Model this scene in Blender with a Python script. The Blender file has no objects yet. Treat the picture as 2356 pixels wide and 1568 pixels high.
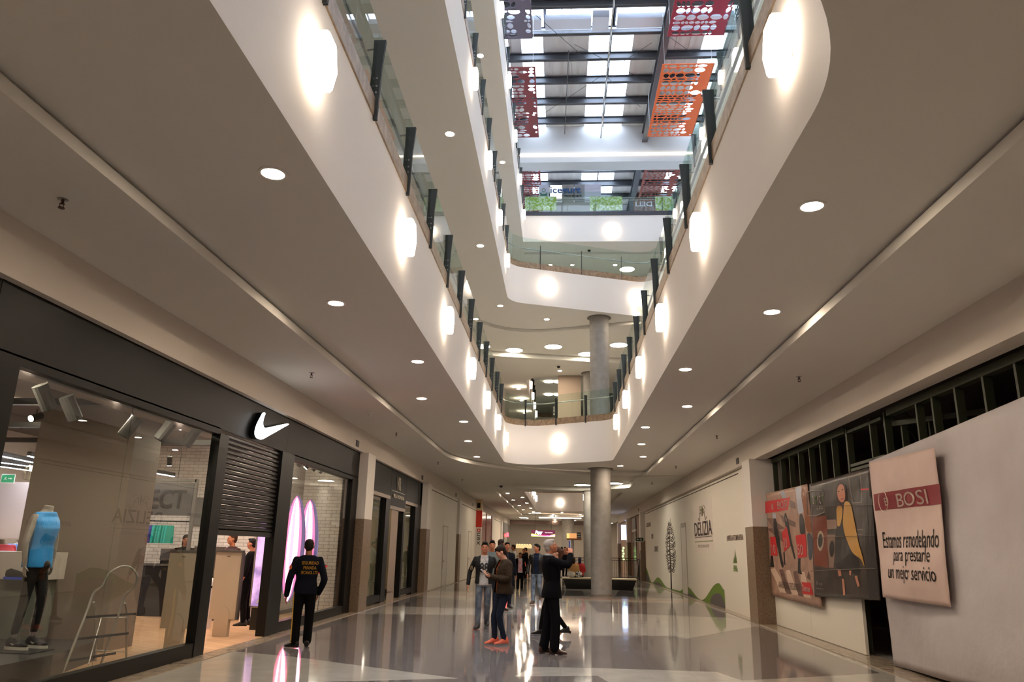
import bpy, bmesh, math, random
import numpy as np
from mathutils import Vector, Matrix
from mathutils.bvhtree import BVHTree
random.seed(7)
S = bpy.context.scene
C = S.collection
# ------------------------------------------------------------------ camera
F_PX, CX, CY = 1740.6, 1178.0, 784.0
YAW, PITCH, ROLL, EYE = -.06828, .26880, .02264, 1.6
def _axes():
    cy, sy, cp, sp = math.cos(YAW), math.sin(YAW), math.cos(PITCH), math.sin(PITCH)
    f = Vector((sy*cp, cy*cp, sp)); r = Vector((cy, -sy, 0)); u = r.cross(f)
    c, s = math.cos(ROLL), math.sin(ROLL)
    return c*r+s*u, -s*r+c*u, f
AR, AU, AF = _axes()
EYEP = Vector((0, 0, EYE))
cam = bpy.data.cameras.new('camera'); camo = bpy.data.objects.new('camera', cam); C.objects.link(camo)
cam.sensor_width = 36; cam.lens = F_PX/2356*36; cam.clip_end = 400; cam.clip_start = .05
M = Matrix((AR, AU, -AF)).transposed().to_4x4(); M.translation = EYEP
camo.matrix_world = M
S.camera = camo
# ------------------------------------------------------------------ view and sky
S.view_settings.view_transform = 'Standard'; S.view_settings.look = 'None'
S.view_settings.gamma = 1; S.view_settings.use_curve_mapping = False
S.view_settings.exposure = 1.65
W = bpy.data.worlds.new('overcast_sky'); S.world = W; W.use_nodes = True
_bg = W.node_tree.nodes['Background']
_bg.inputs[0].default_value = (.80, .90, 1.0, 1); _bg.inputs[1].default_value = 3.8
cy = S.cycles
cy.max_bounces = 6; cy.diffuse_bounces = 3; cy.glossy_bounces = 3; cy.transmission_bounces = 4; cy.transparent_max_bounces = 14
cy.use_denoising = True; cy.caustics_reflective = False; cy.caustics_refractive = False
cy.sample_clamp_indirect = 4.0; cy.sample_clamp_direct = 0.0
try:
    cy.use_light_tree = True; cy.use_adaptive_sampling = True; cy.adaptive_threshold = .03
except Exception: pass
LAMP = 1.0     # overall level of the lamps of the place
# ------------------------------------------------------------------ reading distances off known planes
def ray(px, py): return (px-CX)*AR-(py-CY)*AU+F_PX*AF
def onx(px, py, x): d = ray(px, py); return EYEP+d*(x/d.x)
def ony(px, py, y): d = ray(px, py); return EYEP+d*(y/d.y)
def onz(px, py, z=0): d = ray(px, py); return EYEP+d*((z-EYE)/d.z)
# ------------------------------------------------------------------ materials
def lin(c):
    return tuple(((v/255)/12.92 if v/255 <= .04045 else ((v/255+.055)/1.055)**2.4) for v in c)+(1,)
MATS = {}
def mat(name, rgb=(200, 200, 200), rough=.6, metal=0, spec=.5, noise=None, bump=None, emit=0, ecol=None, coat=0, brick=None, wave=None):
    if name in MATS: return MATS[name]
    m = bpy.data.materials.new(name); m.use_nodes = True; nt = m.node_tree; N = nt.nodes; L = nt.links
    b = N['Principled BSDF']; b.inputs['Base Color'].default_value = lin(rgb)
    b.inputs['Roughness'].default_value = rough; b.inputs['Metallic'].default_value = metal
    b.inputs['Specular IOR Level'].default_value = spec
    if coat: b.inputs['Coat Weight'].default_value = coat; b.inputs['Coat Roughness'].default_value = .05
    tc = N.new('ShaderNodeTexCoord')
    if noise:      # (scale, rgb2, detail, contrast)
        sc, rgb2, det, con = noise
        n = N.new('ShaderNodeTexNoise'); n.inputs['Scale'].default_value = sc; n.inputs['Detail'].default_value = det
        L.new(tc.outputs['Object'], n.inputs['Vector'])
        mr = N.new('ShaderNodeMapRange'); mr.inputs[1].default_value = .5-con; mr.inputs[2].default_value = .5+con
        L.new(n.outputs['Fac'], mr.inputs[0])
        mx = N.new('ShaderNodeMix'); mx.data_type = 'RGBA'
        mx.inputs[6].default_value = lin(rgb); mx.inputs[7].default_value = lin(rgb2)
        L.new(mr.outputs[0], mx.inputs[0]); L.new(mx.outputs[2], b.inputs['Base Color'])
    if brick:      # (axis mapping, colour1, colour2, mortar, scale, w, h)
        rot, c1, c2, mo, w, h = brick
        mp = N.new('ShaderNodeMapping'); mp.inputs['Rotation'].default_value = rot
        L.new(tc.outputs['Object'], mp.inputs['Vector'])
        bt = N.new('ShaderNodeTexBrick'); bt.inputs['Scale'].default_value = 1
        bt.inputs['Color1'].default_value = lin(c1); bt.inputs['Color2'].default_value = lin(c2); bt.inputs['Mortar'].default_value = lin(mo)
        bt.inputs['Brick Width'].default_value = w; bt.inputs['Row Height'].default_value = h; bt.inputs['Mortar Size'].default_value = .007
        L.new(mp.outputs[0], bt.inputs['Vector']); L.new(bt.outputs['Color'], b.inputs['Base Color'])
        bp = N.new('ShaderNodeBump'); bp.inputs['Strength'].default_value = .6; bp.inputs['Distance'].default_value = .01; bp.invert = True
        L.new(bt.outputs['Fac'], bp.inputs['Height']); L.new(bp.outputs[0], b.inputs['Normal'])
    if bump:       # (scale, strength, distance)
        n2 = N.new('ShaderNodeTexNoise'); n2.inputs['Scale'].default_value = bump[0]; n2.inputs['Detail'].default_value = 4
        L.new(tc.outputs['Object'], n2.inputs['Vector'])
        bp = N.new('ShaderNodeBump'); bp.inputs['Strength'].default_value = bump[1]; bp.inputs['Distance'].default_value = bump[2]
        L.new(n2.outputs['Fac'], bp.inputs['Height']); L.new(bp.outputs[0], b.inputs['Normal'])
    if wave:       # (axis, scale, strength, distance)
        wv = N.new('ShaderNodeTexWave'); wv.bands_direction = wave[0]; wv.inputs['Scale'].default_value = wave[1]
        wv.inputs['Distortion'].default_value = 0
        L.new(tc.outputs['Object'], wv.inputs['Vector'])
        bp = N.new('ShaderNodeBump'); bp.inputs['Strength'].default_value = wave[2]; bp.inputs['Distance'].default_value = wave[3]
        L.new(wv.outputs['Fac'], bp.inputs['Height']); L.new(bp.outputs[0], b.inputs['Normal'])
    if emit:
        b.inputs['Emission Color'].default_value = lin(ecol or rgb); b.inputs['Emission Strength'].default_value = emit
    MATS[name] = m
    return m
def glassmat(name, tint=(235, 245, 240), refl=1.0, rough=0.0, ior=1.45):
    if name in MATS: return MATS[name]
    m = bpy.data.materials.new(name); m.use_nodes = True; nt = m.node_tree; N = nt.nodes; L = nt.links
    N.remove(N['Principled BSDF']); out = N['Material Output']
    t = N.new('ShaderNodeBsdfTransparent'); t.inputs[0].default_value = lin(tint)
    g = N.new('ShaderNodeBsdfGlossy'); g.inputs['Roughness'].default_value = rough
    fr = N.new('ShaderNodeFresnel'); fr.inputs[0].default_value = ior
    mu = N.new('ShaderNodeMath'); mu.operation = 'MULTIPLY'; mu.inputs[1].default_value = refl; mu.use_clamp = True
    ge = N.new('ShaderNodeNewGeometry'); iv = N.new('ShaderNodeMath'); iv.operation = 'SUBTRACT'; iv.inputs[0].default_value = 1
    L.new(ge.outputs['Backfacing'], iv.inputs[1]); m2 = N.new('ShaderNodeMath'); m2.operation = 'MULTIPLY'
    L.new(fr.outputs[0], m2.inputs[0]); L.new(iv.outputs[0], m2.inputs[1]); L.new(m2.outputs[0], mu.inputs[0])
    mx = N.new('ShaderNodeMixShader'); L.new(mu.outputs[0], mx.inputs[0]); L.new(t.outputs[0], mx.inputs[1]); L.new(g.outputs[0], mx.inputs[2])
    L.new(mx.outputs[0], out.inputs[0])
    MATS[name] = m
    return m
PAINT = mat('warm_white_paint', (226, 219, 212), .75, spec=.25)
SOFF = mat('soffit_paint', (217, 213, 205), .8, spec=.2)
WALLP = mat('wall_paint', (208, 198, 187), .8, spec=.2)
HOARD = mat('hoarding_board', (228, 221, 208), .7, spec=.3)
STONE = mat('travertine', (158, 134, 108), .45, noise=(9, (122, 99, 77), 6, .18), bump=(60, .2, .004))
STONED = mat('pillar_stone', (140, 118, 96), .35, noise=(22, (112, 93, 75), 8, .2))
CONC = mat('column_concrete', (150, 145, 140), .65, noise=(5, (132, 127, 122), 5, .25))
STEEL = mat('dark_painted_steel', (56, 60, 60), .5)
INOX = mat('brushed_stainless', (170, 168, 165), .3, metal=.9)
BLACKP = mat('black_anodised_frame', (12, 11, 11), .4, spec=.3)
FASC = mat('dark_bronze_panel', (20, 18, 17), .42, spec=.13)
GLASS = glassmat('balustrade_glass', (241, 249, 246), .9)
SHOPG = glassmat('shop_glass', (236, 240, 238), 1.5)
LAMPM = mat('lamp_opal', (255, 246, 230), .5, emit=5.6*LAMP, ecol=(255, 236, 214))
DOWN = mat('downlight_lens', (255, 240, 220), .5, emit=150*LAMP, ecol=(255, 233, 206))
ROUND = mat('round_light_lens', (255, 250, 235), .5, emit=14*LAMP, ecol=(255, 244, 222))
WHITEP = mat('white_plastic', (225, 222, 215), .4)
BLACKM = mat('black_plastic', (22, 22, 22), .4)
# ------------------------------------------------------------------ mesh building
WM = {}
class MB:
    def __init__(s): s.v = []; s.f = []; s.mi = []; s.cur = 0
    def add(s, vs, fs):
        o = len(s.v); s.v += [Vector(v) for v in vs]
        for f in fs: s.f.append([o+i for i in f]); s.mi.append(s.cur)
        return s
    def box(s, x0, x1, y0, y1, z0, z1, m=None):
        vs = [Vector((x, y, z)) for z in (z0, z1) for y in (y0, y1) for x in (x0, x1)]
        if m: vs = [m @ v for v in vs]
        return s.add(vs, [(0, 2, 3, 1), (4, 5, 7, 6), (0, 1, 5, 4), (2, 6, 7, 3), (0, 4, 6, 2), (1, 3, 7, 5)])
    def beam(s, a, b, w, h, up=(0, 0, 1)):
        a, b = Vector(a), Vector(b); d = (b-a).normalized(); up = Vector(up)
        sd = d.cross(up)
        if sd.length < 1e-4: sd = d.cross(Vector((1, 0, 0)))
        sd.normalize(); u = sd.cross(d)
        vs = [p+sd*(i*w/2)+u*(j*h/2) for p in (a, b) for i, j in ((-1, -1), (1, -1), (1, 1), (-1, 1))]
        return s.add(vs, [(3, 2, 1, 0), (4, 5, 6, 7), (0, 1, 5, 4), (1, 2, 6, 5), (2, 3, 7, 6), (3, 0, 4, 7)])
    def prism(s, pts, axis, a, b):
        """pts 2D polygon; axis 'x': (y,z) 'y': (x,z) 'z': (x,y)"""
        def P(p, t): return {'x': (t, p[0], p[1]), 'y': (p[0], t, p[1]), 'z': (p[0], p[1], t)}[axis]
        n = len(pts); vs = [P(p, a) for p in pts]+[P(p, b) for p in pts]
        fs = [tuple(range(n))[::-1], tuple(range(n, 2*n))]+[(i, (i+1) % n, n+(i+1) % n, n+i) for i in range(n)]
        return s.add(vs, fs)
    def loft(s, rings, cap=True):
        n = len(rings[0]); vs = [p for r in rings for p in r]; fs = []
        for k in range(len(rings)-1):
            for i in range(n): fs.append((k*n+i, k*n+(i+1) % n, (k+1)*n+(i+1) % n, (k+1)*n+i))
        if cap: fs += [tuple(range(n))[::-1], tuple(range((len(rings)-1)*n, len(rings)*n))]
        return s.add(vs, fs)
    def tube(s, pts, r, n=8, cap=True, closed=False):
        pts = [Vector(p) for p in pts]; R = r if isinstance(r, (list, tuple)) else [r]*len(pts)
        rings = []; pu = None
        for k, p in enumerate(pts):
            if closed: d = pts[(k+1) % len(pts)]-pts[k-1]
            else: d = pts[min(k+1, len(pts)-1)]-pts[max(k-1, 0)]
            d.normalize()
            if pu is None:
                ref = Vector((0, 0, 1)) if abs(d.z) < .9 else Vector((1, 0, 0)); u = d.cross(ref).normalized()
            else:
                u = (pu-d*pu.dot(d)); u.normalize()
            pu = u; w = d.cross(u)
            rings.append([p+(u*math.cos(2*math.pi*i/n)+w*math.sin(2*math.pi*i/n))*R[k] for i in range(n)])
        if closed: rings.append(rings[0]); cap = False
        return s.loft(rings, cap)
    def lathe(s, prof, c=(0, 0, 0), n=16, cap=True):
        c = Vector(c)
        return s.loft([[c+Vector((r*math.cos(2*math.pi*i/n), r*math.sin(2*math.pi*i/n), z)) for i in range(n)] for r, z in prof], cap)
    def ell(s, c, rx, ry, rz, n=12, m=8, M3=None):
        c = Vector(c); rings = []
        for k in range(1, m):
            a = -math.pi/2+math.pi*k/m
            ring = [Vector((rx*math.cos(a)*math.cos(2*math.pi*i/n), ry*math.cos(a)*math.sin(2*math.pi*i/n), rz*math.sin(a))) for i in range(n)]
            if M3: ring = [M3 @ p for p in ring]
            rings.append([c+p for p in ring])
        return s.loft(rings)
    def mesh(s, name, m=None, parent=None, smooth=False, world=True, mats=None):
        me = bpy.data.meshes.new(name); vs = s.v
        if parent is not None and world:
            inv = WM[parent.name].inverted(); vs = [inv @ v for v in vs]
        me.from_pydata([tuple(v) for v in vs], [], s.f)
        for x in (mats or [m]): me.materials.append(x)
        if mats:
            for p, i in zip(me.polygons, s.mi): p.material_index = i
        bm = bmesh.new(); bm.from_mesh(me); bmesh.ops.recalc_face_normals(bm, faces=bm.faces); bm.to_mesh(me); bm.free()
        if smooth:
            for p in me.polygons: p.use_smooth = True
        return me
    def build(s, name, m=None, parent=None, smooth=False, world=True, mats=None):
        me = s.mesh(name, m, parent, smooth, world, mats)
        o = bpy.data.objects.new(name, me); C.objects.link(o)
        if parent is not None: o.parent = parent
        WM[o.name] = WM[parent.name] if parent is not None else Matrix()
        if smooth: autosmooth(o)
        return o
def autosmooth(o, ang=.7):
    me = o.data
    try:
        bm = bmesh.new(); bm.from_mesh(me)
        for e in bm.edges:
            if len(e.link_faces) == 2 and e.calc_face_angle(0) > ang: e.smooth = False
        bm.to_mesh(me); bm.free()
    except Exception: pass
def tag(o, label=None, cat=None, group=None, kind=None):
    if label: o['label'] = label
    if cat: o['category'] = cat
    if group: o['group'] = group
    if kind: o['kind'] = kind
    return o
def thing(name, label, cat, loc=(0, 0, 0), rotz=0, group=None):
    o = bpy.data.objects.new(name, None); C.objects.link(o)
    o.location = loc; o.rotation_euler = (0, 0, rotz); o.empty_display_size = .1
    WM[o.name] = Matrix.Translation(Vector(loc)) @ Matrix.Rotation(rotz, 4, 'Z')
    return tag(o, label, cat, group)
def struct(o): o['kind'] = 'structure'; return o
def copy_tree(o, loc=None, rotz=None, label=None, parent=None):
    c = o.copy(); C.objects.link(c)
    if parent is not None: c.parent = parent
    if loc is not None: c.location = loc
    if rotz is not None: c.rotation_euler = (0, 0, rotz)
    if label: c['label'] = label
    for ch in list(o.children): copy_tree(ch, parent=c)
    return c
def fillet(poly, radii, n=8):
    out = []; N = len(poly)
    for i in range(N):
        p = Vector(poly[i]); a = Vector(poly[i-1]); b = Vector(poly[(i+1) % N]); r = radii[i]
        da = (a-p).normalized(); db = (b-p).normalized()
        if r <= 0: out.append(tuple(p)); continue
        ang = da.angle(db); t = r/math.tan(ang/2); bis = (da+db).normalized(); c = p+bis*(r/math.sin(ang/2))
        s0 = p+da*t; s1 = p+db*t; v0 = s0-c; v1 = s1-c
        tot = math.atan2(v0.x*v1.y-v0.y*v1.x, v0.dot(v1))
        for k in range(n+1):
            th = tot*k/n; co, si = math.cos(th), math.sin(th)
            out.append((c.x+v0.x*co-v0.y*si, c.y+v0.x*si+v0.y*co))
    return out
def holed(outer, holes, z):
    """horizontal face with holes -> (verts, tris)"""
    bm = bmesh.new(); ed = []
    for loop in [outer]+holes:
        vs = [bm.verts.new((p[0], p[1], z)) for p in loop]
        for i in range(len(vs)): ed.append(bm.edges.new((vs[i], vs[(i+1) % len(vs)])))
    bmesh.ops.triangle_fill(bm, use_beauty=True, use_dissolve=False, edges=ed)
    bm.verts.index_update()
    vs = [v.co.copy() for v in bm.verts]; fs = [tuple(v.index for v in f.verts) for f in bm.faces]
    bm.free(); return vs, fs
def strip(mb, loop, z0, z1, off0=0, off1=0):
    """vertical band around a closed outline"""
    n = len(loop)
    def offs(k, d):
        if not d: return loop[k]
        a, p, b = Vector(loop[k-1]), Vector(loop[k]), Vector(loop[(k+1) % n])
        t = (b-a).normalized(); return (p.x+t.y*d, p.y-t.x*d)
    vs = [(*offs(k, off0), z0) for k in range(n)]+[(*offs(k, off1), z1) for k in range(n)]
    mb.add(vs, [(i, (i+1) % n, n+(i+1) % n, n+i) for i in range(n)])
ORD = ['first', 'second', 'third', 'fourth', 'fifth', 'sixth', 'seventh', 'eighth', 'ninth', 'tenth', 'eleventh', 'twelfth', 'thirteenth', 'fourteenth', 'fifteenth', 'sixteenth', 'seventeenth', 'eighteenth', 'nineteenth', 'twentieth']
def text_mesh(txt, size=1.0, extrude=.0, sx=1.0, sub=0, bold=0.0, shear=0.0, spacing=1.0):
    cu = bpy.data.curves.new('lettering', 'FONT'); cu.body = txt; cu.size = size; cu.extrude = extrude
    cu.align_x = 'CENTER'; cu.align_y = 'CENTER'; cu.offset = bold; cu.shear = shear; cu.space_character = spacing; cu.resolution_u = 3
    o = bpy.data.objects.new('lettering', cu); C.objects.link(o)
    bpy.context.view_layer.update()
    me = bpy.data.meshes.new_from_object(o.evaluated_get(bpy.context.evaluated_depsgraph_get()))
    bpy.data.objects.remove(o); bpy.data.curves.remove(cu)
    V = [Vector((v.co.x*sx, v.co.y, v.co.z)) for v in me.vertices]; Fc = [tuple(p.vertices) for p in me.polygons]
    bpy.data.meshes.remove(me); return V, Fc
def text(txt, p, right, up, w=None, h=None, m=None, parent=None, name='lettering', ext=.004, bold=0.0, shear=0.0, conform=None):
    """lettering of height h (cap line) and width w, centred at p, in the plane right/up"""
    V, Fc = text_mesh(txt, 1.0, ext/2/max(h or 1, .01), 1, bold=bold, shear=shear)
    xs = [v.x for v in V]; ys = [v.y for v in V]; x0, x1, y0, y1 = min(xs), max(xs), min(ys), max(ys)
    sy = (h/(y1-y0)) if h else (w/(x1-x0)); sx = (w/(x1-x0)) if w else sy
    right = Vector(right).normalized(); up = Vector(up).normalized(); nrm = right.cross(up); p = Vector(p)
    W_ = [p+right*((v.x-(x0+x1)/2)*sx)+up*((v.y-(y0+y1)/2)*sy)+nrm*(v.z*max(h or 1, .01)+ext*.6) for v in V]
    if conform:
        bvh, direction, off = conform; direction = Vector(direction).normalized(); W2 = []
        for q in W_:
            hit = bvh.ray_cast(q-direction*.6, direction)
            W2.append(hit[0]-direction*off if hit[0] is not None else q)
        W_ = W2
    mb = MB(); mb.add(W_, Fc)
    return mb.build(name, m, parent)
# ================================================================== STRUCTURE
ZO, ZI = 4.52, 4.68            # ground floor: outer soffit, inner tray soffit
XL, XR = -5.3, 5.15            # shop fronts
F2F = 6.05
Y0, Y1 = -5.0, 86.0
# ---- floor
def floor_material():
    m = mat('polished_stone_light', (188, 183, 175), .09, spec=.62, noise=(3, (172, 167, 160), 8, .25), bump=(1.1, .045, .02))
    m2 = mat('polished_stone_dark', (126, 120, 119), .09, spec=.62, noise=(4, (112, 106, 106), 8, .25), bump=(1.1, .045, .02))
    m3 = mat('polished_stone_rose', (186, 120, 96), .1, spec=.6, bump=(1.1, .045, .02))
    for mm in (m, m2):
        nt = mm.node_tree; N = nt.nodes; L = nt.links; b = N['Principled BSDF']
        src = b.inputs['Base Color'].links[0].from_socket
        tc = N.new('ShaderNodeTexCoord'); bt = N.new('ShaderNodeTexBrick'); bt.offset = 0
        bt.inputs['Scale'].default_value = 1; bt.inputs['Brick Width'].default_value = .6; bt.inputs['Row Height'].default_value = .6
        bt.inputs['Mortar Size'].default_value = .004; bt.inputs['Color1'].default_value = (0, 0, 0, 1); bt.inputs['Color2'].default_value = (.25, .25, .25, 1); bt.inputs['Mortar'].default_value = (1, 1, 1, 1)
        L.new(tc.outputs['Object'], bt.inputs['Vector'])
        mx = N.new('ShaderNodeMix'); mx.data_type = 'RGBA'; mx.blend_type = 'MULTIPLY'; mx.inputs[7].default_value = (.86, .85, .84, 1)
        L.new(bt.outputs['Color'], mx.inputs[0]); L.new(src, mx.inputs[6]); L.new(mx.outputs[2], b.inputs['Base Color'])
        n = N.new('ShaderNodeTexNoise'); n.inputs['Scale'].default_value = 1.7; n.inputs['Detail'].default_value = 5; L.new(tc.outputs['Object'], n.inputs['Vector'])
        mr = N.new('ShaderNodeMapRange'); mr.inputs[3].default_value = .02; mr.inputs[4].default_value = .11; L.new(n.outputs['Fac'], mr.inputs[0]); L.new(mr.outputs[0], b.inputs['Roughness'])
    return [m, m2, m3]
FM = floor_material()
fb = MB(); fb.box(-6.2, 9.5, Y0, Y1, -.3, 0)
fb.cur = 1
for poly in [  # darker stone inlays
    [(-5.0, 9.0), (-1.3, 10.4), (-4.0, 11.85), (-5.0, 12.2), (-5.0, 19.4), (-2.6, 19.9), (-1.2, 20.4), (.65, 20.3), (.45, 16.0), (2.3, 16.4), (2.4, 15.9), (4.6, 19.2), (4.6, 12.1), (2.4, 11.0), (2.2, 11.7), (.5, 11.7), (-.4, 11.6), (-.6, 10.7), (.5, 11.0), (1.6, 6.0), (-5.0, 6.0)],
    [(-5, 22.2), (-1.8, 22.0), (-1.5, 24.5), (-5, 26.8)], [(1.0, 22.0), (4.6, 21.3), (4.6, 26.9), (.9, 26.6)],
    [(.1, 29.6), (.9, 29.5), (.9, 33.5), (-.3, 33.5)], [(2.0, 29.8), (4.6, 29.6), (4.6, 33.8), (2.6, 35.4)],
    [(-5, 30.6), (-2.2, 30.4), (-1.8, 36.0), (-5, 37)], [(-2.0, 38), (4.6, 38), (3.5, 43), (-3.0, 44)], [(-5, 47), (1, 46), (2, 55), (-5, 56)], [(-3, 60), (4, 60), (4, 68), (-2, 70)],
    [(-5.1, 2.0), (4.6, 2.0), (4.6, 4.0), (-5.1, 4.4)]]:
    fb.prism(poly, 'z', -.01, .0006)
fb.cur = 2
fb.box(-5.04, 4.73, 27.9, 28.35, -.01, .0010)
struct(fb.build('floor', mats=FM))
tb = MB(); tb.box(-5.42, -5.02, 5, 60, 0, .012); tb.box(4.75, 5.3, 5, 60, 0, .012)
struct(tb.build('trim_1', mat('threshold_stone', (165, 150, 132), .2, noise=(6, (140, 125, 110), 6, .2))))
# ---- outer envelope of the mall
eb = MB()
eb.box(-16, -15.8, Y0, Y1+10, -.3, 24); eb.box(15.8, 16, Y0, Y1+10, -.3, 24)
eb.box(-16, 16, Y0-.2, Y0, -.3, 24)
struct(eb.build('wall_perimeter', WALLP))
bk = MB(); bk.box(-16, 16, Y1, Y1+.2, -.3, 24)
struct(bk.build('wall_back', mat('far_wall_paint', (170, 155, 142), .8)))
nb = MB(); nb.box(-5.2, 5.1, -1.2, -1.0, 0, 4.6)
# ---- ceilings (soffits) of the ground floor
atr1 = fillet([(-2.08, 2.85), (1.80, 2.3), (1.80, 26.9), (-2.08, 29.3)], [.9, 2.3, .75, 1.0], 26)
atr2 = fillet([(-2.02, 41.0), (1.80, 41.0), (1.80, 62.6), (-2.02, 63.4)], [.8, .8, .9, .9], 8)
tray1 = fillet([(-3.80, 1.2), (3.28, .8), (3.28, 30.9), (-3.80, 35.4)], [.6, .6, 2.2, 6.0], 14)
tray2 = fillet([(-3.45, 40.2), (3.2, 39.6), (3.2, 68.0), (-3.45, 70.5)], [.3, .3, .8, 1.5], 8)
eye = fillet([(-3.5, 36.7), (.5, 34.0), (2.0, 32.4), (3.15, 32.6), (3.2, 36.4), (1.3, 38.6), (.2, 39.0)], [.2, 2, .5, .4, .8, .8, 3], 6)
cb = MB()
vs, fs = holed([(-5.6, Y0), (5.6, Y0), (5.6, Y1), (-5.6, Y1)], [tray1, tray2, eye], ZO); cb.add(vs, fs)
vs, fs = holed([(p[0]*1.02, p[1]) for p in tray1], [atr1], ZI); cb.add(vs, fs)
vs, fs = holed([(p[0]*1.02, p[1]) for p in tray2], [atr2], ZI); cb.add(vs, fs)
cb.add([(p[0], p[1], ZI+.05) for p in eye], [tuple(range(len(eye)))])
for lp in (tray1, tray2):
    strip(cb, lp, ZO, ZI-.05); strip(cb, lp, ZI-.05, ZI+.001, 0, .05)
strip(cb, eye, ZO, ZI+.05)
struct(cb.build('ceiling', SOFF))
# ---- white balcony bands round the voids, stone kerbs, slabs above
def balcony(z, outline, name_z, kerb=True, dz=1.46, far=None):
    b = MB(); strip(b, outline, z, z+dz)
    o = struct(b.build('trim_2', PAINT, smooth=True))
    if kerb:
        g = MB(); strip(g, outline, z+dz, z+dz+.02, 0, -.012); strip(g, outline, z+dz+.02, z+dz+.235, -.012, -.012)
        n = len(outline)
        g.add([(p[0], p[1], z+dz+.235) for p in outline]+[(p[0]+(.2 if p[0] > 0 else -.2), p[1]+(.2 if p[1] > 15 else -.2), z+dz+.235) for p in outline], [(i, (i+1) % n, n+(i+1) % n, n+i) for i in range(n)])
        struct(g.build('trim_3', STONE))
balcony(ZI, atr1, 1); balcony(ZI, atr2, 1)
sb = MB(); vs, fs = holed([(-15.8, Y0), (15.8, Y0), (15.8, Y1), (-15.8, Y1)], [atr1, atr2], ZI+1.5); sb.add(vs, fs)
struct(sb.build('floor', mat('upper_floor_tile', (205, 202, 198), .3)))
# first upper storey ceiling
Z2 = ZI+F2F; Z3 = Z2+F2F
a2 = fillet([(-2.05, -3.0), (3.75, -3.0), (3.75, 29.5), (-2.05, 27.4)], [.5, .5, .6, .9], 12)
b2 = fillet([(-2.0, 40.5), (1.9, 40.5), (1.9, 62), (-2.0, 62)], [1.2, .8, .8, .8], 8)
t2 = fillet([(-3.9, -4), (5.6, -4), (5.6, 29.2), (2.95, 29.9), (-3.6, 32.2)], [.5, .5, 1, 1, 2.5], 8)
e2 = fillet([(-3.5, 32.9), (1.2, 30.9), (3.3, 30.6), (4.5, 31.5), (4.4, 36.6), (1.3, 36.3), (-3.6, 35.2)], [1.2, 1, 1, 1, 1, 1, .6], 6)
t2b = fillet([(-3.6, 39.4), (3.6, 39.4), (3.6, 66), (-3.6, 66)], [.5]*4, 6)
cb = MB(); lo = Z2-.14
vs, fs = holed([(-15.8, Y0), (15.8, Y0), (15.8, Y1), (-15.8, Y1)], [t2, e2, t2b], lo); cb.add(vs, fs)
vs, fs = holed([(p[0]*1.02, p[1]) for p in t2], [a2], Z2); cb.add(vs, fs)
vs, fs = holed([(p[0]*1.02, p[1]) for p in t2b], [b2], Z2); cb.add(vs, fs)
cb.add([(p[0], p[1], Z2+.1) for p in e2], [tuple(range(len(e2)))])
for lp in (t2, t2b): strip(cb, lp, lo, Z2)
strip(cb, e2, lo, Z2+.1)
struct(cb.build('ceiling', SOFF))
balcony(Z2, a2, 2); balcony(Z2, b2, 2)
sb = MB(); vs, fs = holed([(-15.8, Y0), (15.8, Y0), (15.8, Y1), (-15.8, Y1)], [a2, b2], Z2+1.5); sb.add(vs, fs)
struct(sb.build('floor', mat('upper_floor_tile')))
# second upper storey ceiling / roof terrace with the bridge across the void
a3 = fillet([(-2.0, -3.0), (6.0, -3.0), (6.0, 35.9), (-2.0, 35.9)], [.3, .3, .05, .05], 4)
cb = MB()
vs, fs = holed([(-15.8, Y0), (15.8, Y0), (15.8, Y1), (-15.8, Y1)], [a3], Z3); cb.add(vs, fs)
cb.box(-2, 9, 37.35, 37.5, Z3-.12, Z3-.005)
struct(cb.build('ceiling', SOFF))
b = MB(); strip(b, a3, Z3, Z3+1.44); struct(b.build('trim_2', PAINT))
b = MB(); strip(b, a3, Z3+1.44, Z3+1.64, -.03, -.03); struct(b.build('trim_4', mat('bridge_edge_steel', (62, 62, 68), .4, metal=.4)))
sb = MB(); vs, fs = holed([(-15.8, Y0), (15.8, Y0), (15.8, Y1), (-15.8, Y1)], [a3], Z3+1.5); sb.add(vs, fs)
struct(sb.build('floor', mat('upper_floor_tile')))
# glazed screen under the far ceiling of the second storey
gw = MB(); gw.box(-8, 10, 41.0, 41.25, Z2+1.5, Z3); struct(gw.build('wall_far_upper', mat('grey_far_wall', (168, 166, 168), .7)))
# ---- skylit roof
ZR = 23.9
DECK = mat('roof_deck_sheet', (205, 203, 200), .6, wave=('X', .8, .5, .05))
RSTEEL = mat('roof_beam_steel', (84, 86, 92), .45, metal=.4)
SKY = glassmat('polycarbonate_sheet', (240, 244, 250), .25)
ribs = [(-9.2, -8.2), (-5.6, -4.6), (-1.92, -.92), (1.17, 3.16), (6.3, 7.3), (9.6, 10.6)]
def spans(y0, y1):
    db = MB(); xs = [-15.8]+[v for r in ribs for v in r]+[15.8]
    for i in range(0, len(xs), 2): db.box(xs[i], xs[i+1], y0, y1, ZR, ZR+.08)
    return db
db = spans(28.62, 36.9)
for seg in (spans(Y0, 24.2), spans(37.6, 60)): db.v, db.f, db.mi = db.v+seg.v, db.f+[tuple(i+len(db.v) for i in f) for f in seg.f], db.mi+seg.mi
db.box(-15.8, 15.8, 25.2, 27.3, ZR, ZR+.08); db.box(-15.8, 15.8, 60, Y1, ZR, ZR+.08)
for x in (-7, -4.0, -3.2, -2.5, -.1, .3, 4.3, 5.1, 5.7, 8.2, 8.9): db.box(x, x+.07, Y0, 60, ZR-.04, ZR)
roof = struct(db.build('ceiling', DECK))
sg = MB()
for r in ribs:
    sg.box(r[0], r[1], Y0, 24.2, ZR+.03, ZR+.05); sg.box(r[0], r[1], 28.62, 60, ZR+.03, ZR+.05)
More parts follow.
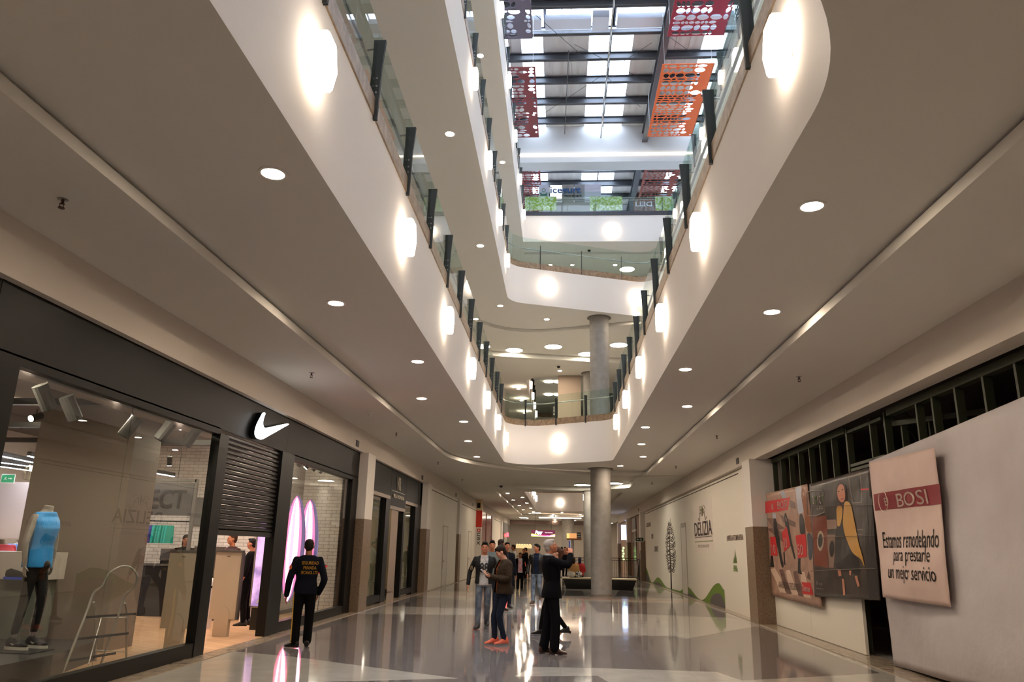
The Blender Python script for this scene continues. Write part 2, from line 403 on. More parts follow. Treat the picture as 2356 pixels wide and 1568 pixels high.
sg.box(-15.8, 15.8, 24.2, 25.2, ZR+.03, ZR+.05); sg.box(-15.8, 15.8, 27.3, 28.62, ZR+.03, ZR+.05)
struct(sg.build('window_1', SKY))
mu = MB()
for x in (-4.9, -.85, 2.15, 5.4, 9): mu.box(x, x+.12, 24.0, 28.7, ZR-.05, ZR+.03)
mu.box(2.13, 2.2, Y0, 60, ZR-.05, ZR+.03)
struct(mu.build('trim_5', RSTEEL))
def ibeam(mb, x0, x1, y, z, h=.36, w=.2):
    mb.box(x0, x1, y-w/2, y+w/2, z-.03, z); mb.box(x0, x1, y-w/2, y+w/2, z-h, z-h+.03); mb.box(x0, x1, y-.015, y+.015, z-h, z)
yb = 28.62
ys = [yb-1.75]+[yb+1.80*k for k in range(0, 5)]+[yb+1.80*k for k in range(5, 15)]+[2+3.7*k for k in range(7)]
for k, y in enumerate(ys):
    ib = MB(); ibeam(ib, -15.8, 15.8, y, ZR-.04)
    o = ib.build('roof_beam', RSTEEL); tag(o, 'dark grey steel roof purlin spanning the skylight, %s in the row' % (ORD[k] if k < 20 else 'last'), 'beam', 'steel purlins under the skylight roof')
gb = MB()
for z0 in (ZR-.46, ZR-1.0): gb.box(4.25, 4.55, Y0, 60, z0-.04, z0)
gb.box(4.385, 4.415, Y0, 60, ZR-1.0, ZR-.46)
tag(gb.build('roof_girder', RSTEEL), 'long grey steel girder running lengthwise below the skylight purlins', 'beam')
pb = MB(); pb.tube([(2.05, Y0+.3, ZR-.75), (2.05, 36.7, ZR-.75)], .035, 6)
for y in (30.5, 32, 33.5, 35): pb.tube([(2.05, y, ZR-.75), (2.05, y, ZR-.3)], .02, 5)
tag(pb.build('sprinkler_pipe', INOX), 'thin grey pipe running lengthwise beneath the roof purlins', 'pipe')
wb = MB()
for a, c in [((-1.9, 26, ZR-.62), (3.9, 34, ZR-.62)), ((3.9, 29, ZR-.62), (-1.9, 35.5, ZR-.62)), ((4.6, 28.6, ZR-.62), (9, 33, ZR-.62)), ((.5, 29, ZR-.62), (4.2, 32, ZR-.62))]: wb.tube([a, c], .014, 4)
wb.tube([(.25, 29.6, ZR-.5), (.1, 36.7, ZR-.5)], .02, 5)
tag(wb.build('bracing_rod', STEEL), 'thin crossed steel bracing rods under the skylight roof', 'bracing')
# gutter boxes between the two bright roof strips
gu = MB()
for i, (x0, x1) in enumerate([(-3.6, -.95), (-.78, 1.2), (2.3, 4.3), (4.7, 7.4)]): gu.box(x0, x1, 27.55, 28.2, ZR-.45, ZR-.2)
gu.box(1.25, 1.95, 27.4, 28.3, ZR-.5, ZR-.15); gu.box(-6, 9, 28.3, 28.36, ZR-.4, ZR-.3)
tag(gu.build('air_duct', mat('pale_sheet_metal', (206, 212, 226), .4)), 'row of pale sheet metal duct boxes across the bright roof strip', 'duct')
# header wall beneath the roof with its light line
hb = MB(); hb.box(-15.8, 15.8, 36.75, 37.7, 21.73, ZR+.06)
struct(hb.build('wall_header', mat('header_paint', (206, 205, 205), .75)))
lb = MB(); lb.box(-2.4, 7.9, 36.70, 36.745, 22.14, 22.22)
tag(lb.build('light_strip', mat('led_line', (255, 235, 205), .5, emit=2.6*LAMP)), 'long thin glowing light line along the high white beam', 'light')
# ---- walls of the ground floor: bands over the shop fronts and pillars
lw = MB(); lw.box(-5.45, -5.17, Y0, 78.6, 3.962, ZO+.1)
struct(lw.build('wall_left', WALLP))
lw = MB(); lw.box(-5.6, -5.17, Y0, 4.5, 0, 3.96); struct(lw.build('wall_left', WALLP))
rw = MB(); rw.box(4.85, 5.15, Y0, 67, 3.93, ZO+.1)
struct(rw.build('wall_right', WALLP))
rw = MB(); rw.box(4.85, 5.4, Y0, 5.0, 0, 3.93); struct(rw.build('wall_right', WALLP))
def pillar(x0, x1, y0, y1, label):
    t = thing('pillar', label, 'pillar', ((x0+x1)/2, (y0+y1)/2, 0))
    b = MB(); b.box(x0, x1, y0, y1, 2.28, 3.97 if x0 < 0 else 3.94); b.build('plaster_shaft', PAINT, t)
    b = MB(); e = .004; b.box(x0-e, x1+e, y0-e, y1+e, 0, 2.28); b.build('stone_cladding', STONED, t)
PL = ['beside the black sports shop', 'on the left between the bronze shop front and the first white hoarding', 'on the left between the two white hoardings', 'on the left just before the red banner', 'on the left beyond the red banner', 'on the left at the far end of the corridor']
for k in range(6): pillar(-5.6, -5.04, 19.65+9.36*k, 20.45+9.36*k, 'square pillar with brown stone base '+PL[k])
PR = ['right of the mural hoarding, beside the shoe poster', 'left of the mural hoarding by the railing', 'on the right beyond the brown shop', 'at the far right end']
for k, y in enumerate((19.57, 46.9, 56.3, 65.6)): pillar(4.73, 5.5, y, y+.8, 'square pillar with brown stone base '+PR[k])
# ---- round columns
def column(x, y, r, z0, z1, label, collar=True):
    t = thing('column', label, 'column', (x, y, z0))
    b = MB(); b.lathe([(r, z0), (r, z1+.03)], (x, y, 0), 40); b.build('shaft', CONC, t, smooth=True)
    b = MB(); b.lathe([(r+.012, z0), (r+.012, z0+.09), (r, z0+.09)], (x, y, 0), 40, cap=False); b.build('base_ring', mat('ring_stone', (125, 113, 102), .5), t, smooth=True)
    if collar:
        b = MB(); b.lathe([(r, z1-.004), (r+.1, z1-.004), (r+.1, z1-.018), (r, z1-.018), (r, z1-.004)], (x, y, 0), 40, cap=False); b.build('collar', mat('collar_shadow_gap', (120, 112, 105), .6), t)
column(1.5, 29.5, .385, 0, ZI, 'round concrete column standing in front of the black bench on the ground floor')
column(1.5, 29.5, .385, ZI+1.5, Z2, 'round concrete column rising behind the glass balustrade of the first balcony')
column(1.5, 38.8, .385, 0, ZO, 'greenish round column just behind the front concrete column')
column(1.5, 38.8, .385, ZI+1.5, Z2-.14, 'round column partly hidden behind the upper concrete column')
p_ = onz(1319, 1300, 0)
column(.62, 70.5, .55, 0, ZO, 'far round column left of the paired columns, carrying a small poster')
# far lane ends
fw = MB(); fw.box(-15.8, -5.2, 78.4, 78.6, 0, ZO)
struct(fw.build('wall_left_return', WALLP))
# wall block seen behind the first balcony
wb = MB(); wb.box(-.2, 1.02, 39.6, 44, ZI+1.5, Z2-.12); wb.box(.62, .64, 39.59, 39.6, ZI+1.5, Z2-.12)
struct(wb.build('wall_lift_shaft', mat('beige_wall_paint', (196, 176, 158), .8)))
# ================================================================== LAMPS
def hex_proto():
    t = thing('wall_lamp', 'x', 'lamp')
    b = MB()       # opal body: bevelled six sided box, long axis vertical; local +x is away from the wall
    hexa = lambda s, d: [Vector((d, .80*s*a, .84*s*c)) for a, c in ((-.13, .27), (.13, .27), (.24, 0), (.13, -.27), (-.13, -.27), (-.24, 0))]
    b.loft([hexa(.9, .035), hexa(1.0, .05), hexa(1.0, .13), hexa(.93, .15)]); b.build('diffuser', LAMPM, t, world=False)
    b = MB(); b.box(0, .04, -.10, .10, -.17, .17); b.build('wall_plate', WHITEP, t, world=False)
    return t
HEX = hex_proto(); used = [False]
def put(proto, flag, loc, rz, label, group):
    o = proto if not flag[0] else copy_tree(proto)
    flag[0] = True; o.location = loc; o.rotation_euler = (0, 0, rz); o['label'] = label; o['group'] = group
    return o
def hexrow(x, ys, z, side, where, group, start=0):
    for k, y in enumerate(ys):
        put(HEX, used, (x, y, z), 0 if side < 0 else math.pi, '%s hexagonal lamp from the front, %s' % (ORD[k+start], where), group)
hexrow(-2.075, [5.34+3.68*k for k in range(7)], 5.48, -1, 'left band of the lowest balcony', 'hexagonal lamps on the lowest balcony')
hexrow(1.795, [5.35+3.70*k for k in range(7)], 5.55, 1, 'right band of the lowest balcony', 'hexagonal lamps on the lowest balcony')
hexrow(-2.045, [7.3+3.65*k for k in range(6)], Z2+.95, -1, 'left band of the middle balcony', 'hexagonal lamps on the middle balcony')
hexrow(3.745, [6.8+3.65*k for k in range(6)], Z2+.95, 1, 'right band of the middle balcony', 'hexagonal lamps on the middle balcony')
hexrow(-1.995, [16.1+3.72*k for k in range(6)], Z3+.95, -1, 'left band of the topmost balcony', 'hexagonal lamps on the topmost balcony')
hexrow(-2.015, [43+3.4*k for k in range(6)], ZI+.8, -1, 'left band of the far ceiling opening', 'hexagonal lamps of the far ceiling opening')
hexrow(1.795, [47+3.6*k for k in range(4)], ZI+.8, 1, 'right band of the far ceiling opening', 'hexagonal lamps of the far ceiling opening')
hexrow(-1.995, [43+3.5*k for k in range(5)], Z2+.85, -1, 'far white band seen behind the first balcony glass', 'hexagonal lamps far behind the first balcony')
put(HEX, used, (-.1, 28.07, 5.42), -1.57-.5, 'round looking bright wall lamp facing us, on the curved end of the lowest balcony', 'lamps facing the camera')
put(HEX, used, (-.56, 27.92, Z2+.78), -1.57+.3, 'bright wall lamp facing us, left on the curved end of the middle balcony', 'lamps facing the camera')
put(HEX, used, (3.02, 29.2, Z2+.72), -1.57+.1, 'bright wall lamp facing us, right on the curved end of the middle balcony', 'lamps facing the camera')
put(HEX, used, (-.64, 35.87, Z3+.57), -1.57, 'left of the two bright wall lamps on the white bridge', 'lamps facing the camera')
put(HEX, used, (2.52, 35.87, Z3+.57), -1.57, 'right of the two bright wall lamps on the white bridge', 'lamps facing the camera')
put(HEX, used, (-.1, 62.95, 5.35), -1.57, 'bright wall lamp facing us on the end of the far ceiling opening', 'lamps facing the camera')
# recessed downlights
def down_proto():
    t = thing('downlight', 'x', 'downlight')
    b = MB(); b.lathe([(.098, -.004), (.098, -.001)], (0, 0, 0), 24); b.build('lens', DOWN, t, world=False)
    b = MB(); b.lathe([(.098, -.006), (.128, -.006), (.128, 0), (.098, 0), (.098, -.006)], (0, 0, 0), 24, cap=False); b.build('trim_ring', WHITEP, t, world=False)
    return t
DP = down_proto(); du = [False]
def row(pts, *a):
    z, label, group = a if len(a) == 3 else (None,)+a
    for k, p in enumerate(pts): put(DP, du, (p[0], p[1], p[2] if z is None else z), 0, ('%s ' % ORD[k])+label, group)
P5 = lambda pts, z: [onz(a, b, z) for a, b in pts]
row(P5([(628, 399), (773, 697), (961, 831), (970, 916), (1067, 969), (1077, 1014), (1097, 1050)], ZI), 'recessed downlight from the front in the left lower soffit', 'downlights left of the void')
row(P5([(1137, 1073), (1301, 1085)], ZI), 'recessed downlight from the left behind the curved balcony end', 'downlights at the balcony end')
row(P5([(1868, 474), (1776, 717), (1577, 849), (1581, 934), (1485, 982), (1476, 1021), (1480, 1050), (1427, 1071)], ZI), 'recessed downlight from the front in the right lower soffit', 'downlights right of the void')
row([(-2.4, 2.4), (-2.9, -.6), (-2.4, -3.2)], ZI, 'added unseen downlight behind the viewer, left', 'downlights out of view')  # unseen downlights added behind the camera to light the near ceiling
row([(2.3, 2.6), (2.6, -.6), (2.2, -3.2), (0, .5)], ZI, 'added unseen downlight behind the viewer, right', 'downlights out of view')  # same added lamps on the right, also out of view
row(P5([(1168, 1134), (1181, 1149.5), (1195, 1162), (1204, 1172), (1219, 1180)], ZI), 'downlight from the front, outer row left of the far ceiling opening', 'downlights by the far opening')
row(P5([(1202, 1143.5), (1212, 1156.5), (1221, 1168), (1227, 1176.5)], ZI), 'downlight from the front, inner row left of the far ceiling opening', 'downlights by the far opening')
row(P5([(1272.5, 1183.5), (1293.5, 1178.5), (1335, 1183)], ZI), 'downlight from the left beyond the far ceiling opening', 'downlights by the far opening')
row([(-3.2, 74), (-.6, 76), (1.4, 78), (3.4, 80)], ZO, 'small far downlight over the food court', 'far downlights')
row(P5([(1035, 308), (1105, 565), (1151, 703), (1130, 747), (1258, 734), (1462, 727)], Z2), 'downlight from the front in the ceiling above the first balcony', 'downlights above the first balcony')
row(P5([(1105, 128), (1156, 373)], Z3), 'downlight from the front in the ceiling above the middle balcony', 'downlights above the middle balcony')
row([(-.65, 39.2), (2.9, 39.2), (-3.5, 20), (-3.5, 28)], Z3, 'small downlight in the grey ceiling under the bridge', 'downlights under the bridge')
row([(-.1, 38.3), (-2.5, 43), (-2.5, 46.5), (-2.5, 51)], Z2-.14, 'small downlight deep behind the first balcony', 'far upper downlights')
def round_proto():
    t = thing('round_ceiling_light', 'x', 'ceiling light')
    b = MB(); b.lathe([(.4, -.03), (.4, -.001)], (0, 0, 0), 32); b.build('lens', ROUND, t, world=False)
    b = MB(); b.lathe([(.4, -.035), (.425, -.035), (.425, 0), (.4, 0), (.4, -.035)], (0, 0, 0), 32, cap=False); b.build('rim', WHITEP, t, world=False)
    return t
RP = round_proto(); ru = [False]
for p, z, l in [((1340, 1114), ZI+.05, 'large round ceiling light just left of the front column'), ((1413, 1110), ZI+.05, 'large round ceiling light peeking out right of the front column'),
                ((1183, 804), Z2+.1, 'large round light, leftmost above the first balcony'), ((1273, 796), Z2+.1, 'large round light, second from left above the first balcony'),
                ((1350, 813), Z2+.1, 'large round light half hidden by the left edge of the upper column'), ((1424, 792), Z2+.1, 'largest round light, right of the upper column')]:
    q = onz(p[0], p[1], z)
    o = put(RP, ru, q, 0, l, 'large round ceiling lights')
for k, (x, y, z) in enumerate([(-2.1, 66, ZI), (-1.2, 69, Z3-.05), (-.3, 69, Z3-.05), (-1.3, 75, Z3-.05), (-.35, 75, Z3-.05)]):
    put(RP, ru, (x, y, z), 0, 'far large round light over the food court ceiling' if k == 0 else '%s round light far behind the first balcony, through the opening' % ORD[k-1], 'large round ceiling lights')
# sprinklers, smoke detectors, camera domes, small black signs
def spr():
    t = thing('sprinkler', 'x', 'sprinkler')
    b = MB(); b.lathe([(.045, -.006), (.045, 0)], (0, 0, 0), 14); b.build('rose', INOX, t, world=False)
    b = MB(); b.tube([(0, 0, 0), (0, 0, -.05)], .012, 6); b.tube([(0, 0, -.02), (.022, 0, -.045), (.012, 0, -.08)], .004, 5); b.tube([(0, 0, -.02), (-.022, 0, -.045), (-.012, 0, -.08)], .004, 5)
    b.lathe([(.028, -.088), (.028, -.08)], (0, 0, 0), 10); b.build('head', mat('bronze', (90, 62, 50), .4, metal=.6), t, world=False)
    return t
SP = spr(); su = [False]
for k, p in enumerate([(145, 458), (717, 857), (912, 995), (1008, 1062), (1064, 1101)]):
    put(SP, su, onz(p[0], p[1], ZO), 0, '%s small brass sprinkler from the front on the left soffit' % ORD[k], 'sprinklers')
for k, p in enumerate([(1838, 866), (1649, 1001), (1555, 1071), (1500, 1109)]):
    put(SP, su, onz(p[0], p[1], ZO), 0, '%s small brass sprinkler from the front on the right soffit' % ORD[k], 'sprinklers')
for k, p in enumerate([(851, 949), (1017, 1068)]):
    b = MB(); q = onz(p[0], p[1], ZO); b.lathe([(.0, q.z-.09), (.03, q.z-.085), (.04, q.z-.03), (.1, q.z-.012), (.1, q.z)], (q.x, q.y, 0), 18)
    tag(b.build('smoke_detector', WHITEP, smooth=True), '%s white cone shaped smoke detector on the left soffit' % ('nearer' if k == 0 else 'farther'), 'smoke detector')
def dome(x, y, z, label):
    t = thing('security_camera', label, 'camera', (x, y, z))
    b = MB(); b.lathe([(.09, z-.03), (.09, z)], (x, y, 0), 16); b.build('mount', WHITEP, t)
    b = MB(); b.lathe([(.01, z-.13), (.05, z-.115), (.08, z-.07), (.085, z-.03)], (x, y, 0), 16); b.build('dome', mat('smoked_dome', (18, 16, 15), .1), t, smooth=True)
q = onz(1153, 1115, ZO); dome(q.x, q.y, ZO, 'black camera dome on the ground floor ceiling near the bright recess')
q = onz(1285, 841, Z2-.14); dome(q.x, q.y, Z2-.14, 'black camera dome behind the first balcony, left of the column')
q = onz(1354, 590, Z3); dome(q.x, 37.0, Z3, 'black camera dome on the grey ceiling beneath the bridge')
dome(-.6, 66.6, ZO, 'tiny far camera dome over the food court')
SIGN = mat('dark_sign', (40, 34, 38), .5)
for k, (px, py) in enumerate([(822, 1020), (971.5, 1098), (1049, 1138), (1088, 1160)]):
    q = onx(px, py, -5.17); b = MB(); b.box(-5.17, -5.155, q.y-.13, q.y+.13, q.z-.08, q.z+.08)
    tag(b.build('number_plate', SIGN), '%s small dark plate on the left band above the shop fronts' % ORD[k], 'sign', 'small dark plates on the bands')
for k, (px, py) in enumerate([(1697, 1060), (1469, 1172)]):
    q = onx(px, py, 4.85); b = MB(); b.box(4.835, 4.85, q.y-.13, q.y+.13, q.z-.08, q.z+.08)
    tag(b.build('number_plate', SIGN), '%s small dark plate on the right band above the shop fronts' % ('nearer' if k == 0 else 'farther'), 'sign', 'small dark plates on the bands')
# ================================================================== BALUSTRADES
def post_mb(z):
    """steel flat with a waist; local x: + towards the void; origin on the face of the band"""
    b = MB(); prof = [(-.005, z-.03), (.045, z-.03), (.052, z+.35), (.058, z+.62), (.085, z+.98), (-.055, z+.98), (-.05, z+.7), (-.065, z+.25), (-.012, z+.22)]
    for y0 in (-.02, .008): b.prism(prof, 'y', y0, y0+.012)
    return b
def bolts_mb(z):
    b = MB()
    for h in (.30, .38, .48): b.tube([(.015, -.028, z+h), (.015, -.02, z+h)], .012, 8)
    return b
def railing(label, z, runs, cat='railing', rail=True, straight=True, postmat=STEEL, gh=.93, slim=False):
    """runs: list of (points of the posts [(x,y)], inward unit normal towards the void per post)"""
    t = thing('railing', label, cat, (runs[0][0][0][0], runs[0][0][0][1], z))
    pm = None; hr = MB()
    for pts, nrm, arc in runs:
        hp = []
        for (x, y), n in zip(pts, nrm):
            a = math.atan2(n[1], n[0]); loc = Vector((x, y, 0))-Vector(WM[t.name].translation); loc.z = 0
            if pm is None:
                if slim:
                    b = MB(); b.box(-.03, .03, -.008, .008, .0, 1.0); pm = b.mesh('post', postmat)
                else: pm = post_mb(0).mesh('post', postmat)
                bmx = bolts_mb(0).mesh('bolt', INOX); hm = MB(); hm.tube([(-.13, 0, .86), (.05, 0, .88)], .012, 8); hm = hm.mesh('rail_bracket', INOX)
            for nm, me in (('post', pm),)+((('bolts', bmx), ('rail_bracket', hm)) if not slim else ()):
                o = bpy.data.objects.new(nm, me); C.objects.link(o)
                if nm == 'post': o.parent = t; o.location = loc; o.rotation_euler = (0, 0, a); last = o
                else: o.parent = last
            WM[last.name] = WM[t.name]
        for x, y in arc: hp.append((x, y, z+.86))
        # handrail inside and glass on the line
        if rail:
            hr.tube([(p[0], p[1], p[2]) for p in hp], .022, 8)
    if rail: hr.build('handrail', INOX, t, smooth=True)
    return t
def glass_run(t, pts, z0, z1, w=.012, gap=.01):
    for a, b_ in zip(pts[:-1], pts[1:]):
        a = Vector((*a, 0)); b2 = Vector((*b_, 0)); d = (b2-a).normalized()*gap
        g = MB(); g.beam(a+d+Vector((0, 0, (z0+z1)/2)), b2-d+Vector((0, 0, (z0+z1)/2)), w, z1-z0); g.build('glass_panel', GLASS, t)
def side_posts(x, y0, dy, n, s): return [(x, y0+dy*k) for k in range(n)], [(s, 0)]*n
zk = ZI+1.46
# lowest balcony, left / right / end
pL, nL = side_posts(-2.08, 7.25-1.83*2, 1.83, 13, 1)
t = railing('glass and dark steel balustrade along the left edge of the lowest balcony', zk, [(pL, nL, [(-2.24, 3.5), (-2.24, 26.4)])])
glass_run(t, [(p[0]-.01, p[1]) for p in pL], zk+.2, zk+1.13)
pR, nR = side_posts(1.80, 6.45, 1.87, 12, -1)
t = railing('glass and dark steel balustrade along the right edge of the lowest balcony', zk, [(pR, nR, [(1.96, 4.9), (1.96, 26.2)])])
glass_run(t, [(1.81, 4.7)]+[(p[0]+.01, p[1]) for p in pR], zk+.2, zk+1.13)
endp = [p for p in atr1 if p[1] > 26.0]
def resample(pts, step):
    P = [Vector(p) for p in pts]; out = [P[0]]; acc = 0
    L = [0]
    for a, b in zip(P[:-1], P[1:]): L.append(L[-1]+(b-a).length)
    n = max(1, round(L[-1]/step)); res = []
    for k in range(n+1):
        s = L[-1]*k/n; i = max(j for j in range(len(L)) if L[j] <= s+1e-9); i = min(i, len(P)-2)
        f = (s-L[i])/max(1e-9, L[i+1]-L[i]); res.append(tuple(P[i].lerp(P[i+1], f)))
    return res
def end_rail(label, outl, sel, z, step, off=.14, slim=False, gh=1.13):
    pts = [p for p in outl if sel(p)]
    idx = [k for k, p in enumerate(outl) if sel(p)]
    # rotate so it is contiguous
    st = next((k for k in range(len(outl)) if sel(outl[k]) and not sel(outl[k-1])), 0)
    pts = []
    for k in range(len(outl)):
        p = outl[(st+k) % len(outl)]
        if sel(p): pts.append(p)
        else: break
    cs = sum((Vector(p) for p in outl), Vector((0, 0)))/len(outl)
    posts = resample(pts, step)
    nr = []
    for k, p in enumerate(posts):
        a = Vector(posts[max(0, k-1)]); b = Vector(posts[min(len(posts)-1, k+1)]); tt = (b-a).normalized(); n = Vector((-tt.y, tt.x))
        if n.dot(cs-Vector(p)) < 0: n = -n
        nr.append(tuple(n))
    fine = resample(pts, .35)
    hpts = []
    for k, p in enumerate(fine):
        a = Vector(fine[max(0, k-1)]); b = Vector(fine[min(len(fine)-1, k+1)]); tt = (b-a).normalized(); n = Vector((-tt.y, tt.x))
        if n.dot(cs-Vector(p)) < 0: n = -n
        hpts.append(tuple(Vector(p)-n*off))
    t = railing(label, z, [(posts[1:-1], nr[1:-1], hpts)], slim=slim)
    glass_run(t, resample(pts, .45), z+.2, z+gh, gap=0.0)
    return t
end_rail('curved glass balustrade with a steel handrail at the end of the lowest balcony', atr1, lambda p: p[1] > 26.6, zk, 1.15, slim=False)
zk2 = Z2+1.46
pL, nL = side_posts(-2.05, 9.6, 1.8, 10, 1)
t = railing('balustrade along the left edge of the middle balcony', zk2, [(pL, nL, [(-2.2, 8), (-2.2, 25.6)])])
glass_run(t, [(-2.06, 7.8)]+[(p[0]-.01, p[1]) for p in pL], zk2+.2, zk2+1.13)
pR2, nR2 = side_posts(3.75, 8.5, 1.85, 11, -1)
t = railing('balustrade along the right edge of the middle balcony, behind the lower glass', zk2, [(pR2, nR2, [(3.9, 8), (3.9, 27.5)])])
glass_run(t, [(p[0]+.01, p[1]) for p in pR2], zk2+.2, zk2+1.13)
end_rail('curved glass balustrade with a thin steel handrail at the end of the middle balcony', a2, lambda p: p[1] > 25.9, zk2, 1.75, slim=True, gh=1.25)
pL, nL = side_posts(-2.0, 20.0, 1.8, 9, 1)
t = railing('balustrade along the left edge of the topmost balcony', Z3+1.44, [(pL, nL, [(-2.15, 18), (-2.15, 35.8)])])
glass_run(t, [(-2.01, 18.0)]+[(p[0]-.01, p[1]) for p in pL], Z3+1.64, Z3+2.6)
# bridge balustrade
bx = [-1.7, .02, 1.72, 3.42, 5.1]
t = railing('straight glass balustrade of the high white bridge', Z3+1.5, [([(x, 35.86) for x in bx], [(0, -1)]*5, [(-2, 36.05), (5.9, 36.05)])], slim=True)
glass_run(t, [(-2.0, 35.9)]+[(x, 35.9) for x in bx]+[(6.0, 35.9)], Z3+1.66, Z3+2.78)
g = MB(); g.tube([(-2, 36.0, Z3+2.45), (6, 36.0, Z3+2.45)], .02, 6); g.build('rail_tube', INOX, t)
# balustrade of the far opening on the first storey and glints behind
pF, nF = side_posts(-2.0, 42.0, 1.7, 9, 1)
t = railing('far balustrade on the white band deep behind the first balcony', zk2, [(pF, nF, [(-2.15, 41), (-2.15, 57)])])
# ================================================================== LEFT SIDE
# building floors and slabs behind the shop lines
gb = MB(); gb.box(-15.8, -6.2, Y0, Y1, -.3, 0); gb.box(9.5, 15.8, Y0, Y1, -.3, 0)
struct(gb.build('floor', mat('screed', (120, 112, 104), .8)))
WOOD = mat('oak_laminate', (205, 165, 128), .35, brick=((0, 0, .55), (208, 168, 130), (190, 148, 112), (165, 125, 92), 1.4, .19))
BRICKX = mat('white_brick_side', (225, 215, 208), .6, brick=((0, -math.pi/2, 0), (228, 218, 212), (214, 203, 198), (165, 155, 150), .26, .085))
BRICKY = mat('white_brick_back', (225, 215, 208), .6, brick=((math.pi/2, 0, 0), (232, 224, 216), (218, 208, 200), (172, 162, 155), .26, .085))
BROWNC = mat('store_ceiling_brown', (74, 62, 56), .8)
GREYP = mat('store_grey_panel', (92, 88, 86), .6)
wf = MB(); wf.box(-13, XL+.02, 6.45, 19.5, 0, .015); struct(wf.build('floor', WOOD))
sw = MB(); sw.box(-13.2, -13, 6.3, 19.6, 0, 4.1); sw.box(-13, -5.6, 6.3, 6.42, 0, 4.1)
struct(sw.build('wall_store_side', mat('store_wall', (196, 186, 178), .8)))
bb = MB(); bb.box(-13, -5.62, 19.45, 19.6, 0, 4.1); struct(bb.build('wall_store_back', BRICKY))
ds = MB(); ds.box(-6.75, -6.62, 16.5, 19.45, .015, 3.6); struct(ds.build('wall_store_display', BRICKX))
ks = MB(); ks.box(-6.6, -6.56, 16.5, 19.4, .015, .1); struct(ks.build('baseboard_left', GREYP))
sc = MB(); sc.box(-13, -5.45, 6.3, 19.6, 4.05, 4.15); struct(sc.build('ceiling', BROWNC))
# cornice inside the window: pale boxed soffit
bo = MB(); bo.box(-6.5, -5.42, 6.42, 13.5, 3.45, 4.04); struct(bo.build('trim_6', mat('window_soffit', (120, 108, 98), .7)))
# inner column
t = thing('column', 'big square beige column standing inside the sports shop behind the ladder', 'column', (-7.5, 11.9, 0))
b = MB(); b.box(-8.3, -6.7, 11.5, 12.3, .015, 4.04); b.build('shaft', mat('store_column', (142, 128, 116), .6), t)
# ---- shop front frame
t = thing('storefront', 'dark bronze sports shop front with large windows and a half lowered shutter', 'shop front', (XL, 12.5, 0))
b = MB()
for y0, y1, z0, z1 in [(6.42, 14.28, 3.3, 3.96), (14.28, 19.65, 3.3, 3.96), (6.42, 11.36, 3.22, 3.32), (14.73, 19.65, 3.22, 3.32)]: b.box(XL-.16, XL+.03, y0+.003, y1-.003, z0, z1)
b.build('fascia_panel', FASC, t)
b = MB(); b.box(XL-.2, XL+.028, 4.5, 6.415, 0, 3.955); b.build('end_panel', FASC, t)
for nm, m_, bx in (('side_frame', FASC, (XL-.1, XL+.035, 6.42, 6.86, 0, 3.25)), ('side_frame', FASC, (XL-.12, XL+.035, 19.1, 19.65, 0, 3.25)), ('jamb', BLACKP, (XL-.1, XL+.04, 11.36, 11.68, 0, 3.24)),
                   ('jamb', BLACKP, (XL-.12, XL+.05, 14.04, 14.7, 0, 3.3)), ('sill_frame', BLACKP, (XL-.1, XL+.03, 6.86, 11.36, 0, .2)), ('sill_frame', BLACKP, (XL-.1, XL+.03, 14.7, 19.1, 0, .2))):
    b = MB(); b.box(*bx); b.build(nm, m_, t)
for y0, y1 in ((6.86, 9.0), (9.01, 11.36), (14.7, 19.1)):
    b = MB(); b.box(XL-.045, XL-.03, y0, y1, .2, 3.24); b.build('window_glass', SHOPG, t)
b = MB()     # roller shutter, slats
z = 1.80
while z < 3.28:
    b.prism([(XL-.04, z), (XL-.005, z+.02), (XL-.005, z+.055), (XL-.04, z+.075)], 'y', 11.7, 14.04); z += .078
b.box(XL-.05, XL+.0, 11.69, 14.04, 1.72, 1.80)
b.build('roller_shutter', mat('shutter_slats', (62, 58, 56), .35, metal=.5), t)
# swoosh sign: outline read off its plane, stands off the panel
sp = [(1090, 290), (1113, 330), (1085, 400), (1055, 490), (1027, 620), (1030, 740), (1045, 800), (1080, 840), (1130, 855), (1200, 845), (1500, 780), (1800, 715), (1930, 692), (1960, 708), (1935, 735), (1750, 835), (1500, 980), (1250, 1118), (1040, 1240), (960, 1255), (870, 1225), (810, 1165), (780, 1085), (776, 1000), (800, 860), (850, 715), (930, 550), (1010, 400), (1060, 310)]
q = [onx(540+a/15.68, 930+c/15.68, XL+.16) for a, c in sp]
t = thing('tick_sign', 'glowing white tick shaped sign on the dark panel above the shutter', 'sign', (XL+.03, 12.7, 3.3))
b = MB(); b.prism([(p.y, p.z) for p in q], 'x', XL+.13, XL+.16); b.build('lit_face', mat('sign_white', (255, 255, 255), .4, emit=2.2), t)
b = MB(); b.prism([(p.y, p.z) for p in q], 'x', XL+.035, XL+.128); b.build('black_return', mat('gloss_black', (14, 14, 18), .12), t)
# ---- things in the window
SKINM = mat('mannequin_grey', (150, 142, 136), .32)
p0 = Vector((-6.62, 9.62, 0))
pb = MB(); pb.prism([(-9.0, 6.6), (-6.05, 6.6), (-6.05, 9.35), (-6.35, 10.75), (-9.0, 10.9)], 'z', .016, .27)
tag(pb.build('plinth', mat('dark_grey_laminate', (52, 50, 50), .35)), 'low dark grey plinth in the shop window under the mannequin', 'plinth')
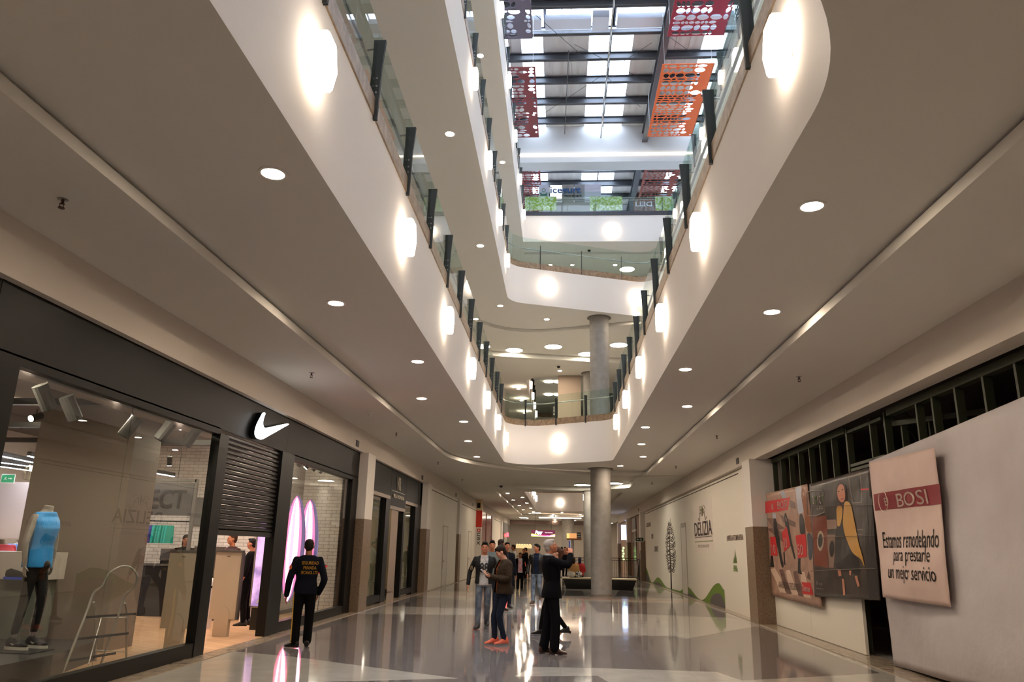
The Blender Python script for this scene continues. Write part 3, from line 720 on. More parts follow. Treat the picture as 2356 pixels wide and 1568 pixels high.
# ================================================================== BODIES
def remesh(mb, name, m, parent, vox, smooth=2, sculpt=None, mats=None):
    me = mb.mesh(name, m, None, False); o = bpy.data.objects.new(name, me); C.objects.link(o)
    r = o.modifiers.new('r', 'REMESH'); r.mode = 'VOXEL'; r.voxel_size = vox; r.adaptivity = 0
    if smooth: s_ = o.modifiers.new('s', 'SMOOTH'); s_.iterations = smooth; s_.factor = .5
    bpy.context.view_layer.update()
    e = bpy.data.meshes.new_from_object(o.evaluated_get(bpy.context.evaluated_depsgraph_get()))
    bpy.data.objects.remove(o); bpy.data.meshes.remove(me)
    e.name = name
    if not e.materials: e.materials.append(m)
    for p in e.polygons: p.use_smooth = True
    bvh = BVHTree.FromPolygons([v.co.copy() for v in e.vertices], [tuple(p.vertices) for p in e.polygons])
    if parent is not None: e.transform(WM[parent.name].inverted())
    o = bpy.data.objects.new(name, e); C.objects.link(o)
    if parent is not None: o.parent = parent; WM[o.name] = WM[parent.name]
    return o, bvh
def ering(c, u, v, ru, rv, n=16, sq=1.0):
    out = []
    for i in range(n):
        a = 2*math.pi*i/n; co, si = math.cos(a), math.sin(a)
        out.append(c+u*(ru*math.copysign(abs(co)**sq, co))+v*(rv*math.copysign(abs(si)**sq, si)))
    return out
def limb(b, pts, rad, n=12, ref=None):
    """tapering limb, smooth through the joints"""
    P = [Vector(p) for p in pts]; Q = []; R = []
    for k in range(len(P)-1):
        for j in range(4):
            t = j/4
            p0 = P[max(0, k-1)]; p1 = P[k]; p2 = P[k+1]; p3 = P[min(len(P)-1, k+2)]
            cm = .5*((2*p1)+(p2-p0)*t+(2*p0-5*p1+4*p2-p3)*t*t+(3*p1-p0-3*p2+p3)*t**3)
            Q.append(cm.lerp(p1.lerp(p2, t), .55)); R.append(rad[k]*(1-t)+rad[k+1]*t)
    Q.append(P[-1]); R.append(rad[-1])
    b.tube(Q, R, n); b.ell(P[0], R[0], R[0], R[0], 10, 7); b.ell(P[-1], R[-1], R[-1], R[-1], 10, 7)
def hand(b, wrist, d, palm_n, side, s=1.0, curl=.5, thumb=1):
    """d: direction of the fingers, palm_n: direction the palm faces, side: +1/-1 thumb side"""
    d = Vector(d).normalized(); pn = Vector(palm_n); pn = (pn-d*pn.dot(d)).normalized(); a = d.cross(pn)*side
    w = Vector(wrist)
    b.loft([ering(w-d*.01*s, a, pn, .026*s, .019*s, 10), ering(w+d*.03*s, a, pn, .034*s, .017*s, 10, .8), ering(w+d*.085*s, a, pn, .042*s, .014*s, 10, .8), ering(w+d*.098*s, a, pn, .040*s, .011*s, 10)])
    for i, (off, L) in enumerate(((.030, .070), (.010, .080), (-.010, .074), (-.029, .058))):
        k = w+d*.09*s+a*off*s; p = k; dd = d.copy(); pts = [k-d*.02*s, k]
        for j, f in enumerate((.45, .32, .23)):
            ang = curl*(.5+.35*j+.06*i)
            dd = (dd*math.cos(ang)+pn*math.sin(ang)).normalized() if j else (dd*math.cos(ang*.6)+pn*math.sin(ang*.6)).normalized()
            p = p+dd*L*f*s; pts.append(p)
        b.tube(pts, [.0095*s, .0095*s, .009*s, .0085*s, .0072*s], 7)
    k = w+d*.03*s+a*.026*s; t1 = k+(a*.75+d*.6+pn*.25).normalized()*.038*s; t2 = t1+(a*.25+d*.85+pn*.45).normalized()*.034*s
    b.tube([w+d*.012*s, k, t1, t2], [.014*s, .0125*s, .0105*s, .008*s], 8)
SKINS = {'tan': (188, 120, 88), 'pale': (214, 158, 132), 'brown': (150, 92, 66), 'grey': (150, 142, 136)}
def cloth(name, rgb, rough=.85, sheen=True, **k): return mat(name, rgb, rough, spec=.1, **k)
def skeleton(base, face, H=1.74, ov=None, stride=0.0, wide=1.0, lean=0.0, head_face=None, head_tilt=0.0):
    """joints in the world; face = heading angle (radians, 0 = +x). ov: overrides in (side, forward, up) metres; side + = the person's right"""
    f = Vector((math.cos(face), math.sin(face), 0)); r = Vector((math.sin(face), -math.cos(face), 0)); u = Vector((0, 0, 1)); b0 = Vector(base)
    J = dict(pelvis=(0, 0, .53), waist=(0, .005, .62), chest=(0, .005, .73), neck=(0, -.012, .835), head=(0, .012, .932),
             hipR=(.052, 0, .515), hipL=(-.052, 0, .515), kneeR=(.055, .015+stride*.35, .285), kneeL=(-.055, .015-stride*.2, .285),
             ankR=(.057, -.01+stride*.6, .05), ankL=(-.057, -.01-stride*.6, .05+abs(stride)*.05), toeR=(.075, .10+stride*.6, .02), toeL=(-.075, .10-stride*.6, .02),
             shR=(.105*wide, -.01, .802), shL=(-.105*wide, -.01, .802), elR=(.138*wide, -.02-stride*.15, .635), elL=(-.138*wide, -.02+stride*.15, .635),
             wrR=(.145*wide, .035-stride*.3, .50), wrL=(-.145*wide, .035+stride*.3, .50))
    J = {k: Vector(v)*H for k, v in J.items()}
    for k in J:
        if lean and k not in ('ankR', 'ankL', 'toeR', 'toeL', 'kneeR', 'kneeL'): J[k].y += lean*(J[k].z-.5*H)
    for k, v in (ov or {}).items(): J[k] = Vector(v)
    W_ = {k: b0+r*v.x+f*v.y+u*v.z for k, v in J.items()}
    W_['f'], W_['r'], W_['H'] = f, r, H
    hf = face if head_face is None else head_face
    hd = Vector((math.cos(hf), math.sin(hf), 0)); W_['hf'] = (hd*math.cos(head_tilt)+u*math.sin(head_tilt)).normalized()
    W_['hr'] = Vector((math.sin(hf), -math.cos(hf), 0))
    return W_
def torso(b, J, g=0.0, top=True, bottom=None, flare=0.0, s=1.0, n=18):
    """g: allowance round the body"""
    H = J['H']; sh = (J['shR']-J['shL']); uu = sh.normalized(); hp = (J['hipR']-J['hipL']).normalized()
    sec = []
    def S(c, u, ru, rv): 
        ax = Vector((0, 0, 1)); v = ax.cross(u).normalized(); sec.append(ering(c, u, v, (ru*H+g)*s, (rv*H+g), n, .86))
    pv, ws, ch, nk = J['pelvis'], J['waist'], J['chest'], J['neck']
    if bottom is not None:
        bt = pv+Vector((0, 0, -bottom)); S(bt, hp, .088+flare, .066+flare)
    else: S(pv+Vector((0, 0, -.05*H)), hp, .070, .055)
    S(pv, hp, .094+flare*.6, .066+flare*.6); S(pv.lerp(ws, .5), hp, .088+flare*.3, .06+flare*.3); S(ws, (hp+uu).normalized(), .080, .056); S(ws.lerp(ch, .55), uu, .090, .064); S(ch, uu, .100, .068)
    m = (J['shR']+J['shL'])/2; S(ch.lerp(m, .65), uu, .106, .063); S(m+Vector((0, 0, .006*H)), uu, .102, .046); S(m.lerp(nk, .6)+Vector((0, 0, .012*H)), uu, .066, .038)
    if top: S(nk+Vector((0, 0, .012*H)), uu, .034, .034)
    b.loft(sec)
def head(b, J, s=1.0):
    H = J['H']*s; c = J['head']; f = J['hf']; r = J['hr']; u = r.cross(f).normalized(); M3 = Matrix((r, f, u)).transposed()
    P = lambda x, y, z: c+(r*x+f*y+u*z)*H
    b.ell(P(0, -.008, .012), .043*H, .053*H, .050*H, 18, 12, M3)
    b.ell(P(0, .006, -.020), .036*H, .043*H, .045*H, 16, 10, M3)
    b.ell(P(0, .030, -.047), .019*H, .016*H, .012*H, 10, 8, M3)          # chin
    b.ell(P(0, .040, .008), .030*H, .010*H, .010*H, 10, 8, M3)           # brow
    b.loft([ering(P(0, .044, .006), r, f, .005*H, .006*H, 8), ering(P(0, .052, -.008), r, f, .0075*H, .008*H, 8), ering(P(0, .056, -.014), r, f, .010*H, .010*H, 8), ering(P(0, .045, -.019), r, f, .010*H, .006*H, 8)])
    b.ell(P(0, .043, -.031), .015*H, .008*H, .0065*H, 10, 6, M3)         # lips
    for sd in (-1, 1):
        b.ell(P(sd*.0445, -.004, -.006), .005*H, .012*H, .018*H, 8, 8, M3)
        b.ell(P(sd*.026, .030, -.014), .012*H, .012*H, .011*H, 8, 6, M3)
    return P, M3
def neckm(b, J, s=1.0):
    b.tube([J['neck']-Vector((0, 0, .03*J['H'])), J['neck'], J['neck'].lerp(J['head'], .5), J['head']-J['hf']*.012*J['H']], [.040*J['H'], .034*J['H'], .032*J['H'], .030*J['H']], 14)
def shoe_mb(ank, toe, H, sole=False, hs=1.0, heel=0.0):
    a = Vector(ank); t = Vector(toe); d = (t-a); d.z = 0; d.normalize(); s = Vector((d.y, -d.x, 0)); z0 = min(a.z-.05*H*0-.078, t.z-.03)
    z0 = a.z-.085 if a.z > .1 else 0.0
    z0 = max(0, z0); L = .155*H; o = Vector((a.x, a.y, 0))-d*.042*H; b = MB()
    up = Vector((0, 0, 1))
    if sole:
        prof = [(0, .020, 0), (.1, .023, 0), (.3, .021, 0), (.55, .025, 0), (.75, .028, 0), (.92, .022, 0), (1, .008, 0)]
        top = [p for p in prof]
        ringb = [o+d*L*q+s*w*H+up*(z0) for q, w, _ in prof]+[o+d*L*q-s*w*H+up*(z0) for q, w, _ in prof[::-1]]
        ringt = [p+up*.026 for p in ringb]; b.loft([ringb, ringt])
        return b
    secs = [(-.02, .018, .052), (.07, .025, .078), (.26, .026, .080), (.42, .025, .062), (.6, .027, .042), (.8, .027, .030), (.95, .020, .024), (1.01, .007, .014)]
    rings = []
    for q, w, h in secs:
        c = o+d*L*q+up*(z0+.008+h*H*.5*hs); rings.append(ering(c, s, up, w*H, h*H*.5*hs, 12, .8))
    b.loft(rings)
    if heel: b.box(-.02, .02, -.03, .0, 0, heel, Matrix.Translation(o+up*z0) @ Matrix((s, d, up)).transposed().to_4x4())
    return b
def hair_cap(b, P, M3, H, back=0.0, vol=1.0, front=.03, low=-.01):
    """skull cap of hair with a hairline"""
    b.ell(P(0, -.014, .022), .0465*H*vol, .0535*H*vol, .047*H*vol, 18, 12, M3)
    b.ell(P(0, -.032, -.004), .041*H*vol, .034*H*vol, .046*H*vol, 14, 10, M3)
"""
person() puts it together. style keys: top(rgb), legs(rgb), shoes(rgb), hair(rgb), skin, jacket length, ...
"""
def person(J, label, skin='tan', hair=(25, 20, 18), hairstyle='short', top=None, legs=None, shoes=None, vox=.009, cut=None, group=None,
           hands=None, curl=.5, jl=.10, flare=.004, sleeve=(.052, .044, .034), sleeve_end=1.0, leg_r=(.098, .070, .058), extra=None, body_legs=True, collar=True, soles=None, top_allow=.014, shoe_hs=1.0, heel=0, knee_cut=None, name='person', headless=False, seated=False):
    H = J['H']; base = (J['ankR']+J['ankL'])/2; base.z = 0 if not seated else 0
    t = thing(name, label, 'person' if name == 'person' else 'mannequin', tuple(base), 0, group)
    sk = mat('skin_'+skin, SKINS[skin], .5 if skin != 'grey' else .3, spec=.35)
    b = MB(); torso(b, J, -.022)
    if not headless: P, M3 = head(b, J); neckm(b, J)
    else:
        b.tube([J['neck']-Vector((0, 0, .03*H)), J['neck'], J['neck']+Vector((0, 0, .075))], [.045*H, .036*H, .030*H], 14)
    for s in 'RL':
        limb(b, [J['sh'+s], J['el'+s], J['wr'+s]], [.029*H, .0225*H, .0155*H])
        limb(b, [J['hip'+s], J['knee'+s], J['ank'+s]], [leg_r[0]*.70, leg_r[1]*.68, min(.020*H, leg_r[2]*.6)])
        d, pn, sd = (hands or {}).get(s, (None, None, None))
        if d is None:
            d = (J['wr'+s]-J['el'+s]).normalized()*.8+Vector((0, 0, -.4)); pn = -J['r'] if s == 'R' else J['r']; sd = (1 if s == 'R' else -1)
        hand(b, J['wr'+s], d, pn, sd, H/1.75, curl)
        a, to = J['ank'+s], J['toe'+s]; dd = (to-a); dd.z *= .3
        b.tube([a-dd.normalized()*.02, a+dd*.5+Vector((0, 0, -.03)), to], [.020*H, .014*H, .011*H], 8)
    remesh(b, 'body', sk, t, vox, 2)
    bv = {}
    if top:
        m = top; b = MB(); torso(b, J, top_allow, True, jl*H, flare)
        for s in 'RL':
            w = J['el'+s].lerp(J['wr'+s], sleeve_end); dirn = (J['wr'+s]-J['el'+s]).normalized()
            limb(b, [J['sh'+s], J['el'+s], w], [sleeve[0], sleeve[1], sleeve[2]])
        o, bv['top'] = remesh(b, 'jacket', m, t, vox*1.1, 7)
    if legs:
        b = MB(); hp = (J['hipR']-J['hipL']).normalized()
        b.loft([ering(J['pelvis']+Vector((0, 0, -.055*H)), hp, Vector((0, 0, 1)).cross(hp), .088*H, .064*H, 16), ering(J['pelvis'], hp, Vector((0, 0, 1)).cross(hp), .094*H, .068*H, 16), ering(J['pelvis']+Vector((0, 0, .06*H)), hp, Vector((0, 0, 1)).cross(hp), .086*H, .062*H, 16)])
        for s in 'RL':
            e = J['ank'+s]+Vector((0, 0, .0)); limb(b, [J['hip'+s]+Vector((0, 0, -.01*H)), J['knee'+s], e+Vector((0, 0, .015))], [leg_r[0]*.95, leg_r[1], leg_r[2]])
        o, bv['legs'] = remesh(b, 'trousers', legs, t, vox*1.1, 5)
    if shoes:
        for s in 'RL':
            o, _ = remesh(shoe_mb(J['ank'+s], J['toe'+s], H, hs=shoe_hs, heel=heel), 'shoe', shoes, t, .008, 2)
            if soles: sb_ = shoe_mb(J['ank'+s], J['toe'+s], H, True); so = sb_.build('sole', soles, None); so.data.transform(WM[t.name].inverted()); so.parent = o; WM[so.name] = WM[t.name]
    if not headless:
        hm = mat('hair_%d_%d_%d' % hair, hair, .65, spec=.2, bump=(160, .4, .003))
        hb = MB()
        if hairstyle == 'short': hair_cap(hb, P, M3, H, vol=1.0); hb.ell(P(0, .018, .052), .034*H, .030*H, .014*H, 12, 8, M3)
        elif hairstyle == 'quiff': hair_cap(hb, P, M3, H, vol=1.0); hb.ell(P(0, .014, .058), .036*H, .040*H, .020*H, 12, 8, M3)
        elif hairstyle == 'bun': hair_cap(hb, P, M3, H, vol=1.04); hb.ell(P(0, -.045, .052), .026*H, .022*H, .022*H, 12, 8, M3); hb.ell(P(0, .016, .044), .036*H, .034*H, .018*H, 12, 8, M3)
        elif hairstyle == 'long': hair_cap(hb, P, M3, H, vol=1.06); hb.tube([P(0, -.04, .03), P(0, -.055, -.05), P(0, -.05, -.12)], [.045*H, .048*H, .036*H], 12)
        elif hairstyle == 'grey': hair_cap(hb, P, M3, H, vol=1.03); hb.ell(P(0, .002, .045), .041*H, .045*H, .022*H, 12, 8, M3)
        hv = MB(); hv.v, hv.f, hv.mi = hb.v, hb.f, hb.mi
        remesh(hv, 'hair', hm, t, vox*.85, 1)
        eb_ = MB()
        for sd in (-1, 1): eb_.ell(P(sd*.0165, .0445, -.001), .0058*H, .0035*H, .0032*H, 8, 6, M3)
        eb_.build('eyes', mat('eye_dark', (30, 22, 20), .2), t, smooth=True)
        bw = MB()
        for sd in (-1, 1): bw.tube([P(sd*.007, .0505, .012), P(sd*.018, .049, .0155), P(sd*.028, .041, .012)], [.0016*H, .0022*H, .0014*H], 6)
        bw.build('eyebrows', hm, t)
        mo = MB(); mo.ell(P(0, .0492, -.031), .012*H, .0035*H, .0035*H, 10, 6, M3); mo.build('lips', mat('lip_'+skin, tuple(int(c*.78) for c in SKINS[skin]), .5), t, smooth=True)
    return t, bv, (P if not headless else None)
# ================================================================== PEOPLE
R = math.radians
def at_floor(px, py): q = onz(px, py, 0); return Vector((q.x, q.y, 0))
def loc(base, face, p):
    """world point -> (side, forward, up) in the person's frame"""
    f = Vector((math.cos(face), math.sin(face), 0)); r = Vector((math.sin(face), -math.cos(face), 0)); d = p-base
    return (d.dot(r), d.dot(f), d.z)
NAVY = cloth('navy_jacket', (18, 20, 29), .95, bump=(9, .5, .02)); BLACKC = cloth('black_cloth', (15, 14, 15), .95); YEL = mat('yellow_stripe', (205, 160, 35), .7)
# security guard seen from behind
fa = R(112); B0 = at_floor(691, 1490)
J = skeleton(B0, fa, 1.70, dict(ankL=(-.10, .0, .085), toeL=(-.24, .13, .03), ankR=(.10, .10, .085), toeR=(.12, .26, .03), kneeL=(-.10, .02, .48), kneeR=(.10, .06, .48),
    elL=(-.27, -.03, 1.05), wrL=(-.29, .05, .81), elR=(.28, -.09, 1.06), wrR=(.22, .08, .84)), wide=1.05, head_face=R(100))
g, bv, _ = person(J, 'security guard in navy jacket and yellow striped trousers, back turned, by the shop window', 'brown', (30, 22, 18), 'short', NAVY, BLACKC, mat('black_leather', (16, 15, 15), .35), vox=.009,
    jl=.045, flare=.0, sleeve=(.060, .058, .046), leg_r=(.105, .076, .072), top_allow=.030)
bd = J['f']; rt = J['r']
pc = J['chest']+Vector((0, 0, .0))-bd*.3
for k, (tx, w) in enumerate((('SEGURIDAD', .27), ('PRIVADA', .21), ('SECANOL LTD', .27))):
    text(tx, J['chest']-bd*.25+Vector((0, 0, .075-.075*k))+rt*.03, rt, (0, 0, 1), w, .052, mat('yellow_print', (220, 160, 40), .7), g, 'back_lettering', .003, .012, conform=(bv['top'], bd, .005))
def stripe(bvh, pts, w, dirn, m, parent, name, off=.004):
    vs = []; P = [Vector(p) for p in pts]; Q = []
    for a, c in zip(P[:-1], P[1:]):
        for k in range(6): Q.append(a.lerp(c, k/6))
    Q.append(P[-1]); b = MB(); d = Vector(dirn).normalized(); sd = d.cross(Vector((0, 0, 1))).normalized()
    for p in Q:
        row_ = []
        for s in (-1, 1):
            h = bvh.ray_cast(p-d*.5+sd*s*w/2, d); row_.append((h[0]-d*off) if h[0] is not None else None)
        if None in row_: continue
        vs += row_
    b.add(vs, [(2*i, 2*i+1, 2*i+3, 2*i+2) for i in range(len(vs)//2-1)])
    return b.build(name, m, parent)
sd_ = (bd*1.0+rt*.55).normalized()
hl, kl, al = J['hipL']-rt*.075, J['kneeL']-rt*.055, J['ankL']-rt*.045
stripe(bv['legs'], [hl+Vector((0, 0, .07)), hl+Vector((0, 0, -.1)), kl, al+Vector((0, 0, .0))], .026, sd_, YEL, g, 'yellow_stripe')
b = MB(); b.lathe([(.035, 0), (.035, .004)], (0, 0, 0), 14); e = b.build('shoulder_patch', mat('orange_patch', (200, 95, 40), .6), None)
e.data.transform(WM[g.name].inverted() @ Matrix.Translation(J['shL']*.62+J['elL']*.38-rt*.052-bd*.052) @ (-rt-bd*.6).to_track_quat('Z', 'Y').to_matrix().to_4x4()); e.parent = g
# young man in black bomber jacket, walking towards us
JEANS = mat('washed_jeans', (62, 70, 84), .85, noise=(7, (116, 120, 126), 4, .16)); DJEANS = cloth('dark_jeans', (34, 40, 54))
fa = R(-86); B0 = at_floor(1109, 1447); B0.y += .1
J = skeleton(B0, fa, 1.74, dict(ankR=(.10, .12, .085), toeR=(.14, .27, .03), ankL=(-.07, -.22, .12), toeL=(-.09, -.08, .06), kneeR=(.10, .10, .49), kneeL=(-.085, .0, .49),
    elR=(.30, -.03, 1.14), wrR=(.33, .06, .87), elL=(-.28, -.05, 1.14), wrL=(-.27, .12, .90)), wide=1.0)
TEE = mat('printed_tee', (196, 190, 184), .85, noise=(9, (150, 144, 140), 5, .2))
p88, bv, P = person(J, 'young man in black bomber jacket, white 88 print tee and faded jeans, walking towards us', 'tan', (18, 15, 14), 'quiff', TEE, JEANS, mat('dark_boot', (30, 27, 26), .6), vox=.008,
    jl=.035, flare=.0, sleeve=(.05, .04, .034), sleeve_end=.3, leg_r=(.092, .066, .054), top_allow=.008, shoe_hs=1.3)
# open jacket: shell with the front left open
f_, r_ = J['f'], J['r']
def open_jacket(J, parent, m, gap=.09, length=.04, g=.030, sleeve=(.056, .050, .042), se=.93, vox=.009, flare=0):
    b = MB(); torso(b, J, g, True, length*J['H'], flare)
    for s in 'RL': limb(b, [J['sh'+s], J['el'+s], J['el'+s].lerp(J['wr'+s], se)], list(sleeve))
    b.tube([J['neck']+Vector((0, 0, -.03)), J['neck']+Vector((0, 0, .03))], [.062, .066], 14)
    o, bvh = remesh(b, 'open_jacket', m, parent, vox, 7)
    inv = WM[parent.name]; me = o.data; bm = bmesh.new(); bm.from_mesh(me); kill = []
    for fc in bm.faces:
        c = inv @ fc.calc_center_median(); q = c-J['chest']; s = q.dot(J['r']); fw = q.dot(J['f'])
        nv = (inv.to_3x3() @ fc.normal).dot(J['f'])
        if abs(s) < gap*(1+max(0, -q.z)*.5) and fw > -.02 and c.z < J['neck'].z+.05: kill.append(fc)
        elif c.z < J['pelvis'].z-length*J['H']+.012 and abs(s) < .2: kill.append(fc)
    bmesh.ops.delete(bm, geom=kill, context='FACES'); bm.to_mesh(me); bm.free()
    sm = o.modifiers.new('thickness', 'SOLIDIFY'); sm.thickness = .006; sm.offset = -1
    return o, bvh
oj, ob = open_jacket(J, p88, mat('bomber_black', (16, 15, 16), .7, spec=.25, bump=(12, .5, .02)), gap=.085, length=.02, sleeve=(.056, .050, .042))
for tx, dx, dz, w, h in (('88', 0, 0, .19, .20), ('* * * *', 0, .13, .19, .03), ('* * * *', 0, -.13, .19, .03)):
    text(tx, J['chest']+f_*.25+Vector((0, 0, -.05+dz)), -r_, (0, 0, 1), w, h, mat('grey_print', (62, 58, 60), .8), p88, 'shirt_print', .003, .03 if tx == '88' else 0, conform=(bv['top'], -f_, .004))
for dz in (.145, -.145):
    pass
for s in (-1, 1):
    pt = (J['shR'] if s > 0 else J['shL']).lerp(J['elR'] if s > 0 else J['elL'], .72)
    text('8' if s > 0 else 'G', pt+f_*.2, -r_, (0, 0, 1), .055, .085, mat('beige_patch', (190, 160, 120), .7), p88, 'sleeve_badge', .003, .02, conform=(ob, -f_, .004))
# woman with a phone in a brown quilted jacket
fa = R(208); B0 = at_floor(1147, 1484); B0 += Vector((.05, .1, 0))
J = skeleton(B0, fa, 1.68, dict(ankL=(-.05, -.02, .085), toeL=(-.05, .14, .03), ankR=(.09, .10, .085), toeR=(.09, .25, .03), kneeL=(-.06, .09, .47), kneeR=(.07, .13, .47), head=(0, .07, 1.555),
    elR=(.235, .06, 1.11), wrR=(.10, .27, 1.15), elL=(-.235, .02, 1.10), wrL=(-.06, .26, 1.13)), wide=.98, head_face=R(196), head_tilt=R(-28))
OLIVE = mat('brown_quilted', (58, 46, 36), .9, spec=.1, bump=(22, .9, .03)); OJ = mat('orange_top', (176, 84, 34), .8)
fw = J['f']; rr = J['r']
gl, bv, P = person(J, 'young woman in brown quilted jacket and ripped jeans, looking down at her phone', 'pale', (40, 27, 22), 'bun', OJ, DJEANS, mat('coral_trainer', (232, 112, 84), .7), vox=.008,
    jl=.01, flare=.002, sleeve=(.045, .038, .03), sleeve_end=.6, leg_r=(.086, .060, .046), top_allow=.006, soles=mat('trainer_sole', (120, 112, 108), .6),
    hands=dict(R=(fw*.7-rr*.55+Vector((0, 0, .35)), -rr*.4-fw*.1+Vector((0, 0, 1)), 1), L=(fw*.8+rr*.45+Vector((0, 0, .25)), rr*.5+Vector((0, 0, 1)), -1)), curl=.9)
open_jacket(J, gl, OLIVE, gap=.05, length=.03, g=.040, sleeve=(.064, .060, .050), se=.94, flare=.012)
ph = J['wrL'].lerp(J['wrR'], .5)+fw*.105+Vector((0, 0, .06))
def phone(c, u, v, label, col, scr=None):
    t = thing('phone', label, 'phone', tuple(c)); u = Vector(u).normalized(); v = Vector(v); v = (v-u*v.dot(u)).normalized(); n = u.cross(v)
    M4 = Matrix((u, v, n)).transposed().to_4x4(); M4.translation = Vector(c)
    b = MB(); b.box(-.036, .036, -.072, .072, -.004, .004, M4); b.build('phone_body', mat('phone_shell_%d' % col[0], col, .3), t)
    b = MB(); b.box(-.032, .032, -.062, .062, .004, .005, M4); b.build('screen', scr or mat('phone_screen', (30, 34, 50), .1), t)
phone(ph, rr, fw*.5+Vector((0, 0, .5)), 'white phone held by the young woman in the brown jacket', (226, 222, 222))
for px, py, w in ((1143, 1373, .03), (1141, 1382, .02), (1138, 1394, .02)):
    pass
b = MB()
for hz, dx in ((.72, .02), (.66, .0), (.60, .03), (.36, .0)):
    q = J['hipR'].lerp(J['kneeR'], (0.85-hz)/.40)+rr*dx; h = bv['legs'].ray_cast(q+rr*.5+fw*.2, (-rr-fw*.4).normalized())
    if h[0] is not None: b.ell(h[0], .018, .018, .010, 8, 6)
b.build('jeans_rips', mat('rip_threads', (180, 178, 182), .8), gl)
# older man in a dark suit raising a phone
fa = R(14); B0 = at_floor(1268, 1504)
phw = ony(1311, 1252, B0.y+.12)
wR, wL = ony(1313, 1275, B0.y-.08), ony(1302, 1278, B0.y+.20); eR = ony(1307, 1299, B0.y-.22)
SUIT = mat('suit_charcoal', (17, 16, 20), .95, spec=.08, bump=(9, .5, .02)); SHO = mat('brown_shoe', (62, 34, 26), .35)
J = skeleton(B0, fa, 1.80, dict(ankR=(.09, .03, .085), toeR=(.11, .18, .03), ankL=(-.10, -.10, .085), toeL=(-.14, .04, .03), kneeR=(.09, .05, .50), kneeL=(-.09, -.03, .50),
    head=(0, -.015, 1.665), neck=(0, -.055, 1.50), shR=(.20, -.05, 1.44), shL=(-.19, -.03, 1.44),
    elR=loc(B0, fa, eR), wrR=loc(B0, fa, wR), elL=(-.17, .21, 1.34), wrL=loc(B0, fa, wL), waist=(0, .01, 1.12), chest=(0, -.01, 1.29)), head_face=R(8), head_tilt=R(16))
fw, rr, up = J['f'], J['r'], Vector((0, 0, 1))
sm, bv, P = person(J, 'grey haired man in dark suit, side on, photographing the ceiling with a raised phone', 'tan', (168, 158, 152), 'grey', SUIT, SUIT, SHO, vox=.0078,
    jl=.055, flare=.010, sleeve=(.070, .064, .050), sleeve_end=.93, leg_r=(.104, .080, .080), top_allow=.028,
    hands=dict(R=((phw-J['wrR']).normalized()*.9+up*.3, -rr*1.0+fw*.2, 1), L=((phw-J['wrL']).normalized()+up*.2, rr*1.0+fw*.2, -1)), curl=.55)
b = MB(); b.tube([J['neck']+Vector((0, 0, -.015)), J['neck']+Vector((0, 0, .045))+fw*.012], [.070, .062], 16); b.build('shirt_collar', mat('striped_shirt', (178, 184, 196), .7), sm, smooth=True)
phone(phw+up*.0, (fw*.1+rr).normalized(), up, 'white phone held up by the grey haired man in the suit', (222, 226, 234), mat('lit_phone_screen', (60, 72, 120), .2, emit=.15, ecol=(60, 75, 140)))
# woman walking behind him, mostly hidden
fa = R(180); B0 = at_floor(1266, 1463)
BOOT = mat('black_boot', (18, 17, 17), .3)
J = skeleton(B0, fa, 1.66, dict(ankR=(.05, .19, .10), toeR=(.05, .36, .03), ankL=(-.06, -.30, .15), toeL=(-.06, -.17, .03), kneeR=(.05, .12, .50), kneeL=(-.06, -.06, .48), head=(0, -.12, 1.555), neck=(0, -.13, 1.40), shR=(.16, -.12, 1.34), shL=(-.16, -.10, 1.34), elR=(.2, -.1, 1.1), elL=(-.2, -.08, 1.1), wrR=(.18, .0, .9), wrL=(-.18, .02, .9)))
person(J, 'woman with long brown hair and heeled boots, striding behind the man in the suit', 'pale', (74, 44, 30), 'long', BLACKC, BLACKC, BOOT, vox=.010, jl=.08, leg_r=(.084, .058, .044), sleeve=(.052, .045, .038), heel=.05)
# man in leather jacket further back
fa = R(-98); B0 = at_floor(1234, 1389)
MJ = mat('mid_jeans', (60, 74, 100), .85, noise=(6, (130, 140, 152), 4, .15))
J = skeleton(B0, fa, 1.78, dict(ankR=(.09, .10, .09), toeR=(.13, .25, .03), ankL=(-.09, -.30, .22), toeL=(-.08, -.17, .10), kneeL=(-.09, .0, .50)), wide=1.06, head_face=R(-150))
lm, bv, P = person(J, 'man in black leather jacket and blue jeans, walking, looking left, behind the suited man', 'tan', (20, 17, 16), 'quiff', cloth('navy_shirt', (26, 32, 48)), MJ, mat('brown_trainer', (80, 62, 50), .6), vox=.011, jl=.03, leg_r=(.098, .072, .056), sleeve=(.05, .04, .035))
open_jacket(J, lm, mat('leather_black', (20, 19, 20), .35), gap=.075, length=.02, g=.032, vox=.012)
# boy in a track top
fa = R(-84); B0 = at_floor(1195, 1359); B0.y += .2
hb_ = ony(1193, 1270, B0.y).z
J = skeleton(B0, fa, hb_, stride=.06)
by, bv, P = person(J, 'boy in black and orange track top and white printed shirt, walking further back', 'brown', (22, 18, 16), 'short', mat('pale_print_tee', (196, 192, 192), .8, noise=(6, (190, 120, 120), 3, .12)), BLACKC, mat('dark_boot', (30, 27, 26), .6), vox=.013, jl=.06, top_allow=.012)
open_jacket(J, by, BLACKC, gap=.085, length=.05, g=.032, vox=.014)
b = MB()
b.tube([J['shL']+Vector((0, 0, .045)), J['shL'].lerp(J['elL'], .5)+J['f']*.05-J['r']*.02, J['elL']+J['f']*.05-J['r']*.02], .018, 6); b.build('orange_piping', mat('orange_trim', (226, 90, 50), .7), by)
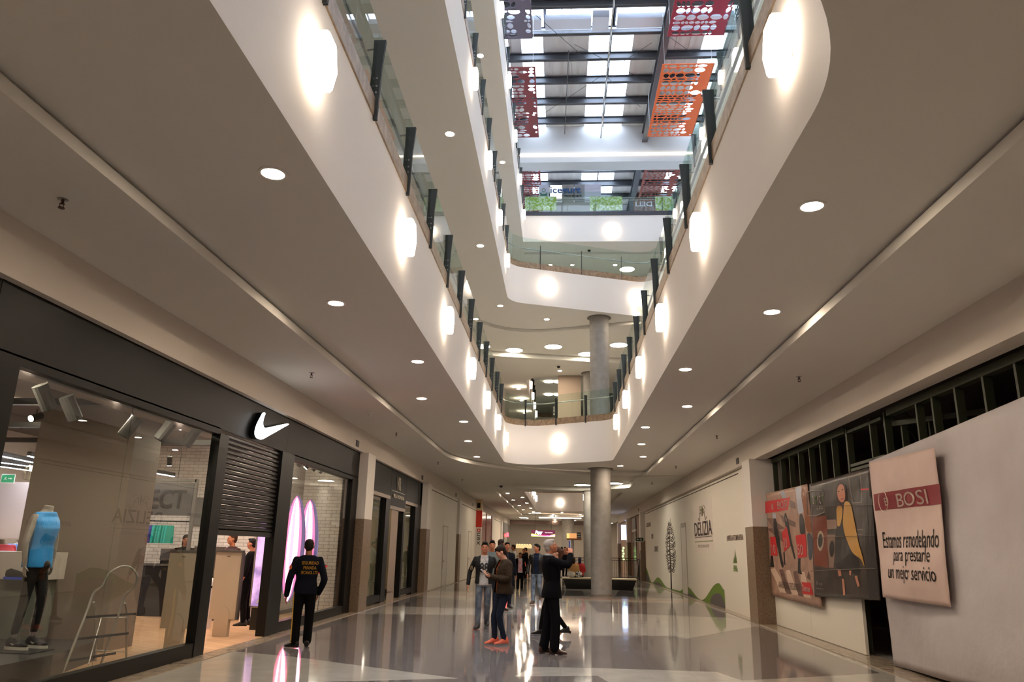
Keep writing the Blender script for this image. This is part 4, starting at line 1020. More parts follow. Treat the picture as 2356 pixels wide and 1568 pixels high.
# further figures
def far_person(px, y, top_py, face, label, skin, hair, top, legs, hs='short', z0=0, vox=.02, wide=1.0, group=None, **k):
    q = ony(px, top_py, y); B = Vector((q.x, y, 0))
    J = skeleton(B, R(face), max(1.5, min(1.9, q.z)), wide=wide, **k)
    return person(J, label, skin, hair, hs, top, legs, mat('dark_boot', (30, 27, 26), .6), vox=vox, jl=.07, top_allow=.02, sleeve=(.062, .052, .042), group=group)
GREYJ = cloth('grey_green_jacket', (98, 104, 102)); WHS = cloth('white_shirt', (214, 208, 200)); DKG = cloth('dark_grey_cloth', (44, 44, 48))
far_person(1133, 20.5, 1243, -80, 'man in grey jacket partly hidden between the bomber jacket man and the young woman', 'tan', (24, 20, 18), GREYJ, DJEANS, 'quiff')
far_person(1167, 22.5, 1246, -70, 'dark haired man in dark jacket, half hidden behind the young woman', 'tan', (26, 20, 17), NAVY, DJEANS)
far_person(1153, 21.5, 1239, 60, 'dark haired person seen behind the head of the young woman', 'tan', (48, 32, 26), DKG, BLACKC)
far_person(1182, 35.5, 1252, 180, 'man in white shirt standing side on beside the far railing', 'tan', (60, 40, 30), WHS, DKG)
far_person(1205, 44, 1262, -90, 'person with dark hair standing by the far black table', 'tan', (22, 18, 16), BLACKC, BLACKC)
far_person(1210, 46, 1259, 170, 'second dark haired person by the far black table', 'tan', (22, 18, 16), BLACKC, DKG)
far_person(1239, 45, 1262, -90, 'far person with dark hair between the leather jacket man and the suited man', 'tan', (22, 18, 16), DKG, BLACKC)
far_person(1282, 49, 1256, -90, 'leftmost of the three far people right of the suited man', 'tan', (30, 22, 18), DKG, BLACKC)
far_person(1292, 47, 1257, 90, 'middle of the three far people, back turned in black printed shirt', 'tan', (18, 15, 14), BLACKC, BLACKC)
far_person(1300, 51, 1257, -60, 'rightmost of the three far people right of the suited man', 'tan', (40, 26, 20), DKG, BLACKC)
# two people sitting on the bench, backs to us
def sitter(px, y, label, top, legs, hairc, h=1.0):
    q = ony(px, 1320, y); B = Vector((q.x, y, 0)); fa = R(90); H = 1.66*h; z = .47
    ov = dict(pelvis=(0, 0, z+.10), waist=(0, .02, z+.25), chest=(0, .03, z+.43), neck=(0, .05, z+.60), head=(0, .09, z+.76), hipR=(.09, .03, z+.09), hipL=(-.09, .03, z+.09), kneeR=(.10, .45, z+.06), kneeL=(-.10, .45, z+.06),
              ankR=(.10, .48, .085), ankL=(-.10, .48, .085), toeR=(.11, .63, .03), toeL=(-.11, .63, .03), shR=(.17, .04, z+.53), shL=(-.17, .04, z+.53), elR=(.22, .08, z+.27), elL=(-.22, .08, z+.27), wrR=(.15, .28, z+.2), wrL=(-.15, .28, z+.2))
    J = skeleton(B, fa, H, ov)
    person(J, label, 'tan', hairc, 'long', top, legs, BOOT, vox=.016, jl=.02, top_allow=.035, sleeve=(.066, .056, .044), seated=True)
sitter(1320, 35.3, 'person in tan coat sitting on the bench, back turned', cloth('tan_coat', (196, 150, 100)), DKG, (50, 34, 26))
sitter(1334, 35.8, 'person in red and dark blue top sitting on the bench beside the column', mat('red_top', (170, 30, 34), .8), DKG, (40, 40, 70))
# ---- people inside the sports shop
def shop_person(px, y, top_py, face, label, skin, hairc, top, hs, H=None, **k):
    q = ony(px, top_py, y); B = Vector((q.x, y, 0)); J = skeleton(B, R(face), max(1.55, min(1.85, q.z)), **k)
    return J, person(J, label, skin, hairc, hs, top, BLACKC, mat('dark_boot', (30, 27, 26), .6), vox=.012, jl=.06, sleeve=(.056, .048, .04), sleeve_end=.5, top_allow=.014)
J, pr = shop_person(430, 17.9, 1229, -60, 'shop worker with dark curly hair and glasses behind the shop counter', 'tan', (30, 18, 16), BLACKC, 'long')
gm = MB(); P = lambda x, y, z: J['head']+(J['hr']*x+J['hf']*y+Vector((0, 0, z)))*J['H']
for s in (-1, 1): gm.tube([P(s*.016+.010*math.cos(a), .054, -.001+.009*math.sin(a)) for a in [k*math.pi/5 for k in range(10)]], .0022, 5, closed=True)
gm.build('glasses', BLACKM, pr[0])
J, pr = shop_person(537, 16.7, 1226, -115, 'shop worker in maroon jacket over red shirt behind the white security panel', 'tan', (60, 38, 28), mat('maroon_jacket', (52, 22, 24), .8), 'quiff', head_face=R(-140))
J, pr = shop_person(583, 15.8, 1237, 180, 'shop worker in black polo and glasses, side on beside the purple poster', 'tan', (24, 18, 16), BLACKC, 'short')
gm = MB(); gm.tube([J['head']+(J['hr']*.045*math.copysign(1, .1)+J['hf']*.0+Vector((0, 0, -.001)))*J['H'], J['head']+(J['hr']*.03+J['hf']*.052)*J['H'], J['head']+(-J['hr']*.03+J['hf']*.052)*J['H']], .003, 5); gm.build('glasses', BLACKM, pr[0])
# ---- mannequin in blue vest
def A(px, py, y=9.62): return ony(px, py, y)
LOFF = lambda px, py, s, o: (o[0]+px/s, o[1]+py/s)
O1 = (0, 1130); K1 = 3.92
def M1(a, c, y=9.62): return A(O1[0]+a/K1, O1[1]+c/K1, y)
def mannequin():
    fa = math.radians(-35); base = Vector((-6.6, 9.62, .27))
    J = dict(H=1.78, f=Vector((math.cos(fa), math.sin(fa), 0)), r=Vector((math.sin(fa), -math.cos(fa), 0)))
    J['hf'], J['hr'] = J['f'], J['r']
    ps = dict(neck=M1(430, 175), shR=M1(318, 235, 9.45), shL=M1(488, 235, 9.8), chest=M1(405, 330), waist=M1(370, 480), pelvis=M1(335, 640), hipR=M1(290, 680, 9.55), hipL=M1(365, 680, 9.7),
              kneeR=M1(225, 960, 9.55), kneeL=M1(375, 960, 9.72), ankR=M1(125, 1310, 9.55), ankL=M1(300, 1290, 9.75), elR=M1(232, 460, 9.35), wrR=M1(222, 660, 9.38), elL=M1(500, 430, 9.95), wrL=M1(470, 640, 9.95))
    J.update(ps); J['head'] = J['neck']+Vector((0, 0, .16))
    for s in 'RL': J['toe'+s] = J['ank'+s]+Vector((.15, -.02, -.06))
    t = thing('mannequin', 'grey headless mannequin in bright blue vest and black leggings in the shop window', 'mannequin', (-6.6, 9.62, .27))
    H = 1.78; b = MB(); torso(b, J, -.012)
    b.tube([J['neck']-Vector((0, 0, .05)), J['neck'], J['neck']+Vector((.01, 0, .07))], [.09, .062, .056], 14)
    for s in 'RL':
        limb(b, [J['sh'+s], J['el'+s], J['wr'+s]], [.052, .040, .027]); limb(b, [J['hip'+s], J['knee'+s], J['ank'+s]], [.068, .040, .030])
        hand(b, J['wr'+s], (J['wr'+s]-J['el'+s]).normalized(), -J['r'] if s == 'R' else J['r'], 1 if s == 'R' else -1, 1, .35)
    remesh(b, 'body', SKINM, t, .010, 2)
    b = MB(); torso(b, J, .022, False, .06, .004); hp = 1
    o, bv = remesh(b, 'vest', mat('blue_vest', (46, 150, 228), .45, spec=.5), t, .011, 3)
    b = MB()
    for s in 'RL': limb(b, [J['hip'+s], J['knee'+s], J['ank'+s]+Vector((0, 0, .06))], [.094, .060, .046])
    b.ell(J['pelvis']+Vector((0, 0, -.03)), .165, .125, .12, 16, 10)
    remesh(b, 'leggings', mat('black_leggings', (22, 22, 24), .5, spec=.4), t, .011, 3)
    for s, c in (('R', (150, 1400)), ('L', (330, 1380))):
        a = J['ank'+s]; q = M1(c[0], c[1]+10, a.y); d = Vector((1, -.15, 0)).normalized(); sd = Vector((d.y, -d.x, 0)); up = Vector((0, 0, 1)); o = q-d*.15; o.z = .285
        b = MB(); L = .30; rings = []
        for u_, w, h in ((0, .03, .09), (.1, .038, .11), (.25, .04, .115), (.45, .042, .085), (.65, .047, .06), (.85, .042, .045), (1, .012, .03)):
            rings.append(ering(o+d*L*u_+up*(.03+h/2), sd, up, w, h/2, 12, .8))
        b.loft(rings); sh, sv = remesh(b, 'shoe', mat('black_knit', (26, 26, 30), .8), t, .008, 2)
        b = MB(); rb = [o+d*L*u_+sd*w for u_, w in ((-.02, .03), (.2, .042), (.5, .044), (.8, .046), (1.03, .012))]+[o+d*L*u_-sd*w for u_, w in ((1.03, .012), (.8, .046), (.5, .044), (.2, .042), (-.02, .03))]
        b.loft([rb, [p+up*.035 for p in rb]]); so = b.build('sole', WHITEP, None); so.data.transform(WM[t.name].inverted()); so.parent = sh
        # small tick on the side facing us
        tick = [(.05, .055), (.09, .03), (.2, .075), (.10, .048), (.07, .06)]
        b = MB(); ff = []
        for x_, z_ in tick:
            p = o+d*(.03+x_)+up*(z_+.02)+sd*.2; h = sv.ray_cast(p, -sd); ff.append(h[0]+sd*.003 if h[0] is not None else p-sd*.16)
        b.add(ff, [tuple(range(len(ff)))]); tk = b.build('tick_mark', WHITEP, None); tk.data.transform(WM[t.name].inverted()); tk.parent = sh
    b = MB(); b.box(-7.0, -6.3, 9.3, 9.75, .271, .281); b.build('base_plate', BLACKM, t)
    return t
mannequin()
# half figures in pink behind, at the left edge of the window
def half_mannequin(px, y, label, rgb):
    q = ony(px, 1225, y); B = Vector((q.x, y, .0)); fa = math.radians(-20)
    J = skeleton(B, fa, 1.80, head_face=fa)
    t = thing('mannequin', label, 'mannequin', tuple(B)); b = MB(); torso(b, J, -.012)
    b.tube([J['neck'], J['neck']+Vector((0, 0, .08))], [.06, .052], 12)
    for s in 'RL':
        limb(b, [J['sh'+s], J['el'+s], J['wr'+s]], [.05, .038, .026]); limb(b, [J['hip'+s], J['knee'+s], J['ank'+s]], [.068, .040, .030]); hand(b, J['wr'+s], (J['wr'+s]-J['el'+s]), J['f'], 1, 1, .3)
        b.tube([J['ank'+s], J['toe'+s]], [.035, .025], 8)
    remesh(b, 'body', SKINM, t, .014, 2)
    b = MB(); torso(b, J, .02, False, .05)
    for s in 'RL': limb(b, [J['sh'+s], J['sh'+s].lerp(J['el'+s], .6)], [.066, .058])
    remesh(b, 'shirt', mat('shirt_%d' % rgb[0], rgb, .7), t, .014, 2)
    b = MB(); 
    for s in 'RL': limb(b, [J['hip'+s], J['knee'+s], J['ank'+s]], [.094, .060, .045])
    b.ell(J['pelvis'], .16, .12, .12); remesh(b, 'leggings', mat('black_leggings'), t, .016, 2)
half_mannequin(9, 12.1, 'mannequin in bright pink shirt at the left edge of the shop window', (235, 40, 90))
half_mannequin(51, 13.9, 'mannequin in pale blue jacket half hidden behind the blue vest mannequin', (70, 130, 205))
# white display block with shoe beside the mannequin
t = thing('display_stand', 'white and grey display block with a blue running shoe at the left of the window', 'display stand', (-7.4, 10.4, 0))
b = MB(); b.box(-8.6, -7.25, 10.6, 11.0, .27, 1.05); b.build('grey_block', mat('sage_grey', (120, 124, 116), .6), t)
b = MB(); b.box(-8.6, -7.18, 10.55, 11.05, 1.05, 1.42); b.build('white_top', mat('white_gloss', (222, 214, 208), .3), t)
t = thing('display_shoe', 'black and blue running shoe on the side of the display block', 'shoe', (-7.3, 10.4, 1.08))
b = MB(); o = Vector((-7.62, 10.45, 1.06)); rg = []
for u_, w, h in ((0, .03, .09), (.15, .04, .11), (.4, .042, .09), (.7, .047, .06), (1, .015, .03)): rg.append(ering(o+Vector((.32*u_, 0, .03+h/2)), Vector((0, 1, 0)), Vector((0, 0, 1)), w, h/2, 12, .8))
b.loft(rg); b.build('upper', mat('black_knit'), t, smooth=True)
b = MB(); b.box(-7.63, -7.29, 10.41, 10.49, 1.055, 1.09); b.build('sole', mat('blue_foam', (40, 80, 220), .5), t)
t = thing('wire_sculpture', 'striped oval wire form at the lower left corner of the shop window', 'display', (-6.6, 8.55, .27))
b = MB()
for k in range(16):
    a = k*math.pi/16; b.tube([(-6.75+.27*math.cos(a)*math.sin(f_), 8.75+.27*math.sin(a)*math.sin(f_), .82-.50*math.cos(f_)) for f_ in [j*math.pi/10 for j in range(11)]], .006, 5)
    b.tube([(-6.75-.27*math.cos(a)*math.sin(f_), 8.75-.27*math.sin(a)*math.sin(f_), .82-.50*math.cos(f_)) for f_ in [j*math.pi/10 for j in range(11)]], .006, 5)
b.build('wires', mat('peach_wire', (232, 176, 158), .5), t)
b = MB(); b.tube([(-6.75, 8.75, .28), (-6.75, 8.75, .34)], .06, 10); b.build('foot', BLACKM, t)
def smooth_path(P, n=4):
    out = []
    for k in range(len(P)-1):
        p0, p1, p2, p3 = P[max(0, k-1)], P[k], P[k+1], P[min(len(P)-1, k+2)]
        for j in range(n):
            t_ = j/n; out.append(.5*((2*p1)+(p2-p0)*t_+(2*p0-5*p1+4*p2-p3)*t_*t_+(3*p1-p0-3*p2+p3)*t_**3))
    return out+[P[-1]]
# ---- step ladder
t = thing('step_ladder', 'grey tubular three step ladder with rounded handle inside the shop window', 'ladder', (-6.0, 10.2, 0))
s4 = 4.505; O = (130, 1220)
def LD(a, c, y): return ony(O[0]+a/s4, O[1]+c/s4, y)
fl = [LD(60, 1490, 9.75), LD(300, 880, 10.0), LD(385, 650, 10.08), LD(475, 580, 10.1), LD(540, 455, 10.12)]
fr = [LD(455, 1405, 10.4), LD(640, 880, 10.42), LD(715, 670, 10.42), LD(800, 595, 10.4), LD(840, 480, 10.35)]
arc = [LD(620, 395, 10.15), LD(700, 368, 10.2), LD(780, 392, 10.28)]
fl[0].z = fr[0].z = .02
GT = mat('grey_tube', (170, 166, 160), .35, metal=.3)
b = MB(); b.tube(smooth_path(fl+arc+fr[::-1]), .016, 10); b.build('front_frame', GT, t, smooth=True)
rl = [LD(385, 740, 10.4), LD(400, 830, 10.5), LD(398, 1410, 10.65)]; rr_ = [LD(708, 750, 10.75), LD(728, 830, 10.85), LD(722, 1330, 11.0)]
for p in (rl, rr_): p[-1].z = .02
b = MB(); b.tube(rl, .0145, 8); b.tube(rr_, .0145, 8); b.tube([LD(400, 1240, 10.6), LD(722, 1255, 10.95)], .008, 8); b.tube([LD(400, 895, 10.5), LD(725, 905, 10.85)], .008, 8); b.build('rear_frame', GT, t, smooth=True)
for k, (c, fz) in enumerate(((870, .36), (1085, .62), (1300, .86))):
    l, r_ = (LD(310, c-5, 9.98), LD(640, c+12, 10.42)) if k == 0 else ((LD(222, c-5, 9.9), LD(560, c+12, 10.4)) if k == 1 else (LD(140, c-5, 9.82), LD(470, c+14, 10.38)))
    z = (l.z+r_.z)/2; bk = Vector((.10, .26, 0)) if k < 2 else Vector((.06, .22, 0))
    b = MB(); q = [Vector((l.x, l.y, z)), Vector((r_.x, r_.y, z)), Vector((r_.x, r_.y, z))+bk, Vector((l.x, l.y, z))+bk]; b.loft([q, [p-Vector((0, 0, .03)) for p in q]]); b.build('step', mat('black_rubber', (34, 32, 32), .7), t)
b = MB()
for a, c in ((( 465, 905, 10.45), (330, 1390, 10.0)), ): b.tube([LD(*a), LD(*c)], .008, 6)
b.build('brace', GT, t)
# ---- anti theft panels at the door
def gate(px, py, label, s=1.0):
    q = onz(px, py, .015); t = thing('security_gate', label, 'security gate', (q.x, q.y, .015))
    b = MB(); b.box(q.x-.24, q.x+.24, q.y-.03, q.y+.03, .30, 1.44); b.build('panel', mat('beige_plastic', (196, 180, 160), .4), t)
    b = MB(); b.box(q.x-.26, q.x+.26, q.y-.045, q.y+.045, 1.44, 1.48); b.box(q.x+.24, q.x+.275, q.y-.045, q.y+.045, .30, 1.44); b.build('edge_trim', mat('grey_trim', (92, 86, 82), .5), t)
    b = MB(); pr = [(-.13, 0), (.13, 0)]+[(.13*math.cos(a), .38+.13*math.sin(a)) for a in [k*math.pi/10 for k in range(11)]]; b.prism([(q.x+x_, .015+z_) for x_, z_ in pr], 'y', q.y-.06, q.y+.05); b.build('foot', mat('beige_plastic'), t)
    b = MB(); b.box(q.x-.03, q.x+.03, q.y-.036, q.y-.03, 1.37, 1.38); b.build('badge', mat('dark_sign'), t)
q1 = gate(507, 1463, 'beige anti theft panel standing in the open doorway under the shutter')
q2 = gate(398, 1490, 'beige anti theft panel behind the glass, right of the ladder')
t = thing('litter_bin', 'white rounded bin standing behind the anti theft panel in the doorway', 'bin', (-6.75, 14.9, 0))
b = MB(); b.box(-7.0, -6.72, 14.8, 15.1, .015, .75); b.build('bin_body', mat('white_gloss'), t)
b = MB(); b.prism([(-7.0+.14+.14*math.cos(a), .80+.16*math.sin(a)) for a in [k*math.pi/10 for k in range(11)]], 'y', 14.8, 15.1); b.build('lid', mat('white_gloss'), t)
# ---- counter, hoardings, racks in the store
t = thing('shop_counter', 'long black shop counter with a pale top in the middle of the store', 'counter', (-8.5, 17.3, 0))
b = MB(); b.box(-11.0, -6.9, 17.1, 17.6, .015, 1.08); b.build('counter_body', mat('black_laminate', (34, 32, 33), .3), t)
b = MB(); b.box(-11.02, -6.88, 17.08, 17.62, 1.08, 1.12); b.build('counter_top', GREYP, t)
for k, x in enumerate((-9.6, -8.9)):
    tt = thing('cash_register', '%s small grey till screen on the black counter' % ('left' if k == 0 else 'right'), 'till', (x, 17.3, 1.12))
    b = MB(); b.box(x-.16, x+.16, 17.28, 17.31, 1.2, 1.45); b.build('screen', GREYP, tt); b = MB(); b.box(x-.1, x+.1, 17.2, 17.4, 1.12, 1.2); b.build('stand', BLACKM, tt)
b = MB(); b.box(-8.15, -7.45, 17.0, 17.06, .9, 1.52)
tag(b.build('grey_screen', mat('dark_taupe', (86, 76, 70), .5)), 'grey upright panel on the counter left of the glass door jamb', 'panel')
# sign with TI on the brick wall, cut off lettering IECT banner
sg = MB(); sg.box(-9.5, -8.3, 19.36, 19.44, 2.02, 2.72)
t = thing('wall_sign', 'grey sign with white letters TI on the white brick wall', 'sign', (-8.9, 19.4, 2.0)); sg.build('board', mat('mid_grey', (112, 108, 104), .6), t)
text('TI', (-8.75, 19.35, 2.37), (1, 0, 0), (0, 0, 1), .55, .42, mat('sign_white_matt', (240, 238, 232), .5), t, 'lettering', .01, .03)
t = thing('hanging_banner', 'dark grey banner with letters IECT above the clothes rail', 'banner', (-9.4, 16.2, 2.2)); b = MB(); b.box(-9.4, -8.0, 16.3, 16.33, 2.15, 2.85); b.build('cloth', GREYP, t)
text('IECT', (-8.6, 16.29, 2.5), (1, 0, 0), (0, 0, 1), .9, .4, mat('dark_letters', (52, 48, 46), .6), t, 'lettering', .006, .02)
# clothes rail with shorts
t = thing('clothes_rail', 'black clothes rail and frame holding the shorts', 'rail', (-9.3, 15.9, 0))
b = MB(); b.tube([(-9.6, 15.9, 2.02), (-7.75, 15.9, 2.02)], .015, 8); b.build('rail', BLACKM, t)
b = MB()
for x in (-9.6, -7.75): b.box(x-.03, x+.03, 15.87, 15.93, .015, 2.9)
b.box(-9.6, -7.75, 15.87, 15.93, 2.84, 2.9); b.build('frame', mat('mid_grey'), t)
for k in range(9):
    teal = k > 3; x = ony((324+4.5*k) if not teal else (330+7.2*k), 1230, 15.9).x; y = 15.9+.02*(k % 2)
    tt = thing('shorts', '%s pair of %s shorts hanging on the rail' % (ORD[k], 'teal' if teal else 'violet blue'), 'shorts', (x, y, 2.0), 0, 'teal shorts on the rail' if teal else 'violet blue shorts on the rail')
    b = MB(); dx = .05; w = .17
    b.loft([[Vector((x+dx*math.cos(a)+.02*math.sin(3*a), y+w*h_*math.sin(a), 1.93-.36*j)) for a in [i*math.pi/8 for i in range(16)]] for j, h_ in ((0, .8), (.3, .95), (1, 1.15))])
    b.build('fabric', mat('teal_fabric', (20, 168, 156), .7) if teal else mat('violet_fabric', (84, 84, 196), .7), tt)
    b = MB(); b.tube([(x, y, 2.05), (x+.015, y, 2.03), (x, y, 1.99), (x, y, 1.94)], .004, 5); b.build('hanger', INOX, tt)
# dark shelving unit with red shoe boxes behind the mannequin
t = thing('shelving_unit', 'dark shelving with coloured shoe boxes behind the mannequin legs', 'shelves', (-8.4, 13.8, 0))
b = MB()
for z in (.25, .6, .95, 1.3): b.box(-9.2, -7.9, 13.9, 14.3, z, z+.03)
b.build('shelf_boards', BLACKM, t)
b = MB(); b.box(-9.25, -9.2, 13.9, 14.3, .015, 2.3); b.box(-7.9, -7.85, 13.9, 14.3, .015, 2.3); b.box(-9.25, -7.85, 14.3, 14.33, .015, 2.3); b.build('uprights', GREYP, t)
for k, (x, z, c) in enumerate([(-8.9, .63, 0), (-8.5, .63, 0), (-8.15, .63, 1), (-8.9, .98, 1), (-8.5, .98, 0), (-8.15, .98, 0), (-8.7, .28, 0), (-8.25, .28, 1)]):
    b = MB(); b.box(x-.14, x+.14, 13.85, 14.2, z, z+.13)
    tag(b.build('shoe_box', mat('red_card', (206, 44, 52), .6) if c == 0 else mat('dark_card', (50, 44, 48), .6)), '%s shoe box on the dark shelves, %s' % (ORD[k], 'red' if c == 0 else 'dark'), 'box', 'shoe boxes on the dark shelves')
# green exit sign
def exit_sign(p, right, w, h, label, arrow='R', m=None):
    right = Vector(right); t = thing('exit_sign', label, 'sign', tuple(p)); n = right.cross(Vector((0, 0, 1)))
    def plate(x0, x1, z0, z1, d0, d1, m, nm):
        b = MB(); M4 = Matrix((right, n, Vector((0, 0, 1)))).transposed().to_4x4(); M4.translation = Vector(p); b.box(x0, x1, d0, d1, z0, z1, M4); b.build(nm, m, t)
    plate(-w/2, w/2, -h/2, h/2, 0, .012, WHITEP, 'border'); plate(-w*.46, w*.46, -h*.36, h*.42, .012, .015, m or mat('exit_green', (20, 130, 84), .5, emit=.3, ecol=(20, 130, 84)), 'green_field')
    b = MB(); s = 1 if arrow == 'R' else -1
    def PP(x, z): return Vector(p)+right*(x*s)+Vector((0, 0, z))+n*.018
    W2 = w
    ar = [(.02, .025), (.2, .025), (.2, .08), (.34, 0), (.2, -.08), (.2, -.025), (.02, -.025)]
    b.add([PP(x*W2, z*W2+h*.03) for x, z in ar], [tuple(range(7))])
    man = [(-.30, -.12), (-.25, -.12), (-.2, -.03), (-.14, -.06), (-.10, -.12), (-.06, -.11), (-.12, -.01), (-.15, .04), (-.08, .04), (-.08, .06), (-.2, .07), (-.27, .02), (-.25, 0), (-.2, .035), (-.23, -.03)]
    b.add([PP(x*W2, z*W2+h*.03) for x, z in man], [tuple(range(len(man)))]); b.ell(PP(-.15*W2, .11*W2), .022*W2, .022*W2, .022*W2, 8, 6)
    b.build('symbols', mat('sign_white_matt'), t)
exit_sign(ony(19, 1101, 15.5), (1, 0, 0), .30, .2, 'green exit sign on the pale wall at the left edge of the shop')
wb_ = MB(); wb_.box(-12.9, -8.95, 15.55, 15.6, 1.6, 2.75); struct(wb_.build('wall_store_pier', mat('pale_wall', (214, 200, 192), .7)))
# tall graphic poster, surfboard panels, shoe on a rod
t = thing('light_poster', 'tall purple and white illuminated landscape poster inside the doorway', 'poster', (-6.4, 14.9, .3))
pm = mat('purple_landscape', (186, 150, 190), .4, noise=(3.2, (120, 96, 142), 7, .12), emit=.55, ecol=(190, 150, 196))
nt = pm.node_tree; 
try:
    mxn = [n for n in nt.nodes if n.type == 'MIX'][0]; nt.links.new(mxn.outputs[2], nt.nodes['Principled BSDF'].inputs['Emission Color'])
except Exception: pass
p1, p2 = onz(577, 1400, .4), onz(630, 1392, .4)
yy = 15.0; xa, xb = ony(577, 1390, yy).x, ony(622, 1385, yy).x
b = MB(); b.box(xa, xb, yy, yy+.05, .45, 2.05); b.build('graphic', pm, t)
b = MB(); b.box(xa-.03, xa, yy-.01, yy+.06, .42, 2.08); b.box(xa-.03, xb, yy-.01, yy+.06, .42, .45); b.build('frame', INOX, t)
b = MB(); b.add([(xa+.1, yy-.004, .5), (xa+.13, yy-.004, .5), (xb-.05, yy-.004, .95), (xb-.07, yy-.004, .95)], [(0, 1, 2, 3)]); b.add([(xa+.33, yy-.004, .5), (xa+.36, yy-.004, .5), (xb-.02, yy-.004, .8), (xb-.04, yy-.004, .8)], [(0, 1, 2, 3)]); b.build('road_lines', mat('sign_white_matt'), t)
b = MB(); b.box(xa, xb, yy+.05, yy+.3, .015, .45); b.build('plinth', BLACKM, t)
def board(cx, y, z0, z1, w, label):
    t = thing('surfboard', label, 'surfboard', (cx, y, z0)); n = 28
    def outl(s): 
        L = []
        for k in range(n+1):
            u_ = k/n; L.append((s*w/2*(math.sin(math.pi*min(1, u_*1.0))**.55 if 0 < u_ < 1 else 0), z0+(z1-z0)*u_))
        return L
    o = outl(1)+outl(-1)[::-1][1:-1]; b = MB(); b.prism([(cx+p[0], p[1]) for p in o], 'y', y, y+.03); b.build('board_body', mat('board_navy', (92, 86, 128), .4, emit=.35, ecol=(120, 104, 150)), t)
    for nm, sc, off, c, e in (('pink_stripe', .74, -.03, (255, 90, 130), 1.6), ('white_stripe', .46, -.01, (255, 200, 225), 2.6), ('core_stripe', .14, -.05, (255, 120, 140), 2.0)):
        b = MB(); b.prism([(cx+p[0]*sc+off*w, z0+(p[1]-z0)*(.97 if sc < .7 else .985)+.01) for p in o], 'y', y-.003*(1+5*(1-sc)), y); b.build(nm, mat('glow_'+nm, c, .4, emit=e, ecol=c), t)
    return t
bxs = []
for px, lab in ((680, 'left glowing pink and white surfboard behind the security guard'), (711, 'right glowing pink and white surfboard behind the security guard')):
    y = 16.3 if px == 680 else 16.9; q0 = ony(px-8, 1400, y); q1 = ony(px, 1138 if px == 680 else 1147, y)
    board((q0.x+q1.x)/2-.03, y, .45, q1.z, .50, lab)
for k, (px, py) in enumerate(((743, 1312), (722, 1330))):
    q = onx(px, py, -5.72-.12*k); y = q.y; t = thing('display_shoe', ('red and grey running shoe on a thin rod in the right window' if k == 0 else 'second running shoe rod, hidden behind the guard'), 'shoe', (q.x, y, 0.015))
    b = MB(); b.tube([(q.x-.06, y, .015), (q.x, y, q.z-.03)], .008, 6); b.build('rod', BLACKM, t)
    if k == 0:
        b = MB(); o = q-Vector((.11, 0, .06)); d = Vector((.72, 0, .62)).normalized(); u2 = Vector((-d.z, 0, d.x)); rg = [ering(o+d*.26*u_+u2*(.02+h/2), Vector((0, 1, 0)), u2, w_, h/2, 10, .8) for u_, w_, h in ((0, .03, .07), (.3, .04, .09), (.6, .045, .06), (1, .015, .03))]
        b.loft(rg); b.build('upper', mat('teal_grey', (70, 80, 84), .6), t, smooth=True)
        b = MB(); b.beam(o, o+d*.27, .08, .03, u2); b.build('sole', mat('red_foam', (226, 60, 64), .5, emit=.2, ecol=(226, 60, 64)), t)
        pass
# ---- shop lighting
def tracklamp(p, d, label, on=True, s=1.0, group='track spotlights in the sports shop'):
    t = thing('spotlight', label, 'spotlight', tuple(p), 0, group); p = Vector(p); d = Vector(d).normalized(); m = BLACKM if on else mat('grey_spot', (84, 84, 82), .5)
    b = MB(); b.tube([p, p+Vector((0, 0, -.1*s))], .012, 6); b.build('stem', m, t)
    c = p+Vector((0, 0, -.13*s)); b = MB(); b.tube([c-d*.10*s, c+d*.09*s], .055*s, 14); b.build('can', m, t)
    b = MB(); b.tube([c+d*.088*s, c+d*.096*s], .046*s, 14); b.build('lens', mat('spot_lens_on', (255, 240, 225), .5, emit=90, ecol=(255, 232, 208)) if on else BLACKM, t)
    return t
def led(a, c, label, w=.05, e=26):
    t = thing('linear_light', label, 'light', tuple((Vector(a)+Vector(c))/2)); b = MB(); b.beam(Vector(a), Vector(c), w*1.5, .08); b.build('housing', BLACKM, t)
    b = MB(); b.beam(Vector(a)-Vector((0, 0, .045)), Vector(c)-Vector((0, 0, .045)), w, .008); b.build('tube', mat('led_tube', (235, 235, 255), .5, emit=e, ecol=(236, 234, 255)), t)
zL = 3.1
for k, (a, c) in enumerate([((-2, 1042), (165, 1077)), ((67, 1043), (166, 1067)), ((0, 1058), (142, 1078)), ((-4, 1067), (88, 1080)), ((140, 1045), (170, 1052)), ((344, 1081), (400, 1091))]):
    led(onz(*a, zL), onz(*c, zL), '%s thin glowing light bar hanging in the sports shop, from the left' % ORD[k])
b = MB()
for y in (11.2, 13.6, 15.8): b.box(-12.5, -6.7, y-.05, y+.05, 3.62, 3.72)
tag(b.build('lighting_track', BLACKM), 'black lighting tracks crossing the shop ceiling', 'track')
for k, (px, py, y, d) in enumerate([(82, 962, 11.2, (-.2, -.9, -.4)), (150, 1020, 13.6, (.3, -.6, -.7)), (390, 1062, 15.8, (-.1, .4, -.9))]):
    q = ony(px, py, y); tracklamp((q.x, y, q.z+.15), d, '%s lit track spotlight from the left in the sports shop' % ORD[k])
for k, (px, py) in enumerate([(105, 905), (165, 930), (300, 975), (380, 985), (440, 1000)]):
    q = onx(px, py, -5.75); tracklamp((q.x, q.y, q.z+.15), (.2, .5, -.8) if k < 2 else (-.4, -.2, -.8), '%s grey spotlight from the left just inside the large shop window' % ORD[k], False, 1.5, 'grey spotlights inside the window')
for k in range(7):
    tracklamp((-5.8, 15.1+.52*k, 3.5), (-.6, .2 if k < 4 else -.2, -.8), '%s small grey spotlight above the surfboards' % ORD[k], k in (1, 4), 1.0, 'spotlights above the surfboards')
